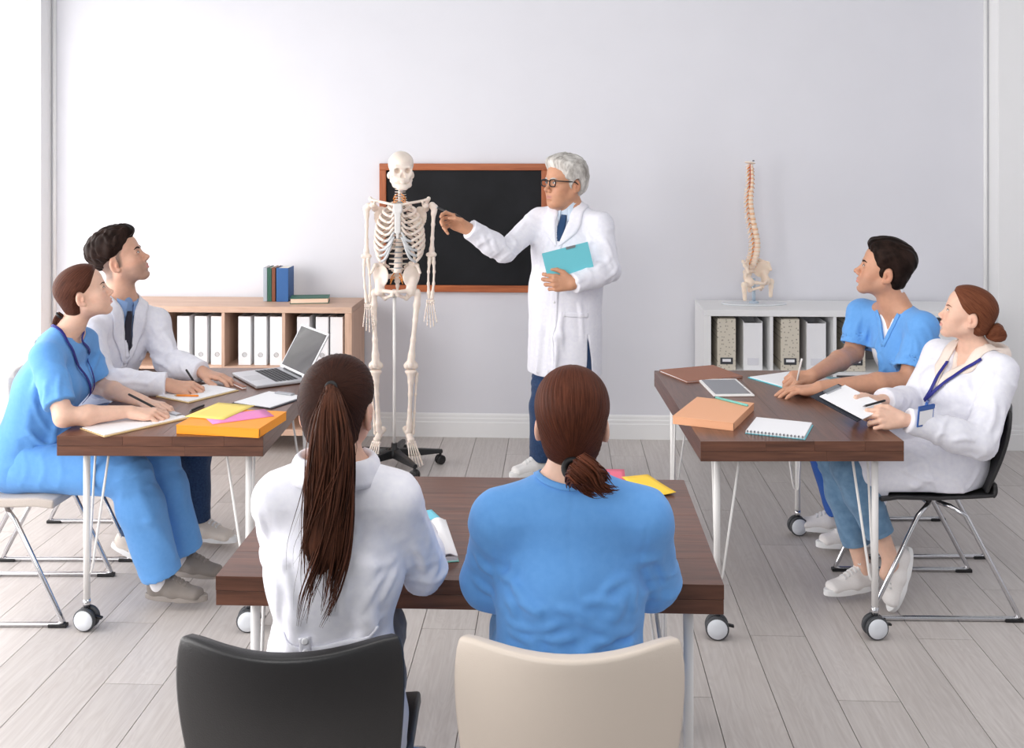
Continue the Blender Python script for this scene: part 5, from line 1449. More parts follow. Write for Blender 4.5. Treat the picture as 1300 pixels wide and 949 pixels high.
def left_woman():
    h = Head(W(107, 372, 4.22), headdir(20, 19), .93, False, nose=.97)
    J = dict(P=(-1.935, 4.20, .555), N=W(83, 420, 4.22), SL=(-1.775, 4.36, .995), SR=(-1.790, 4.055, .995), EL=(-1.74, 4.42, .805), ER=(-1.675, 3.945, .792),
             WL=(-1.475, 4.23, .782), WR=(-1.465, 4.055, .786), HL=(-1.88, 4.295, .56), HR=(-1.88, 4.11, .56), KL=(-1.445, 4.30, .53), KR=(-1.475, 4.085, .53), AL=(-1.345, 4.335, .125), AR=(-1.365, 4.125, .115))
    b = Body(J, h, False, .97)
    p = person('woman in blue scrubs with a lanyard sitting at the laptop table corner', J)
    d = SDF(); h.build(d); b.torso(d); b.neck(d)
    for s in 'LR': b.arm(d, s)
    hand(d, b.WR, (1, .12, -.10), (.1, -.15, 1), 'R', .95, curl=[(.35, .75, .4), (.45, .8, .4), (.55, .85, .4), (.6, .85, .4)], thumb=[(.018, .02, -.01), (.052, .040, -.022), (.080, .040, -.032), (.100, .030, -.034)])
    hand(d, b.WL, (1, -.35, -.08), (.1, .1, 1), 'L', .92, curl=(.3, .5, .35))
    skin_mesh(d, h, b, p, base=(.78, .50, .38))
    h.face_parts(p, H_LW, browr=.0022)
    c = SDF(); b.torso(c, .012)
    c.ecap(b.C-b.up*.03, b.P+b.up*.02, b.xu, (.140, .104), (.160, .122), .05)
    c.ecap(b.P+b.up*.03, b.P+np.array([.06, 0, -.005]), b.xp, (.168, .125), (.165, .105), .05)
    cc = torso_of(c, len(c.ops))
    for sd, S, E, W_ in (('L', b.SL, b.EL, b.WL), ('R', b.SR, b.ER, b.WR)):
        c.rc(S, S*.15+E*.85, .056, .060, .04); c.disp(creases(S*.6+E*.4, E-S, .005, 60, .09, seed=ord(sd)))
        c.plane(S*.22+E*.78, nrmd(E-S), .003) if False else None
        n = nrmd(E-S); q0 = S*.20+E*.80
        c.fn((lambda q0, n, E: lambda P: np.where(np.linalg.norm(P-E, axis=-1) < .125, (P-q0)@n, -1.))(q0, n, E), kind='int')
    fold(c, [b.SR+(-.03, -.01, -.08), b.P*.5+b.C*.5+(.02, -.13, .0), b.P+(.10, -.14, .06)], .010, .03)
    fold(c, [b.C+(.09, -.09, -.04), b.P*.5+b.C*.5+(.10, -.09, -.04), b.P+(.12, -.11, .07)], .010, .03)
    fold(c, [b.C+(-.10, -.05, -.08), b.P*.6+b.C*.4+(-.08, -.10, -.02), b.P+(.04, -.15, .10)], .010, .03)
    c.disp(wavy(18, .004, 3)); c.disp(creases(b.P*.7+b.C*.3+np.array([.04, -.12, 0]), b.up, .006, 55, .13, seed=2))
    folds(c, [[-.0025, .005, (70, 436), (77, 448), (83, 470), (87, 505)], [(126, 441), (118, 467), (116, 489)], [(45, 560), (60, 566), (76, 563)], [(30, 600), (45, 590), (62, 588)], [(60, 480), (58, 500), (60, 518)], [(78, 470), (74, 495), (78, 515)],
        [(40, 500), (50, 530), (68, 555)], [(30, 540), (48, 560), (70, 572)], [(90, 520), (84, 545), (70, 562)], [(100, 500), (96, 520), (90, 535)], [(60, 600), (80, 592), (100, 592)], [(48, 612), (75, 610), (100, 604)]], 3.7, 4.6, .009, .011)
    open_ring(c, b, .075, .030, .02)
    c.plane(b.P+(-.02, 0, -.075), (-.15, 0, -1), .004)
    sobj('scrubs_top', c, .0055, SCRUB, p)
    SB = lambda px, py: surf_pt(cc, px, py, 3.8, 4.6)
    strip(p, 'lanyard', cc, [b.N+(-.03, -.050, .030), SB(83, 432), SB(92, 448), SB(104, 474), SB(113, 498), SB(117, 520)], .0055, NAVYB, .006)
    strip(p, 'lanyard', cc, [b.N+(.02, .02, .02), SB(103, 434), SB(111, 450), SB(116, 475), SB(118, 500), SB(118, 520)], .0055, NAVYB, .006)
    def ext(dd):
        for x, r in ((.0, .012),): fold(dd, [b.KR+(.03, -.055, .02), b.KR+(.09, -.05, -.15), b.AR+(.05, -.03, .10)], .012, .03)
    lower(b, p, SCRUB, (.014, .022, .045), hem=.02, extra=ext, wr=.007)
    GS = cloth('grey_canvas', (136, 128, 122), nscale=200); GSS = mat('grey_rubber', (150, 142, 136), .6)
    shoe(p, b.AR, (1, -.12), .97, GS, GSS); shoe(p, b.AL, (1, -.20), .97, GS, GSS)
    SOCK = cloth('white_sock', (238, 236, 238))
    for A in (b.AR, b.AL):
        s_ = SDF(); s_.rc(A+(-.012, 0, -.02), A+(-.015, 0, .07), .041, .040); sobj('sock', s_, .006, SOCK, p)
    hair_cap('hair', h, p, H_LW, HL_F, .011, tie=(0, -.118, -.045), zb=-.080, groove=.0006, ng=50)
    T0 = h.p(0, -.112, -.050)
    ring_band('hair_tie', p, BAND, h.p(0, -.122, -.056), h.R[:, 1]+h.R[:, 2]*.5, .014, .006)
    strands('ponytail', p, H_LW, [T0, h.p(.0, -.135, -.066), h.p(0, -.150, -.095), h.p(0, -.155, -.13), b.N+(-.095, -.01, -.035), b.N+(-.115, -.02, -.10)], [.012, .016, .018, .017, .014, .006], n=90, rs=.0022, wave=.005, seed=3, core=.85, ns=18, side=(0, 1, 0))
    # pen held above the paper
    a = Vector(b.WR)+Vector((.115, .055, -.020)); pen(a, Vector(W(163, 500, 4.16)), .0045, BLACKP, 'black pen in the hand of the woman in blue scrubs at left')
    return b
def coat_lapels(p, b, cc, zv, w0=.030, m=None):
    for x in (-1, 1):
        q = [b.N+b.xu*x*.070+b.up*.030-b.front*.01, b.N+b.xu*x*.068+b.front*.05-b.up*.035, b.N+b.xu*x*.050+b.front*.09-b.up*.11, b.N+b.xu*x*.006+b.front*.12+b.up*zv]
        strip(p, 'lapel', cc, q, [.020, w0, w0, .004], m or COAT, .005, .0035)
def left_man():
    h = Head(W(153, 329, 4.80), headdir(10, 23), 1.07, True, nose=.98)
    J = dict(P=(-1.955, 4.84, .565), N=W(152, 383, 4.80), SL=(-1.655, 4.90, .985), SR=(-1.850, 4.61, .985), EL=(-1.590, 4.86, .815), ER=(-1.745, 4.475, .800),
             WL=(-1.385, 4.74, .790), WR=(-1.465, 4.51, .788), HL=(-1.90, 4.95, .57), HR=(-1.90, 4.74, .57), KL=(-1.455, 4.80, .545), KR=(-1.50, 4.62, .545), AL=(-1.430, 4.80, .105), AR=(-1.66, 4.62, .105))
    b = Body(J, h, True, .98)
    p = person('man in white coat and dark tie writing beside the woman in blue scrubs', J)
    d = SDF(); h.build(d); b.torso(d); b.neck(d)
    for s in 'LR': b.arm(d, s)
    hand(d, b.WR, (1, -.05, -.12), (.15, -.35, 1), 'R', 1.0, curl=[(.5, .8, .4), (.6, .9, .5), (.7, 1, .5), (.8, 1, .5)], thumb=[(.018, .02, -.01), (.052, .040, -.025), (.080, .036, -.036), (.102, .022, -.040)])
    hand(d, b.WL, (1, -.30, -.15), (.2, .0, 1), 'L', 1.0, curl=(.25, .5, .3))
    skin_mesh(d, h, b, p, stubble=.42, shaved=.8, base=(.66, .38, .27), dn=.17)
    h.face_parts(p, H_BLK, browr=.0034)
    sh = SDF(); b.torso(sh, .006); b.neck(sh, .003, False); sh.plane(b.N+b.up*.045-b.front*.01, nrmd(b.up*1.0-b.front*.25), .004); sobj('shirt', sh, .007, SHIRTB, p)
    c = SDF(); b.torso(c, .014)
    c.ecap(b.C, b.P-b.up*.04, b.xu, (.165, .125), (.175, .135), .05)
    for sd, S, E, W_ in (('L', b.SL, b.EL, b.WL), ('R', b.SR, b.ER, b.WR)):
        b.arm(c, sd, .016, .018, .022); wrinkle_arm(c, S, E, W_, .006, ord(sd)); n = nrmd(W_-E); cuts(c, (W_-n*.012, n))
    c.disp(wavy(15, .004, 2))
    fold(c, [b.SR+(.04, -.05, -.05), b.C+b.front*.13+b.up*(-.02)-b.xu*(-.03), b.P+b.front*.14+b.up*.15], .009, .03)
    folds(c, [[(190, 405), (200, 425), (212, 440)], [(205, 420), (218, 436), (235, 452)], [(196, 440), (210, 448), (228, 455)], [(192, 458), (205, 462), (220, 470)], [(130, 440), (128, 460), (132, 480)], [(140, 450), (150, 470), (170, 480)],
        [(150, 486), (170, 484), (195, 488)], [(120, 455), (126, 475), (138, 490)], [(160, 430), (166, 450), (168, 470)], [(180, 430), (182, 455), (185, 475)], [-.0025, .005, (196, 400), (192, 425), (194, 450)], [-.0025, .005, (134, 415), (138, 440), (142, 465)]], 4.2, 5.2, .009, .011)
    w_ = open_v(c, b, -.225, .060, .07, .0)
    open_ring(c, b, .066, .035, .0)
    c.plane(b.P-b.up*.12, -b.up, .004)
    sobj('coat', c, .0055, COAT, p)
    cc = c0_of(c)
    collar('shirt_collar', p, SHIRTB, b.N+b.up*.020+b.front*.006, b.up, b.front, .061, .064, gap=.22, h=.036, fall=.044, out=.013, point=.024, tilt=.45)
    tk = [b.N+b.front*.072-b.up*.014, b.N+b.front*.098-b.up*.055, b.C+b.front*.120+b.up*.06, b.C+b.front*.12-b.up*.03]
    strip(p, 'tie', sh, [sphere_in(sh, q, b) for q in tk], [.010, .016, .022, .028], TIED, .006, .006)
    coat_lapels(p, b, cc, -.235)
    strip(p, 'button_placket', cc, [b.C+b.front*.16+b.up*.02, b.P+b.front*.17+b.up*.12], .018, COAT, .002)
    collar('coat_collar', p, COAT, b.N+b.up*.004-b.front*.012, b.up, b.front, .074, .078, gap=1.15, h=.034, fall=.052, out=.020, point=.01, tilt=.25, thick=.004)
    lower(b, p, DENIM, (.010, .016, .024), hem=.0)
    WS = cloth('pale_leather', (226, 216, 206), bump=.05, nscale=200)
    shoe(p, b.AL, (1, -.25), 1.05, WS, TRIMW); shoe(p, b.AR, (1, -.1), 1.05, WS, TRIMW, pitch=-.35)
    quiff = lambda d: (h.ell(d, (0, .050, .100), (.048, .046, .030), .02), h.ell(d, (.02, .075, .098), (.030, .022, .020), .02), h.ell(d, (-.02, .070, .100), (.030, .024, .020), .02), d.disp(lambda P: .0016*np.sin(h.loc(P)@np.array([150, 60, 90.])+2*np.sin(h.loc(P)@np.array([30, 90, 40.])))))
    hair_cap('hair', h, p, H_BLK, HL_S, .017, fade=.6, zb=-.068, groove=0, tuft=.0034, tf=1.7, edge=.042, top=.016, flow='comb', hcell=.0032, extra=quiff)
    pen(Vector(b.WR)+Vector((.118, .03, -.028)), Vector(b.WR)+Vector((.055, .055, .052)), .0045, BLACKP, 'dark pen in the writing hand of the man in the tie')
    return b
def sphere_in(s, q, b):
    """slide a point along the chest direction onto a cloth surface"""
    q = A3(q); P = q+b.front*np.linspace(.12, -.14, 160)[:, None]; dd = s.eval(P.astype(np.float32)); return P[int(np.argmax(dd < 0))]
def torso_of(c, n):
    s = SDF(); s.ops = c.ops[:n]; return s
def c0_of(c):
    """the garment without its neck opening, so a lapel can bridge the edge"""
    s = SDF(); s.ops = [o for o in c.ops if o[0] in ('add', 'disp')]; return s
def right_man():
    h = Head(W(1122, 343, 4.80), headdir(163, 15), 1.08, True, nose=1.0)
    J = dict(P=(1.900, 4.86, .575), N=W(1141, 396, 4.80), SL=(1.805, 4.64, 1.010), SR=(1.655, 4.985, 1.010), EL=(1.715, 4.56, .790), ER=(1.600, 4.95, .835),
             WL=(1.300, 4.455, .787), WR=(1.318, 4.63, .800), HL=(1.86, 4.76, .575), HR=(1.86, 4.97, .575), KL=(1.42, 4.72, .55), KR=(1.42, 4.92, .55), AL=(1.55, 4.72, .105), AR=(1.52, 4.90, .105))
    b = Body(J, h, True, 1.04)
    p = person('man in blue V-neck scrubs writing at the tablet table', J)
    d = SDF(); h.build(d); b.torso(d); b.neck(d)
    for s in 'LR': b.arm(d, s)
    hand(d, b.WL, (-1, .10, -.10), (-.1, .0, 1), 'L', 1.04, curl=(.15, .35, .25), spread=.16)
    hand(d, b.WR, (-1, -.28, -.06), (-.15, -.55, .8), 'R', 1.02, curl=[(.7, .8, .4), (.8, .9, .5), (.9, 1, .5), (1.0, 1, .5)], thumb=[(.018, .02, -.01), (.052, .036, -.026), (.080, .028, -.040), (.100, .014, -.046)])
    skin_mesh(d, h, b, p, stubble=.18, base=(.59, .31, .20), dn=.19)
    h.face_parts(p, H_BLK, browr=.0034)
    ts = SDF(); b.torso(ts, .005); b.neck(ts, .002, False); open_v(ts, b, -.055, .06, .07); open_ring(ts, b, .064, .042, .01)
    sobj('undershirt', ts, .006, TEEW, p)
    c = SDF(); b.torso(c, .014)
    c.ecap(b.C-b.up*.02, b.P-b.up*.03, b.xu, (.168, .128), (.178, .140), .05)
    for sd, S, E in (('L', b.SL, b.EL), ('R', b.SR, b.ER)):
        c.rc(S, S*.1+E*.9, .062, .076, .04); c.disp(creases(S*.6+E*.4, E-S, .006, 55, .10, seed=ord(sd)))
        t_ = .80; q0 = S*(1-t_)+E*t_; n = nrmd(E-S)
        c.fn((lambda q0, n, E: lambda P: np.where(np.linalg.norm(P-E, axis=-1) < .16, (P-q0)@n, -1.))(q0, n, E), kind='int')
        c.rc(q0-n*.03, q0+n*.08, .062, k=.003, kind='sub')
    fold(c, [b.SL+(-.05, -.05, -.05), b.C+(-.10, -.12, -.02), b.P+(-.10, -.12, .12)], .010, .03)
    fold(c, [b.C+(-.13, -.02, .02), b.C+(-.14, -.03, -.10), b.P+(-.13, -.02, .10)], .010, .03)
    c.disp(wavy(15, .004, 4)); c.disp(creases(b.P*.7+b.C*.3-b.xu*.1, b.up, .005, 55, .14, seed=6))
    folds(c, [[-.0025, .005, (1157, 389), (1142, 402), (1129, 422), (1130, 457)], [(1169, 404), (1183, 433), (1174, 470)], [(1092, 400), (1086, 420), (1080, 440)], [(1113, 445), (1108, 465), (1104, 485)], [(1186, 430), (1184, 455)], [(1140, 440), (1136, 460), (1138, 478)],
        [(1160, 420), (1165, 445), (1160, 470)], [(1120, 420), (1112, 440), (1112, 460)], [(1125, 462), (1118, 475), (1108, 482)], [(1150, 405), (1158, 425), (1155, 450)], [(1100, 410), (1098, 430), (1095, 450)], [-.0025, .005, (1092, 385), (1095, 400), (1096, 425)]], 4.3, 5.2, .009, .011)
    open_v(c, b, -.105, .085, .07); open_ring(c, b, .068, .036, .0)
    c.plane(b.P-b.up*.10, -b.up, .004)
    sobj('scrubs_top', c, .0055, SCRUB, p)
    cc = c0_of(c)
    for x in (-1, 1):
        q = [sphere_in(cc, b.N+b.xu*x*.068*t+b.front*.08+b.up*(-.112+.135*t), b) for t in (1, .75, .5, .25, 0)]
        strip(p, 'neck_band', cc, q, .010, SCRUB, .002, .003)
    q = [sphere_in(cc, b.C-b.xu*(.075+x)+b.front*.1+b.up*.035, b) for x in (-.045, 0, .045)]
    strip(p, 'pocket_hem', cc, q, .009, SCRUB, .002, .003)
    lower(b, p, cloth('royal_blue_trousers', (48, 92, 172)), (.012, .018, .024), hem=.0)
    shoe(p, b.AL, (-1, -.1), 1.05, cloth('white_canvas', (232, 228, 226), bump=.04, nscale=200), TRIMW); shoe(p, b.AR, (-1, .1), 1.05, MATS.get('x') or cloth('white_canvas2', (232, 228, 226), bump=.04, nscale=200), TRIMW)
    quiff = lambda d: (h.ell(d, (-.012, .052, .096), (.056, .042, .026), .02), d.disp(lambda P: .0012*np.sin(h.loc(P)@np.array([170, 50, 120.])+1.5*np.sin(h.loc(P)@np.array([30, 60, 40.])))))
    hair_cap('hair', h, p, H_BLK, HL_M, .014, fade=.5, zb=-.066, groove=0, tuft=.0008, top=.015, flow='comb', hcell=.003, extra=quiff)
    pen(Vector(b.WR)+Vector((-.085, -.045, -.040)), W(1018, 455, 4.56), .0042, WHITE_METAL, 'white pen upright in the fist of the man in blue scrubs')
    return b
def right_woman():
    h = Head(W(1228, 399, 4.22), headdir(163, 15), .93, False, nose=.96)
    J = dict(P=(1.735, 4.25, .555), N=W(1243, 448, 4.24), SL=(1.895, 4.085, .935), SR=(1.775, 4.385, .935), EL=(1.760, 3.975, .690), ER=(1.665, 4.36, .745),
             WL=(1.462, 3.945, .785), WR=(1.445, 4.125, .812), HL=(1.69, 4.16, .56), HR=(1.69, 4.34, .56), KL=(1.325, 4.13, .545), KR=(1.30, 4.24, .545), AL=(1.470, 4.085, .20), AR=(1.405, 4.22, .112))
    b = Body(J, h, False, 1.0)
    p = person('woman with hair bun and white coat holding a clipboard on the black chair', J)
    d = SDF(); h.build(d); b.torso(d); b.neck(d)
    for s in 'LR': b.arm(d, s)
    for A, K in ((b.AL, b.KL), (b.AR, b.KR)): d.rc(A*.6+K*.4, A, .040, .030, .01); d.rc(A, A+(-.02, 0, -.05), .030, .028, .02)
    hand(d, b.WL, (-1, -.02, .05), (.15, -.85, .45), 'L', .95, curl=[(.6, .9, .5), (.7, 1.0, .5), (.8, 1.0, .6), (.9, 1.0, .6)], thumb=[(.018, .022, -.006), (.050, .046, -.010), (.076, .050, -.014), (.098, .046, -.016)])
    hand(d, b.WR, (-1, -.15, .25), (.2, .3, .9), 'R', .95, curl=[(.4, 1.0, .5), (.6, 1.1, .5), (.8, 1.1, .6), (.9, 1.1, .6)], thumb=[(.018, .02, -.01), (.052, .040, -.022), (.080, .034, -.034), (.100, .020, -.040)])
    skin_mesh(d, h, b, p, base=(.77, .49, .37), dn=.17)
    h.face_parts(p, H_AUB, browr=.0022)
    sh = SDF(); b.torso(sh, .006); open_v(sh, b, -.115, .075, .07); open_ring(sh, b, .070, .035, .01); sobj('blouse', sh, .007, SHIRTC, p)
    collar('blouse_collar', p, SHIRTC, b.N+b.up*.018-b.front*.010, b.up, b.front, .066, .070, gap=.85, h=.044, fall=.062, out=.040, point=.03, tilt=.40, thick=.004)
    c = SDF(); b.torso(c, .013)
    c.ecap(b.C, b.P-b.up*.02, b.xu, (.150, .118), (.180, .140), .05)
    cc = torso_of(c, len(c.ops))
    for sd, S, E, W_ in (('L', b.SL, b.EL, b.WL), ('R', b.SR, b.ER, b.WR)):
        b.arm(c, sd, .018, .026, .022); wrinkle_arm(c, S, E, W_, .007, ord(sd)); n = nrmd(W_-E); cuts(c, (W_-n*.018, n))
    # skirt of the coat over the thighs, hanging at the near side
    for H, K in ((b.HL, b.KL), (b.HR, b.KR)): c.rc(H, H*.15+K*.85, .108, .080, .05)
    c.rc(b.P+(.03, -.05, .0), b.P+(-.05, -.13, -.07), .10, .075, .06); c.ecap(b.HL+(.02, -.055, -.02), b.HL*.12+b.KL*.88+(0, -.03, -.03), (0, 0, 1), (.115, .05), (.115, .04), .04)
    fold(c, [b.C+(.03, -.12, -.06), b.P+(-.02, -.17, .08), b.KL*.5+b.HL*.5+(0, -.10, .02)], .012, .03)
    fold(c, [b.C+(-.10, -.08, -.06), b.P+(-.10, -.10, .14), b.P+(-.14, -.12, .08)], .011, .03)
    fold(c, [b.P+(.06, -.16, .10), b.P+(-.06, -.18, .02), b.KL*.4+b.HL*.6+(0, -.10, -.05)], .010, .03)
    c.disp(wavy(16, .005, 6)); c.disp(creases(b.P+(0, -.13, .12), b.up+b.front*.3, .007, 50, .14, seed=4))
    folds(c, [[(1239, 507), (1254, 483), (1263, 469)], [(1228, 525), (1238, 512), (1245, 500)], [(1262, 500), (1262, 530), (1252, 555)], [(1275, 510), (1272, 540), (1262, 565)], [(1240, 560), (1225, 556), (1205, 560)], [(1250, 585), (1235, 578), (1215, 575)],
        [(1200, 545), (1190, 556), (1186, 570)], [(1145, 568), (1180, 591), (1200, 602)], [(1166, 579), (1186, 610), (1192, 627)], [(1205, 600), (1220, 615), (1222, 632)], [(1210, 520), (1200, 535), (1196, 548)], [(1190, 500), (1182, 520), (1180, 535)], [(1140, 590), (1165, 605), (1190, 612)],
        [(1245, 590), (1235, 610), (1225, 622)], [(1225, 480), (1232, 500), (1230, 515)], [-.0025, .005, (1275, 462), (1262, 480), (1254, 510)], [(1155, 560), (1172, 565), (1186, 575)]], 3.6, 4.7, .010, .011)
    w_ = open_v(c, b, -.170, .085, .07); open_ring(c, b, .072, .034, .0)
    c.fn(lambda P: np.where(P[..., 0] < b.P[0]-.05, ((P-(b.HL*.03+b.KL*.97))@nrmd((-1, 0, -.42))), -1.), kind='int')
    c.fn(lambda P: np.where(P[..., 0] > 1.45, .474, .405)-P[..., 2], k=.004, kind='int')
    sobj('coat', c, .0055, COAT, p)
    SB = lambda px, py: surf_pt(cc, px, py, 3.7, 4.7)
    e = SB(1177, 508)
    strip(p, 'lanyard', cc, [SB(1248, 457), SB(1230, 468), SB(1210, 482), SB(1190, 496), e], .0065, NAVYB, .011)
    strip(p, 'lanyard', cc, [SB(1205, 461), SB(1195, 476), SB(1186, 492), e], .0065, NAVYB, .011)
    coat_lapels(p, b, cc, -.175, .026, SHIRTC)
    bd = W(1175, 527, 3.905); bR = rotm(.10, 0, .55)
    wb(MB().box(bd, (.088, .0035, .078), bR).box(bd+bR@Vector((0, -.002, .030)), (.090, .004, .014), bR), 'badge_holder', mat('badge_blue', (44, 92, 168), .35), p)
    wb(MB().box(bd+bR@Vector((0, -.0024, -.006)), (.074, .002, .052), bR), 'badge_card', PAPER, p)
    wb(MB().tube([Vector(e)+Vector((0, -.008, 0)), bd+bR@Vector((0, 0, .04))], .006, 8), 'badge_clip', mat('badge_blue', (44, 92, 168)), p)
    lower(b, p, LDENIM, (.006, .010, .014), hem=.12, wr=.005)
    for A, K in ((b.AL, b.KL), (b.AR, b.KR)):
        n = nrmd(A-K); q = A-n*.125; wb(MB().tube([Vector(q-n*.016), Vector(q+n*.018)], .057, 20), 'rolled_cuff', LDENIM, p, bevel=.004)
    WC = cloth('white_sneaker', (238, 234, 232), bump=.04, nscale=200)
    shoe(p, b.AR, (-1, -.35), .98, WC, TRIMW); shoe(p, b.AL, (-1, -.40), .98, WC, TRIMW, pitch=-1.2)
    hair_cap('hair', h, p, H_AUB, HL_F, .011, tie=(0, -.115, -.030), zb=-.074, groove=.0006, ng=50)
    bn = h.p(0, -.128, -.042); dn = SDF()
    dn.ell(bn, (.034, .030, .036), h.R, .01)
    rng = random.Random(5)
    for i in range(9):
        a0 = rng.uniform(0, 6.28); ax_ = nrmd([rng.uniform(-1, 1), rng.uniform(-1, 1), rng.uniform(-1, 1)]); e1 = nrmd(np.cross(ax_, (.3, .2, 1))); e2 = np.cross(ax_, e1)
        q = [bn+(e1*math.cos(a0+t)+e2*math.sin(a0+t)*.9)*.031+ax_*.004*math.sin(2*t) for t in np.linspace(0, 2.6, 7)]
        dn.chain(q, [.005, .009, .011, .011, .011, .009, .005], .006)
    V, Q = surf(dn, .003); v = h.loc(V)-np.array([0, -.128, -.042]); mesh_np('hair_bun', V, Q, H_AUB, p, attrs={'flow': ('FLOAT_VECTOR', np.stack([v[:, 2]*26+v[:, 1]*14, v[:, 0]*20, v[:, 1]*10], 1))})
    # clipboard in her hands
    cb = empty('clipboard', Vector(W(1078, 512, 4.04)), 0, 'dark clipboard with white paper held up by the woman with the bun', 'clipboard')
    X_ = (Vector(W(1104, 523, 4.00))-Vector(W(1052, 496, 4.16))).normalized(); Z_ = Vector((-.25, .05, 1)); Y_ = Z_.cross(X_).normalized(); Z_ = X_.cross(Y_)
    Rb = Matrix((X_, Y_, Z_)).transposed()
    MB().box((0, .02, 0), (.225, .16, .004), Rb).build('board', INK, cb); MB().box(Rb@Vector((.004, .02, .003)), (.205, .145, .003), Rb).build('paper', PAPER, cb)
    MB().box(Rb@Vector((-.10, .02, .008)), (.02, .08, .008), Rb).build('clip', STEEL, cb)
    pen(W(1095, 516, 3.98), W(1124, 508, 4.02), .0042, BLACKP, 'dark pen between the fingers of the woman with the bun')
    return b
# ------------------------------------------------------------------ the lecturer
def lecturer():
    h = Head(W(716.5, 232, 5.68), headdir(-147, 2), 1.12, True, nose=1.0, jaw=1.06)
    J = dict(P=(.285, 5.72, .94), N=W(724, 268, 5.72), SL=W(762, 286, 5.62), SR=W(684, 280, 5.77), EL=W(773, 343, 5.54), ER=W(640, 319, 5.60),
             WL=W(727, 360, 5.42), WR=W(595, 290, 5.50), HL=(.345, 5.67, .92), HR=(.235, 5.77, .92), KL=(.36, 5.64, .51), KR=(.185, 5.76, .51), AL=(.38, 5.60, .095), AR=(.165, 5.82, .095))
    b = Body(J, h, True, 1.06)
    p = person('older man with white hair and glasses in a white coat pointing a pen', J)
    d = SDF(); h.build(d); b.torso(d); b.neck(d)
    h.ell(d, (0, .045, -.098), (.040, .030, .022), .03)
    for s in 'LR': b.arm(d, s)
    hand(d, b.WR, (-.80, -.05, .42), (.15, .75, .55), 'R', 1.08, curl=[(.35, .75, .4), (.7, .9, .5), (.9, 1.0, .5), (1.0, 1.0, .5)], thumb=[(.018, .022, -.010), (.052, .042, -.020), (.082, .044, -.030), (.108, .034, -.036)])
    hand(d, b.WL, (-1, -.12, .08), (-.10, -.95, .1), 'L', 1.06, curl=[(.5, .8, .5), (.6, .9, .5), (.7, .9, .5), (.8, .9, .5)], thumb=[(.018, .026, -.004), (.050, .052, -.004), (.080, .062, -.010), (.106, .062, -.014)])
    lo, hi = h.o-.19, h.o+.19; lo[2] = h.o[2]-.17
    sk = h.skin_attr(base=(.57, .29, .175), lip=(.50, .22, .18))
    body_mesh('body', d, [(lo, hi, .003)]+[(q-.17, q+.17, .0035) for q in (b.WL, b.WR)], SKIN, p, sk)
    h.face_parts(p, H_GREY, browr=.0034, iris=(74, 84, 92))
    sh = SDF(); b.torso(sh, .007); b.neck(sh, .003, False); sh.plane(b.N+b.up*.040-b.front*.01, nrmd(b.up*1.0-b.front*.25), .004); sobj('shirt', sh, .007, SHIRTL, p)
    c = SDF(); b.torso(c, .018)
    c.ecap(b.C, b.P+b.up*.06, b.xu, (.178, .135), (.180, .138), .05)
    hem = np.array([.285, 5.74, .585], np.float32)
    c.ecap(b.P+b.up*.10, hem-np.array([0, 0, .14]), (1, -.5, 0), (.198, .156), (.212, .175), .05)
    for sd, S, E, W_ in (('L', b.SL, b.EL, b.WL), ('R', b.SR, b.ER, b.WR)):
        b.arm(c, sd, .012, .015, .022); wrinkle_arm(c, S, E, W_, .008, ord(sd)); n = nrmd(W_-E); cut_local(c, W_-n*.006, n, .11)
        fold(c, [S+(E-S)*.3+(0, -.06, 0), E+(0, -.05, .02), E+(W_-E)*.4+(0, -.04, -.01)], .008, .02)
    for x, z0, z1, r in ((-.03, .06, -.34, .012), (.07, .10, -.34, .012)):
        fold(c, [b.P+b.xp*x+b.front*.125+b.up*z0, b.P+b.xp*x*1.15+b.front*.150+b.up*(z0+z1)/2, b.P+b.xp*x*1.25+b.front*.165+b.up*z1], r, .04)
    fold(c, [b.SR+b.front*.08-b.up*.04, b.C+b.front*.14-b.xu*.02+b.up*.02, b.P+b.front*.14-b.xu*.06+b.up*.25], .009, .03)
    fold(c, [b.SL+b.front*.06-b.up*.06, b.C+b.front*.13+b.xu*-.02-b.up*.04], .008, .03)
    c.disp(wavy(13, .005, 8))
    open_v(c, b, -.170, .058, .07); open_ring(c, b, .068, .036, .0)
    folds(c, [[(642, 295), (654, 308), (662, 322)], [(636, 305), (646, 318), (656, 326)], [(668, 280), (660, 292), (652, 298)], [(625, 300), (628, 312), (634, 322)], [(612, 296), (616, 306), (622, 314)], [(698, 300), (690, 325), (684, 345)], [(740, 285), (748, 300), (760, 312)],
        [(672, 395), (669, 425), (667, 455)], [(735, 380), (738, 400), (740, 440)], [(776, 325), (768, 335), (755, 342)], [(784, 335), (778, 348), (765, 356)], [(745, 352), (735, 356), (728, 362)], [(766, 300), (774, 315), (778, 330)], [(680, 300), (674, 320), (672, 345)],
        [(715, 390), (712, 420), (716, 455)], [(700, 400), (697, 430), (696, 460)], [-.003, .005, (700, 384), (701, 413)], [-.003, .005, (701, 414), (722, 416), (744, 414)], [-.003, .005, (745, 413), (747, 384)], [-.003, .006, (682, 268), (676, 285), (674, 305)], [-.003, .006, (748, 275), (753, 295), (754, 315)]], 5.0, 6.0, .011, .013)
    # open side seam and the open front edge near the hem
    sv = b.P+b.xu*-.20
    c.plane(hem, (0, .06, -1), .003)
    A_ = np.array([1, .22, 1], np.float32)
    sl = [surf_pt(c, 746, 424, 5.0, 6.2)*A_, surf_pt(c, 748, 455, 5.0, 6.2)*A_, (surf_pt(c, 748, 455, 5.0, 6.2)+(0, 0, -.10))*A_]
    sd_ = poly_d(sl, [.001, .011, .018]); c.fn(lambda P: -sd_(P*A_), kind='int')
    sobj('coat', c, .006, COAT, p)
    cc = c0_of(c)
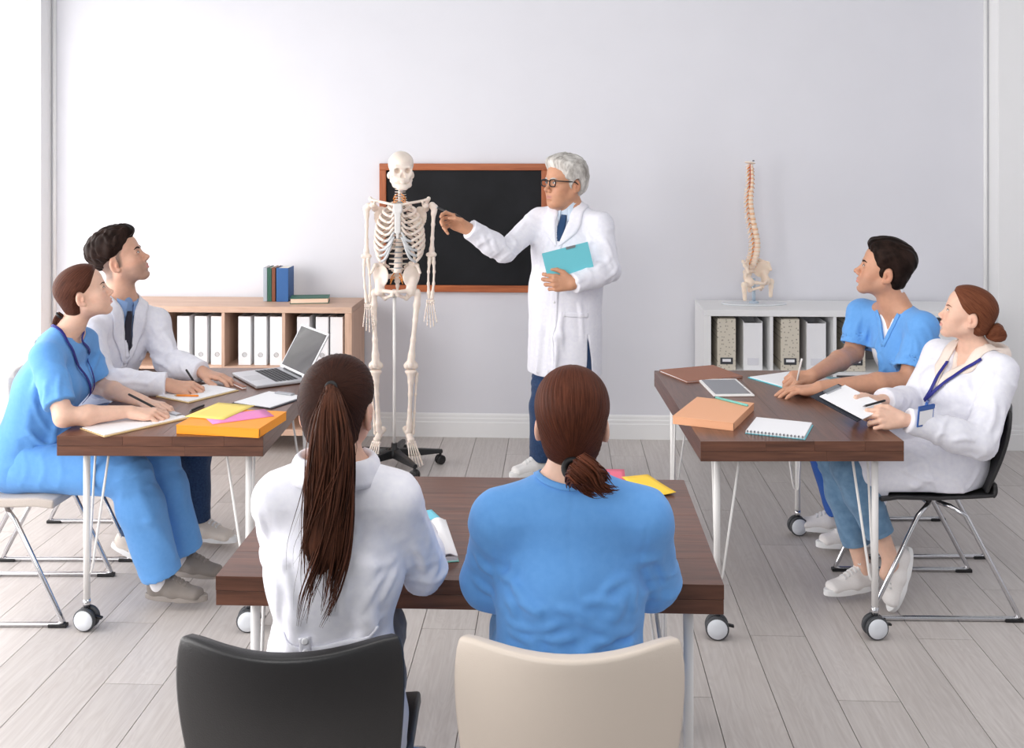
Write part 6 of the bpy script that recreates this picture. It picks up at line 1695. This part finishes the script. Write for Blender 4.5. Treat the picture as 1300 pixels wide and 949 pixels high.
    collar('shirt_collar', p, SHIRTL, b.N+b.up*.020+b.front*.008, b.up, b.front, .066, .068, gap=.26, h=.034, fall=.044, out=.013, point=.028, tilt=.5)
    tk = [b.N+b.front*.078-b.up*.016, b.N+b.front*.10-b.up*.05, b.N+b.front*.12-b.up*.11, b.C+b.front*.13+b.up*.02]
    strip(p, 'tie', sh, [sphere_in(sh, q, b) for q in tk], [.014, .018, .026, .030], TIEB, .007, .007)
    coat_lapels(p, b, cc, -.185, .034)
    collar('coat_collar', p, COAT, b.N+b.up*.006-b.front*.012, b.up, b.front, .080, .084, gap=1.0, h=.036, fall=.056, out=.022, point=.01, tilt=.3, thick=.004)
    q = [sphere_in(cc, b.P+b.front*.2+b.xu*(-.005)+b.up*z, b) for z in (.36, .2, .05, -.1, -.22, -.34)]
    strip(p, 'button_placket', cc, q, .022, COAT, .002, .003)
    for z in (.30, .17, .04, -.09):
        o_ = sphere_in(cc, b.P+b.front*.2+b.xu*-.005+b.up*z, b)
        wb(MB().sph(o_+b.front*.005, (.008, .004, .008), 10, 6, Matrix(np.stack([b.xu, b.front, b.up], 1).tolist())), 'button', BTN, p)
    for x, z, w_ in ((-.115, -.02, .055),):
        q = [sphere_in(cc, b.P+b.front*.2+b.xu*(x+t)+b.up*z, b) for t in (-w_, 0, w_)]
        strip(p, 'pocket_hem', cc, q, .012, COAT, .002, .003)
    lower(b, p, DENIM, (.008, .014, .030), hem=-.01, wr=.006)
    WS = cloth('white_leather_shoe', (240, 238, 236), bump=.04, nscale=200)
    shoe(p, b.AR, (-1, -.55), 1.08, WS, TRIMW); shoe(p, b.AL, (-.5, -1), 1.08, WS, TRIMW)
    # silver hair with volume
    vol = lambda d: (h.ell(d, (0, .050, .098), (.054, .042, .030), .02), h.ell(d, (.045, .030, .085), (.028, .04, .03), .02), h.ell(d, (-.045, .030, .085), (.028, .04, .03), .02), h.ell(d, (0, -.085, .02), (.060, .030, .060), .03),
                     d.disp(lambda P: .0014*np.sin(h.loc(P)@np.array([90, 110, 60.])+2.2*np.sin(h.loc(P)@np.array([60, 40, 55.])))))
    hair_cap('hair', h, p, H_GREY, HL_M, .016, zb=-.062, groove=0, tuft=.0010, top=.014, flow='comb', hcell=.0034, extra=vol)
    # glasses
    gl = MB(); FR = mat('spectacle_black', (24, 22, 24), .3)
    for x in (-1, 1):
        gl.tube([Vector(h.p(x*.033+.024*(abs(math.cos(t))**.6)*math.copysign(1, math.cos(t)), .0935, -.002+.0165*(abs(math.sin(t))**.6)*math.copysign(1, math.sin(t)))) for t in np.linspace(0, 2*PI, 25)[:-1]], .0034, 6, closed=True)
        gl.tube([Vector(h.p(x*.057, .093, .009)), Vector(h.p(x*.071, .080, .009)), Vector(h.p(x*.080, -.005, .006)), Vector(h.p(x*.082, -.022, -.006))], .0034, 6)
    gl.tube([Vector(h.p(-.010, .094, .006)), Vector(h.p(0, .098, .009)), Vector(h.p(.010, .094, .006))], .0024, 6)
    wb(gl, 'glasses', FR, p)
    # pen and folder held in his hands
    f_ = nrmd((-.80, -.05, .42))
    pen(W(553, 262.5, 5.50), W(585, 276, 5.46), .0060, BLACKP, 'dark pen the lecturer points at the skeleton', STEEL)
    fc = [Vector(W(699, 319, 5.42)), Vector(W(757, 304, 5.45)), Vector(W(753, 346, 5.47)), Vector(W(696, 355, 5.42))]
    t = empty('folder', fc[3], 0, 'teal folder held by the lecturer against his coat', 'folder')
    X_ = (fc[1]-fc[0]).normalized(); Z_ = (fc[0]-fc[3]); Z_ = (Z_-X_*Z_.dot(X_)).normalized(); Y_ = Z_.cross(X_)
    Rb = Matrix((X_, Y_, Z_)).transposed()
    sk_ = (fc[0]-fc[3]).dot(X_)
    wdt = (fc[1]-fc[0]).length; hgt = (fc[0]-fc[3]).dot(Z_)
    for k, (yo, m_) in enumerate(((0, TEAL), (.006, TEAL))):
        MB().prism([(sk_*0, 0), (wdt, 0), (wdt, hgt), (0, hgt)], .002, Rb@Vector((0, yo+.002, 0)), Rb@rotm(PI/2)).build('cover', m_, t)
    MB().box(Rb@Vector((wdt/2, .0035, hgt/2)), (wdt*.96, .003, hgt*.96), Rb).build('paper', PAPER, t)
    MB().box(Rb@Vector((wdt*.62, -.002, hgt-.004)), (.05, .006, .012), Rb).build('clip', STEEL, t)
    return b
# ------------------------------------------------------------------ anatomical skeleton on its rolling stand
BONE = mat('bone', (240, 226, 214), .42, noise=.05, nscale=25, bump=.05, bscale=90, sub=.1)
CART = mat('cartilage', (206, 208, 210), .4); DISC = mat('disc', (150, 158, 166), .5); NERVE = mat('nerve_orange', (236, 150, 70), .5)
def blob(name, fn, parent, m=None, h=.004):
    d = SDF(); fn(d); V, Q = surf(d, h); return mesh_np(name, V, Q, m or BONE, parent)
def vertebra_mesh(name, wv, hv, tp, sp):
    """local: front +y, up +z"""
    mb = MB()
    mb.lathe([(wv*.92, -hv*.5), (wv, -hv*.44), (wv*.84, 0), (wv, hv*.44), (wv*.92, hv*.5)], (0, 0, 0), 14)
    for s in (-1, 1):
        mb.tube([(s*wv*.5, -wv*.6, hv*.15), (s*wv*.9, -wv*1.25, hv*.15), (s*(wv+tp), -wv*1.5, hv*.2)], [hv*.22, hv*.24, hv*.16], 7)
        mb.tube([(s*wv*.8, -wv*1.2, -hv*.5), (s*wv*.8, -wv*1.25, hv*.6)], [hv*.2, hv*.24], 7)
        mb.tube([(s*wv*.9, -wv*1.25, hv*.1), (0, -wv*1.9, 0)], hv*.2, 7)
    mb.tube([(0, -wv*1.7, 0), (0, -wv*1.9-sp*.6, -hv*.4), (0, -wv*1.9-sp, -hv*.7)], [hv*.26, hv*.24, hv*.14], 7)
    me = bpy.data.meshes.new(name); me.from_pydata(mb.v, [], mb.f); me.polygons.foreach_set('use_smooth', mb.smooth); me.materials.append(BONE); return me
def disc_mesh(wv, hv):
    mb = MB().lathe([(wv*.9, -hv*.5), (wv*1.02, 0), (wv*.9, hv*.5)], (0, 0, 0), 14)
    me = bpy.data.meshes.new('disc'); me.from_pydata(mb.v, [], mb.f); me.polygons.foreach_set('use_smooth', mb.smooth); me.materials.append(DISC); return me
def column(root, pts, rots, sizes, names, disc_every=True, nerves=None):
    for i, (p, r, (wv, hv, tp, sp)) in enumerate(zip(pts, rots, sizes)):
        o = link(bpy.data.objects.new('vertebra', vertebra_mesh('vertebra', wv, hv, tp, sp)), root)
        o.matrix_parent_inverse = root.matrix_basis.inverted(); o.location = p; o.rotation_euler = r
        if disc_every and i:
            q = (Vector(p)+Vector(pts[i-1]))/2; g = (Vector(p)-Vector(pts[i-1])).length
            dd = link(bpy.data.objects.new('disc', disc_mesh(wv, max(.003, g-hv*.5-sizes[i-1][1]*.5+.002))), root)
            dd.matrix_parent_inverse = root.matrix_basis.inverted(); dd.location = q; dd.rotation_euler = r
def skeleton():
    Y0 = 5.95; k = Y0/FPX
    def S(px, py, dy=0.): return np.array([(px-CX)*k, Y0+dy, CAM_H-(py-CY)*k], np.float32)
    root = empty('skeleton', ((500.5-CX)*k, Y0, 0), 0, 'full-size human skeleton model hanging on a rolling stand by the blackboard', 'skeleton')
    # skull and jaw
    o = S(509.5, 215, -.02); R = frame((.24, -1, -.02)); s_ = .985
    P = lambda x, y, z: o+R@(np.array([x, y, z], np.float32)*s_)
    def skull(d):
        E = lambda c, r, k_=.02, kd='add', RR=None: d.ell(P(*c), np.array(r)*s_, R if RR is None else R@np.array(RR), k_, kd)
        E((0, -.018, .030), (.070, .090, .072)); E((0, .018, .040), (.062, .064, .056), .03); E((0, .042, -.022), (.052, .042, .050), .02)
        d.rc(P(-.036, .076, .016), P(.036, .076, .016), .009, k=.015)
        for x in (-1, 1):
            d.rc(P(x*.064, .010, -.018), P(x*.044, .064, -.026), .007, .010, .012); d.rc(P(x*.044, .064, -.026), P(x*.030, .070, -.045), .010, .009, .012)
            d.rc(P(x*.048, .068, -.022), P(x*.050, .062, .014), .008, .008, .008)
            E((x*.066, -.012, -.034), (.012, .014, .020), .015)
        E((0, .060, -.054), (.035, .030, .023), .015); E((0, -.04, -.03), (.045, .05, .03), .03)
        for x in (-1, 1):
            E((x*.0285, .090, -.004), (.0175, .045, .0145), .004, 'sub'); E((x*.066, .044, .004), (.008, .022, .020), .012, 'sub')
            E((x*.056, .044, -.050), (.010, .014, .012), .006, 'sub')
            d.rc(P(x*.0055, .078, -.040), P(x*.001, .086, -.018), .0085, .005, .004, 'sub')
        for x in (-1, 1): d.rc(P(x*.028, .062, -.060), P(x*.042, .030, -.054), .013, .012, .01)
        for i in range(-4, 5): d.rc(P(i*.0058, .087-abs(i)*abs(i)*.0012, -.066), P(i*.0058, .086-abs(i)*abs(i)*.0012, -.076), .0032, .0028, .002)
    blob('skull', skull, root, h=.003)
    def jaw(d):
        for x in (-1, 1):
            d.chain([P(x*.053, .006, -.026), P(x*.048, .010, -.060), P(x*.037, .046, -.084), P(x*.014, .074, -.100), P(0, .077, -.101)], [.010, .015, .017, .013, .012], .008)
        d.ell(P(0, .076, -.094), (.016, .008, .014), R, .01); d.ell(P(0, .058, -.087), (.034, .026, .011), R, .01)
        for i in range(-4, 5): d.rc(P(i*.0056, .083-abs(i)*abs(i)*.0012, -.078), P(i*.0056, .082-abs(i)*abs(i)*.0012, -.088), .0030, .0032, .002)
    blob('mandible', jaw, root, h=.003)
    # spine
    pts = []; rots = []; sz = []
    zc = np.concatenate([np.linspace(1.560, 1.500, 5), np.linspace(1.478, 1.250, 11), np.linspace(1.222, 1.108, 5)])
    for i, z in enumerate(zc):
        t = i/(len(zc)-1)
        y = Y0+.020+.050*math.sin(PI*min(1, max(0, (t-.05)/.75)))-.03*max(0, (t-.75)/.25)
        x = S(507.5-2.5*t, 0)[0]
        pts.append((x, y, z)); rots.append((0, 0, PI)); q = .011+.013*t
        sz.append((q, .013+.012*t, .018+.012*min(1, t*1.5), .022+.012*t))
    column(root, pts, rots, sz, None)
    # rib cage
    x0 = S(507, 0)[0]
    W_ = [.062, .090, .108, .120, .128, .133, .136, .138, .136, .128, .110, .085]
    for i in range(12):
        z0 = 1.492-.0215*i; w0 = W_[i]; dr = .028+.0085*i
        for s in (-1, 1):
            th1 = 2.62 if i < 7 else (2.35 if i < 10 else 1.75); C_ = []
            for t in np.linspace(.22, th1, 17):
                C_.append((x0+s*w0*math.sin(t)**.85, Y0+.0+(.080+.02*min(1, i/5))*math.cos(t)*(w0/.138)**.6+.012, z0-dr*(t/PI)**1.25*1.9))
            wb(MB().tube(C_, [.0058]+[.0088]*15+[.0080], 7), 'rib', BONE, root)
            if i < 10:
                e = Vector(C_[-1]); zz = 1.468-.0275*i if i < 7 else 1.300-.006*(i-7)
                tgt = Vector((x0+s*(.020 if i < 7 else .028), Y0-.088, zz)); m_ = (e+tgt)/2+Vector((0, -.006, -.012-.004*max(0, i-4)))
                wb(MB().tube([tuple(v) for v in catmull([e, m_, tgt], 8)], [.0078]*7+[.0066]*2, 7), 'costal_cartilage', CART if i > 4 else BONE, root)
    def ster(d):
        d.box((x0, Y0-.092, 1.462), (.026, .007, .026), None, .006, .01); d.box((x0, Y0-.094, 1.385), (.0175, .006, .062), None, .006, .01); d.box((x0, Y0-.092, 1.312), (.008, .005, .018), None, .004, .01)
    blob('sternum', ster, root, mat('sternum', (222, 220, 218), .45))
    for s, ax in ((-1, 470), (1, 544)):
        e = S(ax, 253, -.0)
        wb(MB().tube([tuple(v) for v in catmull([(x0+s*.020, Y0-.082, 1.480), (x0+s*.065, Y0-.075, 1.490), (x0+s*.115, Y0-.03, 1.497), tuple(e)], 12)], [.010]+[.0075]*10+[.009, .009], 8), 'clavicle', BONE, root)
        def scap(d, s=s, e=e):
            c = S(507+s*24, 277, .075)
            d.ell(c, (.050, .006, .066), rotm(0, s*.25, s*-.5), .01)
            d.chain([c+(s*-.03, .01, .035), c+(s*.03, .0, .055), e+(0, .01, .004)], [.007, .009, .012], .008)
            d.rc(c+(s*.045, -.02, .05), e+(-s*.015, -.01, -.032), .012, .017, .012); d.rc(c+(s*.03, -.02, .05), e+(-s*.03, -.045, -.012), .008, .007, .008)
        blob('scapula', scap, root)
    # arms, hands
    def long_bone(name, a, b, r, ra, rb, parent=root, bend=(0, 0, 0), extra=None):
        a = A3(a); b = A3(b); u = b-a; bd = A3(bend)
        def f(d):
            ps = [a, a+u*.12+bd*.3, a+u*.35+bd, a+u*.65+bd, a+u*.88+bd*.3, b]
            d.chain(ps, [ra, r*1.35, r, r, r*1.4, rb], .012)
            if extra: extra(d)
        return blob(name, f, parent)
    for sd, hh, el, wr, tip in ((-1, S(465, 263, .02), S(464.5, 326, .02), S(468, 385, -.01), S(468.5, 424, -.03)), (1, S(550.5, 262, .02), S(547.5, 324, .02), S(546.5, 380, -.01), S(549.5, 418, -.03))):
        def ep(d, hh=hh, el=el, sd=sd):
            d.ell(hh+(-sd*.010, .0, .004), (.021, .021, .021), None, .01); d.rc(hh+(sd*.010, 0, -.004), hh+(sd*.006, 0, -.03), .013, .010, .01)
            for x, r in ((-.020, .012), (.016, .013)): d.ell(el+(x, 0, .002), (r, r, r), None, .012)
        long_bone('humerus', hh+(0, 0, -.01), el, .0095, .017, .013, extra=ep)
        for nm, ox, r0, r1 in (('ulna', sd*-.010, .0125, .0075), ('radius', sd*.012, .0095, .0125)):
            long_bone(nm, el+(ox, -.004, -.016), wr+(ox*.8, 0, .012), .0062, r0, r1, bend=(ox*.5, 0, 0))
        u = tip-wr
        def carp(d, wr=wr):
            rg = random.Random(3)
            for i in range(4):
                for j in range(2): d.ell(wr+(-.017+.0115*i, rg.uniform(-.003, .003), -.004-.011*j), (.0068, .007, .0065), None, .002)
        blob('wrist_bones', carp, root, h=.0025)
        for f in range(5):
            x = (-.022+.011*f); L_ = [.55, .92, 1.0, .94, .78][f if sd > 0 else f]
            if f == 0: base = wr+(-sd*.018, -.006, -.012); dirv = u*.62+A3((-sd*.022, -.02, 0)); cut = [0, .42, .72, 1]
            else: base = wr+(-sd*(.014-.0105*(f-1)), 0, -.020); dirv = (u*(.80*L_))+A3((-sd*(.012-.008*(f-1)), 0, 0)); cut = [0, .44, .70, .86, 1]
            mb = MB()
            for a_, b_ in zip(cut[:-1], cut[1:]):
                g = .012; p0 = base+dirv*(a_+g); p1 = base+dirv*(b_-g)+A3((0, -.006*b_, 0)); m0 = p0*.75+p1*.25; m1 = p0*.25+p1*.75
                mb.tube([p0, m0, m1, p1], [.0050, .0032, .0030, .0044], 7)
            wb(mb, 'finger_bones' if f else 'thumb_bones', BONE, root)
    # pelvis
    def pelvis(d):
        for s, cx in ((-1, 482.5), (1, 522.5)):
            c = S(cx-s*.5, 350, .015)
            d.ell(c, (.052, .009, .066), rotm(-.20, s*.34, s*.42), .012)
            crest = [c+(s*-.040, .035, .045), c+(s*-.008, .022, .066), c+(s*.032, .004, .058), c+(s*.050, -.022, .018)]
            d.chain(crest, [.008, .009, .009, .008], .012)
            ac = S(502+s*20, 369, -.005); d.ell(ac, (.026, .026, .026), None, .02); d.rc(c+(s*.012, .0, -.03), ac, .018, .022, .02)
            pb = S(502.5+s*2, 369, -.050); d.rc(ac+(0, -.01, .004), pb, .012, .010, .01); isc = S(502+s*13.5, 379, .015)
            d.rc(ac+(0, .01, -.01), isc, .015, .013, .012); d.rc(isc, pb+(s*.006, .006, -.018), .009, .009, .008); d.rc(pb, pb+(s*.006, .004, -.020), .010, .009, .006)
            d.rc(c+(-s*.03, .04, -.01), S(503+s*5, 352, .05), .012, .016, .012); d.rc(c+(-s*.02, .03, -.03), ac+(0, .02, .01), .012, .014, .02)
    blob('pelvis', pelvis, root, h=.0035)
    def sacrum(d):
        for i in range(5):
            z = 344+i*5.0; w_ = .034-.0055*i
            d.ell(S(503, z, .045+.006*i), (w_, .014, .013), None, .008)
        d.rc(S(503, 366, .07), S(503, 372, .055), .009, .005, .008)
        for i in range(4):
            for s in (-1, 1): d.ell(S(503+s*(3.6-.5*i), 346.5+i*5, .028+.006*i), (.0045, .012, .0045), None, .002, 'sub')
    blob('sacrum', sacrum, root, h=.003)
    for s in (-1, 1):
        for i in range(2): wb(MB().tube([S(503+s*3, 347+5*i, .03), S(503+s*6, 351+5*i, .02), S(503+s*8, 357+4*i, .02)], .0035, 6), 'nerve', NERVE, root)
        for i in range(3): wb(MB().tube([S(507+s*2.2, 246+4*i, .01), S(507+s*6, 249+4*i, .0), S(507+s*8, 253+4*i, .01)], .0028, 6), 'nerve', NERVE, root)
    # legs, feet
    for s, hp, kn, an, toe in ((-1, S(482, 370, -.008), S(477.5, 464, -.02), S(481, 550, .0), S(473, 577, -.115)), (1, S(522.5, 370, -.008), S(522, 464, -.02), S(519.5, 550, .0), S(533, 584, -.115))):
        tr = hp+(s*.034, .01, -.012)
        def fe(d, hp=hp, tr=tr, kn=kn):
            d.ell(hp, (.023, .023, .023), None, .008); d.rc(hp, tr, .013, .016, .012); d.ell(tr+(0, 0, .006), (.016, .018, .022), None, .012)
            for x in (-.021, .021): d.ell(kn+(x, .006, .004), (.020, .024, .022), None, .012)
        long_bone('femur', tr+(0, 0, -.02), kn+(0, 0, .02), .0135, .018, .024, extra=fe)
        blob('patella', lambda d, kn=kn: d.ell(kn+(0, -.034, .012), (.016, .009, .017), None, .01), root, h=.003)
        kt = kn+(0, .004, -.034)
        def ti(d, kt=kt, an=an):
            d.ell(kt+(0, 0, .004), (.035, .024, .014), None, .015); d.ell(an+(-s*.014, 0, .004), (.010, .012, .014), None, .008)
        long_bone('tibia', kt+(0, 0, -.015), an+(0, 0, .018), .0115, .022, .017, extra=ti)
        long_bone('fibula', kt+(s*.032, .02, -.012), an+(s*.022, .008, .0), .0055, .010, .010)
        f_ = nrmd(toe-an); sv = nrmd(np.cross(f_, (0, 0, 1))); up = np.cross(sv, f_)
        def tars(d, an=an, f_=f_, up=up, sv=sv):
            d.ell(an+f_*.010-up*.006, (.020, .022, .018), None, .008); d.rc(an-f_*.012-up*.020, an-f_*.046-up*.034, .015, .018, .01); d.ell(an+f_*.036, (.022, .020, .015), None, .01)
            for i in range(4): d.ell(an+f_*.055+sv*(-.02+.0133*i)-up*.003, (.008, .009, .009), None, .002)
        blob('ankle_bones', tars, root, h=.003)
        L_ = float(np.linalg.norm(toe-an))
        for i in range(5):
            b0 = an+f_*.062+sv*(-.021+.0105*i)-up*.004; e0 = an+f_*(L_*(1.0-.03*abs(i-1.5)))+sv*(-.036+.018*i)-up*.018
            mb = MB(); dv = e0-b0; r = 1.35 if (i == 0) == (s > 0) and i in (0, 4) else 1.0
            for a_, b_ in ((0, .52), (.54, .78), (.80, 1.0)):
                p0 = b0+dv*a_; p1 = b0+dv*b_; mb.tube([p0, p0*.7+p1*.3, p0*.3+p1*.7, p1], [.0062*r, .0042*r, .0040*r, .0058*r], 7)
            wb(mb, 'toe_bones', BONE, root)
    # stand
    hx, hy = (500.5-CX)*k, Y0+.0
    wb(MB().tube([(hx, hy, .09), (hx, hy, .965)], .0085, 12).lathe([(.016, .955), (.016, .99), (.010, 1.0)], (hx, hy, 0), 12), 'pole', WHITE_METAL, root)
    wb(MB().lathe([(.045, .060), (.048, .075), (.040, .100), (.018, .112), (.016, .135)], (hx, hy, 0), 18), 'hub', BLACKP, root)
    for i in range(5):
        a = math.radians(13-72*i); d_ = Vector((math.cos(a), math.sin(a), 0)); nrm_ = Vector((-d_.y, d_.x, 0)); c = Vector((hx, hy, 0))
        mb = MB(); V = []
        for (r, w_, z0, z1) in ((.03, .026, .058, .104), (.16, .021, .060, .094), (.275, .015, .064, .082)):
            q = c+d_*r; V += [q+nrm_*w_+Vector((0, 0, z0)), q-nrm_*w_+Vector((0, 0, z0)), q-nrm_*w_*.7+Vector((0, 0, z1)), q+nrm_*w_*.7+Vector((0, 0, z1))]
        F = [(3, 2, 1, 0), (8, 9, 10, 11)]
        for j in (0, 4): F += [(j+q, j+(q+1) % 4, j+4+(q+1) % 4, j+4+q) for q in range(4)]
        mb.add(V, F); wb(mb, 'base_leg', BLACKP, root, bevel=.004)
        q = c+d_*.262; mc = MB(); R_ = rotm(PI/2, 0, a+.5)
        for s in (-1, 1): mc.lathe([(.016, -.008), (.026, -.007), (.026, .007), (.016, .008)], q+R_@Vector((0, 0, s*.011))+Vector((0, 0, .026)), 16, R_)
        mc.tube([q+Vector((0, 0, .03)), q+Vector((0, 0, .066))], .008, 8); wb(mc, 'caster', BLACKP, root)
    return root
def spine_model():
    Y0 = 6.30; k = Y0/FPX
    def S(px, py, dy=0.): return np.array([(px-CX)*k, Y0+dy, CAM_H-(py-CY)*k], np.float32)
    b = S(957, 0)
    root = empty('spine_model', (float(b[0]), Y0, .8655), 0, 'flexible spine model with pelvis on an oval base on the white bookcase', 'spine model')
    ISO = lambda z: z
    PEACH = mat('spine_bone', (246, 226, 206), .5, sub=.1); CLR = mat('oval_base', (196, 212, 226), .2)
    R = rotm(0, 0, 0)
    out = [(math.cos(t)*.195, math.sin(t)*.085) for t in np.linspace(0, 2*PI, 49)[:-1]]
    wb(MB().prism(out, .008, (float(b[0]), Y0, .8655)), 'base', mat('oval_base_white', (226, 230, 234), .25), root, bevel=.003)
    wb(MB().tube([(float(b[0]), Y0, .873), (float(b[0]), Y0, 1.02)], .0105, 12).lathe([(.030, .873), (.028, .880), (.013, .886)], (float(b[0]), Y0, 0), 16), 'pole', mat('pole_pale_blue', (190, 206, 220), .3, .3), root)
    line = [(953.5, 207), (954, 213), (954.5, 222), (954.5, 232), (953.5, 242), (953, 252), (953.5, 262), (955, 274), (957.5, 286), (960, 298), (961.5, 308), (961, 318), (959, 327), (956.5, 335)]
    C_ = catmull([S(*p) for p in line], 24)
    fw = nrmd((.62, -.78, 0)); rz = math.atan2(fw[1], fw[0])-PI/2
    pts = [tuple(C_[i]) for i in range(1, 25)]; rots = []; sz = []
    for i in range(24):
        t = i/23; rots.append((0, 0, rz)); sz.append((.011+.010*t, .014+.009*t, .016+.008*t, .022+.010*t))
    for me_src in ():
        pass
    column(root, pts, rots, sz, None)
    for ch in root.children:
        if ch.name.startswith('vertebra'): ch.data.materials[0] = PEACH
        if ch.name.startswith('disc'): ch.data.materials[0] = mat('disc_peach', (238, 190, 150), .5)
    side = nrmd(np.cross(fw, (0, 0, 1)))
    for i in range(0, 24):
        c = C_[i+1]; q = sz[i][0]
        for s in (-1, 1):
            p0 = c+side*s*q*.7-fw*q*.7-np.array([0, 0, .010]); 
            wb(MB().tube([p0, p0+side*s*.012+np.array([0, 0, -.004]), p0+side*s*.022+fw*.004+np.array([0, 0, -.012])], [.0042, .0036, .0028], 6), 'nerve', NERVE, root)
    wb(MB().tube([tuple(C_[1]+side*.012+np.array([0, 0, .01])), tuple(C_[4]+side*.016), tuple(C_[7]+side*.014)], .0022, 6), 'artery', mat('artery_red', (196, 60, 44), .5), root)
    def occ(d):
        c = S(952, 206.5); d.ell(c, (.036, .030, .007), rotm(0, -.14, rz), .01)
        for q in ((.01, -.02), (.022, -.012)): d.rc(c+(q[0], -.03, -.01), c+(q[0], -.03, .02), .005, k=.002, kind='sub')
    blob('occipital_plate', occ, root, PEACH, .003)
    wb(MB().lathe([(.006, 0), (.006, .006)], tuple(S(956, 204.5, -.012)), 10), 'nut', DARKP, root)
    def half(s):
        def f(d):
            a = lambda x, y, z: S(957, 345)+side*(x*s)+fw*y+np.array([0, 0, z], np.float32)
            RR = np.stack([side*s, fw, (0, 0, 1)], 1)
            d.ell(a(.072, .0, .010), (.050, .009, .052), RR@np.array(rotm(-.25, .3, .75) if True else 0), .012)
            d.chain([a(.035, -.045, .045), a(.075, -.02, .066), a(.110, .02, .048), a(.105, .045, .010)], [.007, .008, .008, .007], .012)
            d.ell(a(.075, .030, -.055), (.024, .024, .024), None, .02); d.rc(a(.078, .012, -.02), a(.075, .03, -.05), .016, .02, .02)
            d.rc(a(.07, .035, -.05), a(.008, .070, -.062), .011, .009, .01); d.rc(a(.072, .02, -.06), a(.052, .01, -.105), .013, .012, .012)
            d.rc(a(.052, .01, -.105), a(.010, .060, -.085), .008, .008, .008); d.rc(a(.04, -.035, .0), a(.018, -.03, .0), .012, .012, .01)
        return f
    for s in (-1, 1): blob('hip_bone', half(s), root, PEACH, .0035)
    def sac(d):
        for i in range(4): d.ell(S(956-.8*i, 339+5*i)+fw*(-.01-.006*i), (.030-.005*i, .016, .014), rotm(0, 0, rz), .008)
    blob('sacrum', sac, root, PEACH, .003)
    for s in (-1, 1):
        a = S(957, 357)+side*(s*.098)+fw*.03
        def fm(d, a=a, s=s):
            d.ell(a-side*s*.02, (.021, .021, .021), None, .008); d.rc(a-side*s*.02, a+side*s*.028+(0, 0, -.012), .012, .014, .01); d.chain([a+side*s*.028+(0, 0, -.006), a+side*s*.026+(0, 0, -.04), a+side*s*.022+(0, 0, -.092)], [.017, .013, .012], .01)
        blob('femur_head', fm, root, PEACH, .0035)
    return root
skeleton(); spine_model()
front_woman_long(); front_woman_low(); left_woman(); left_man(); right_man(); right_woman(); lecturer()
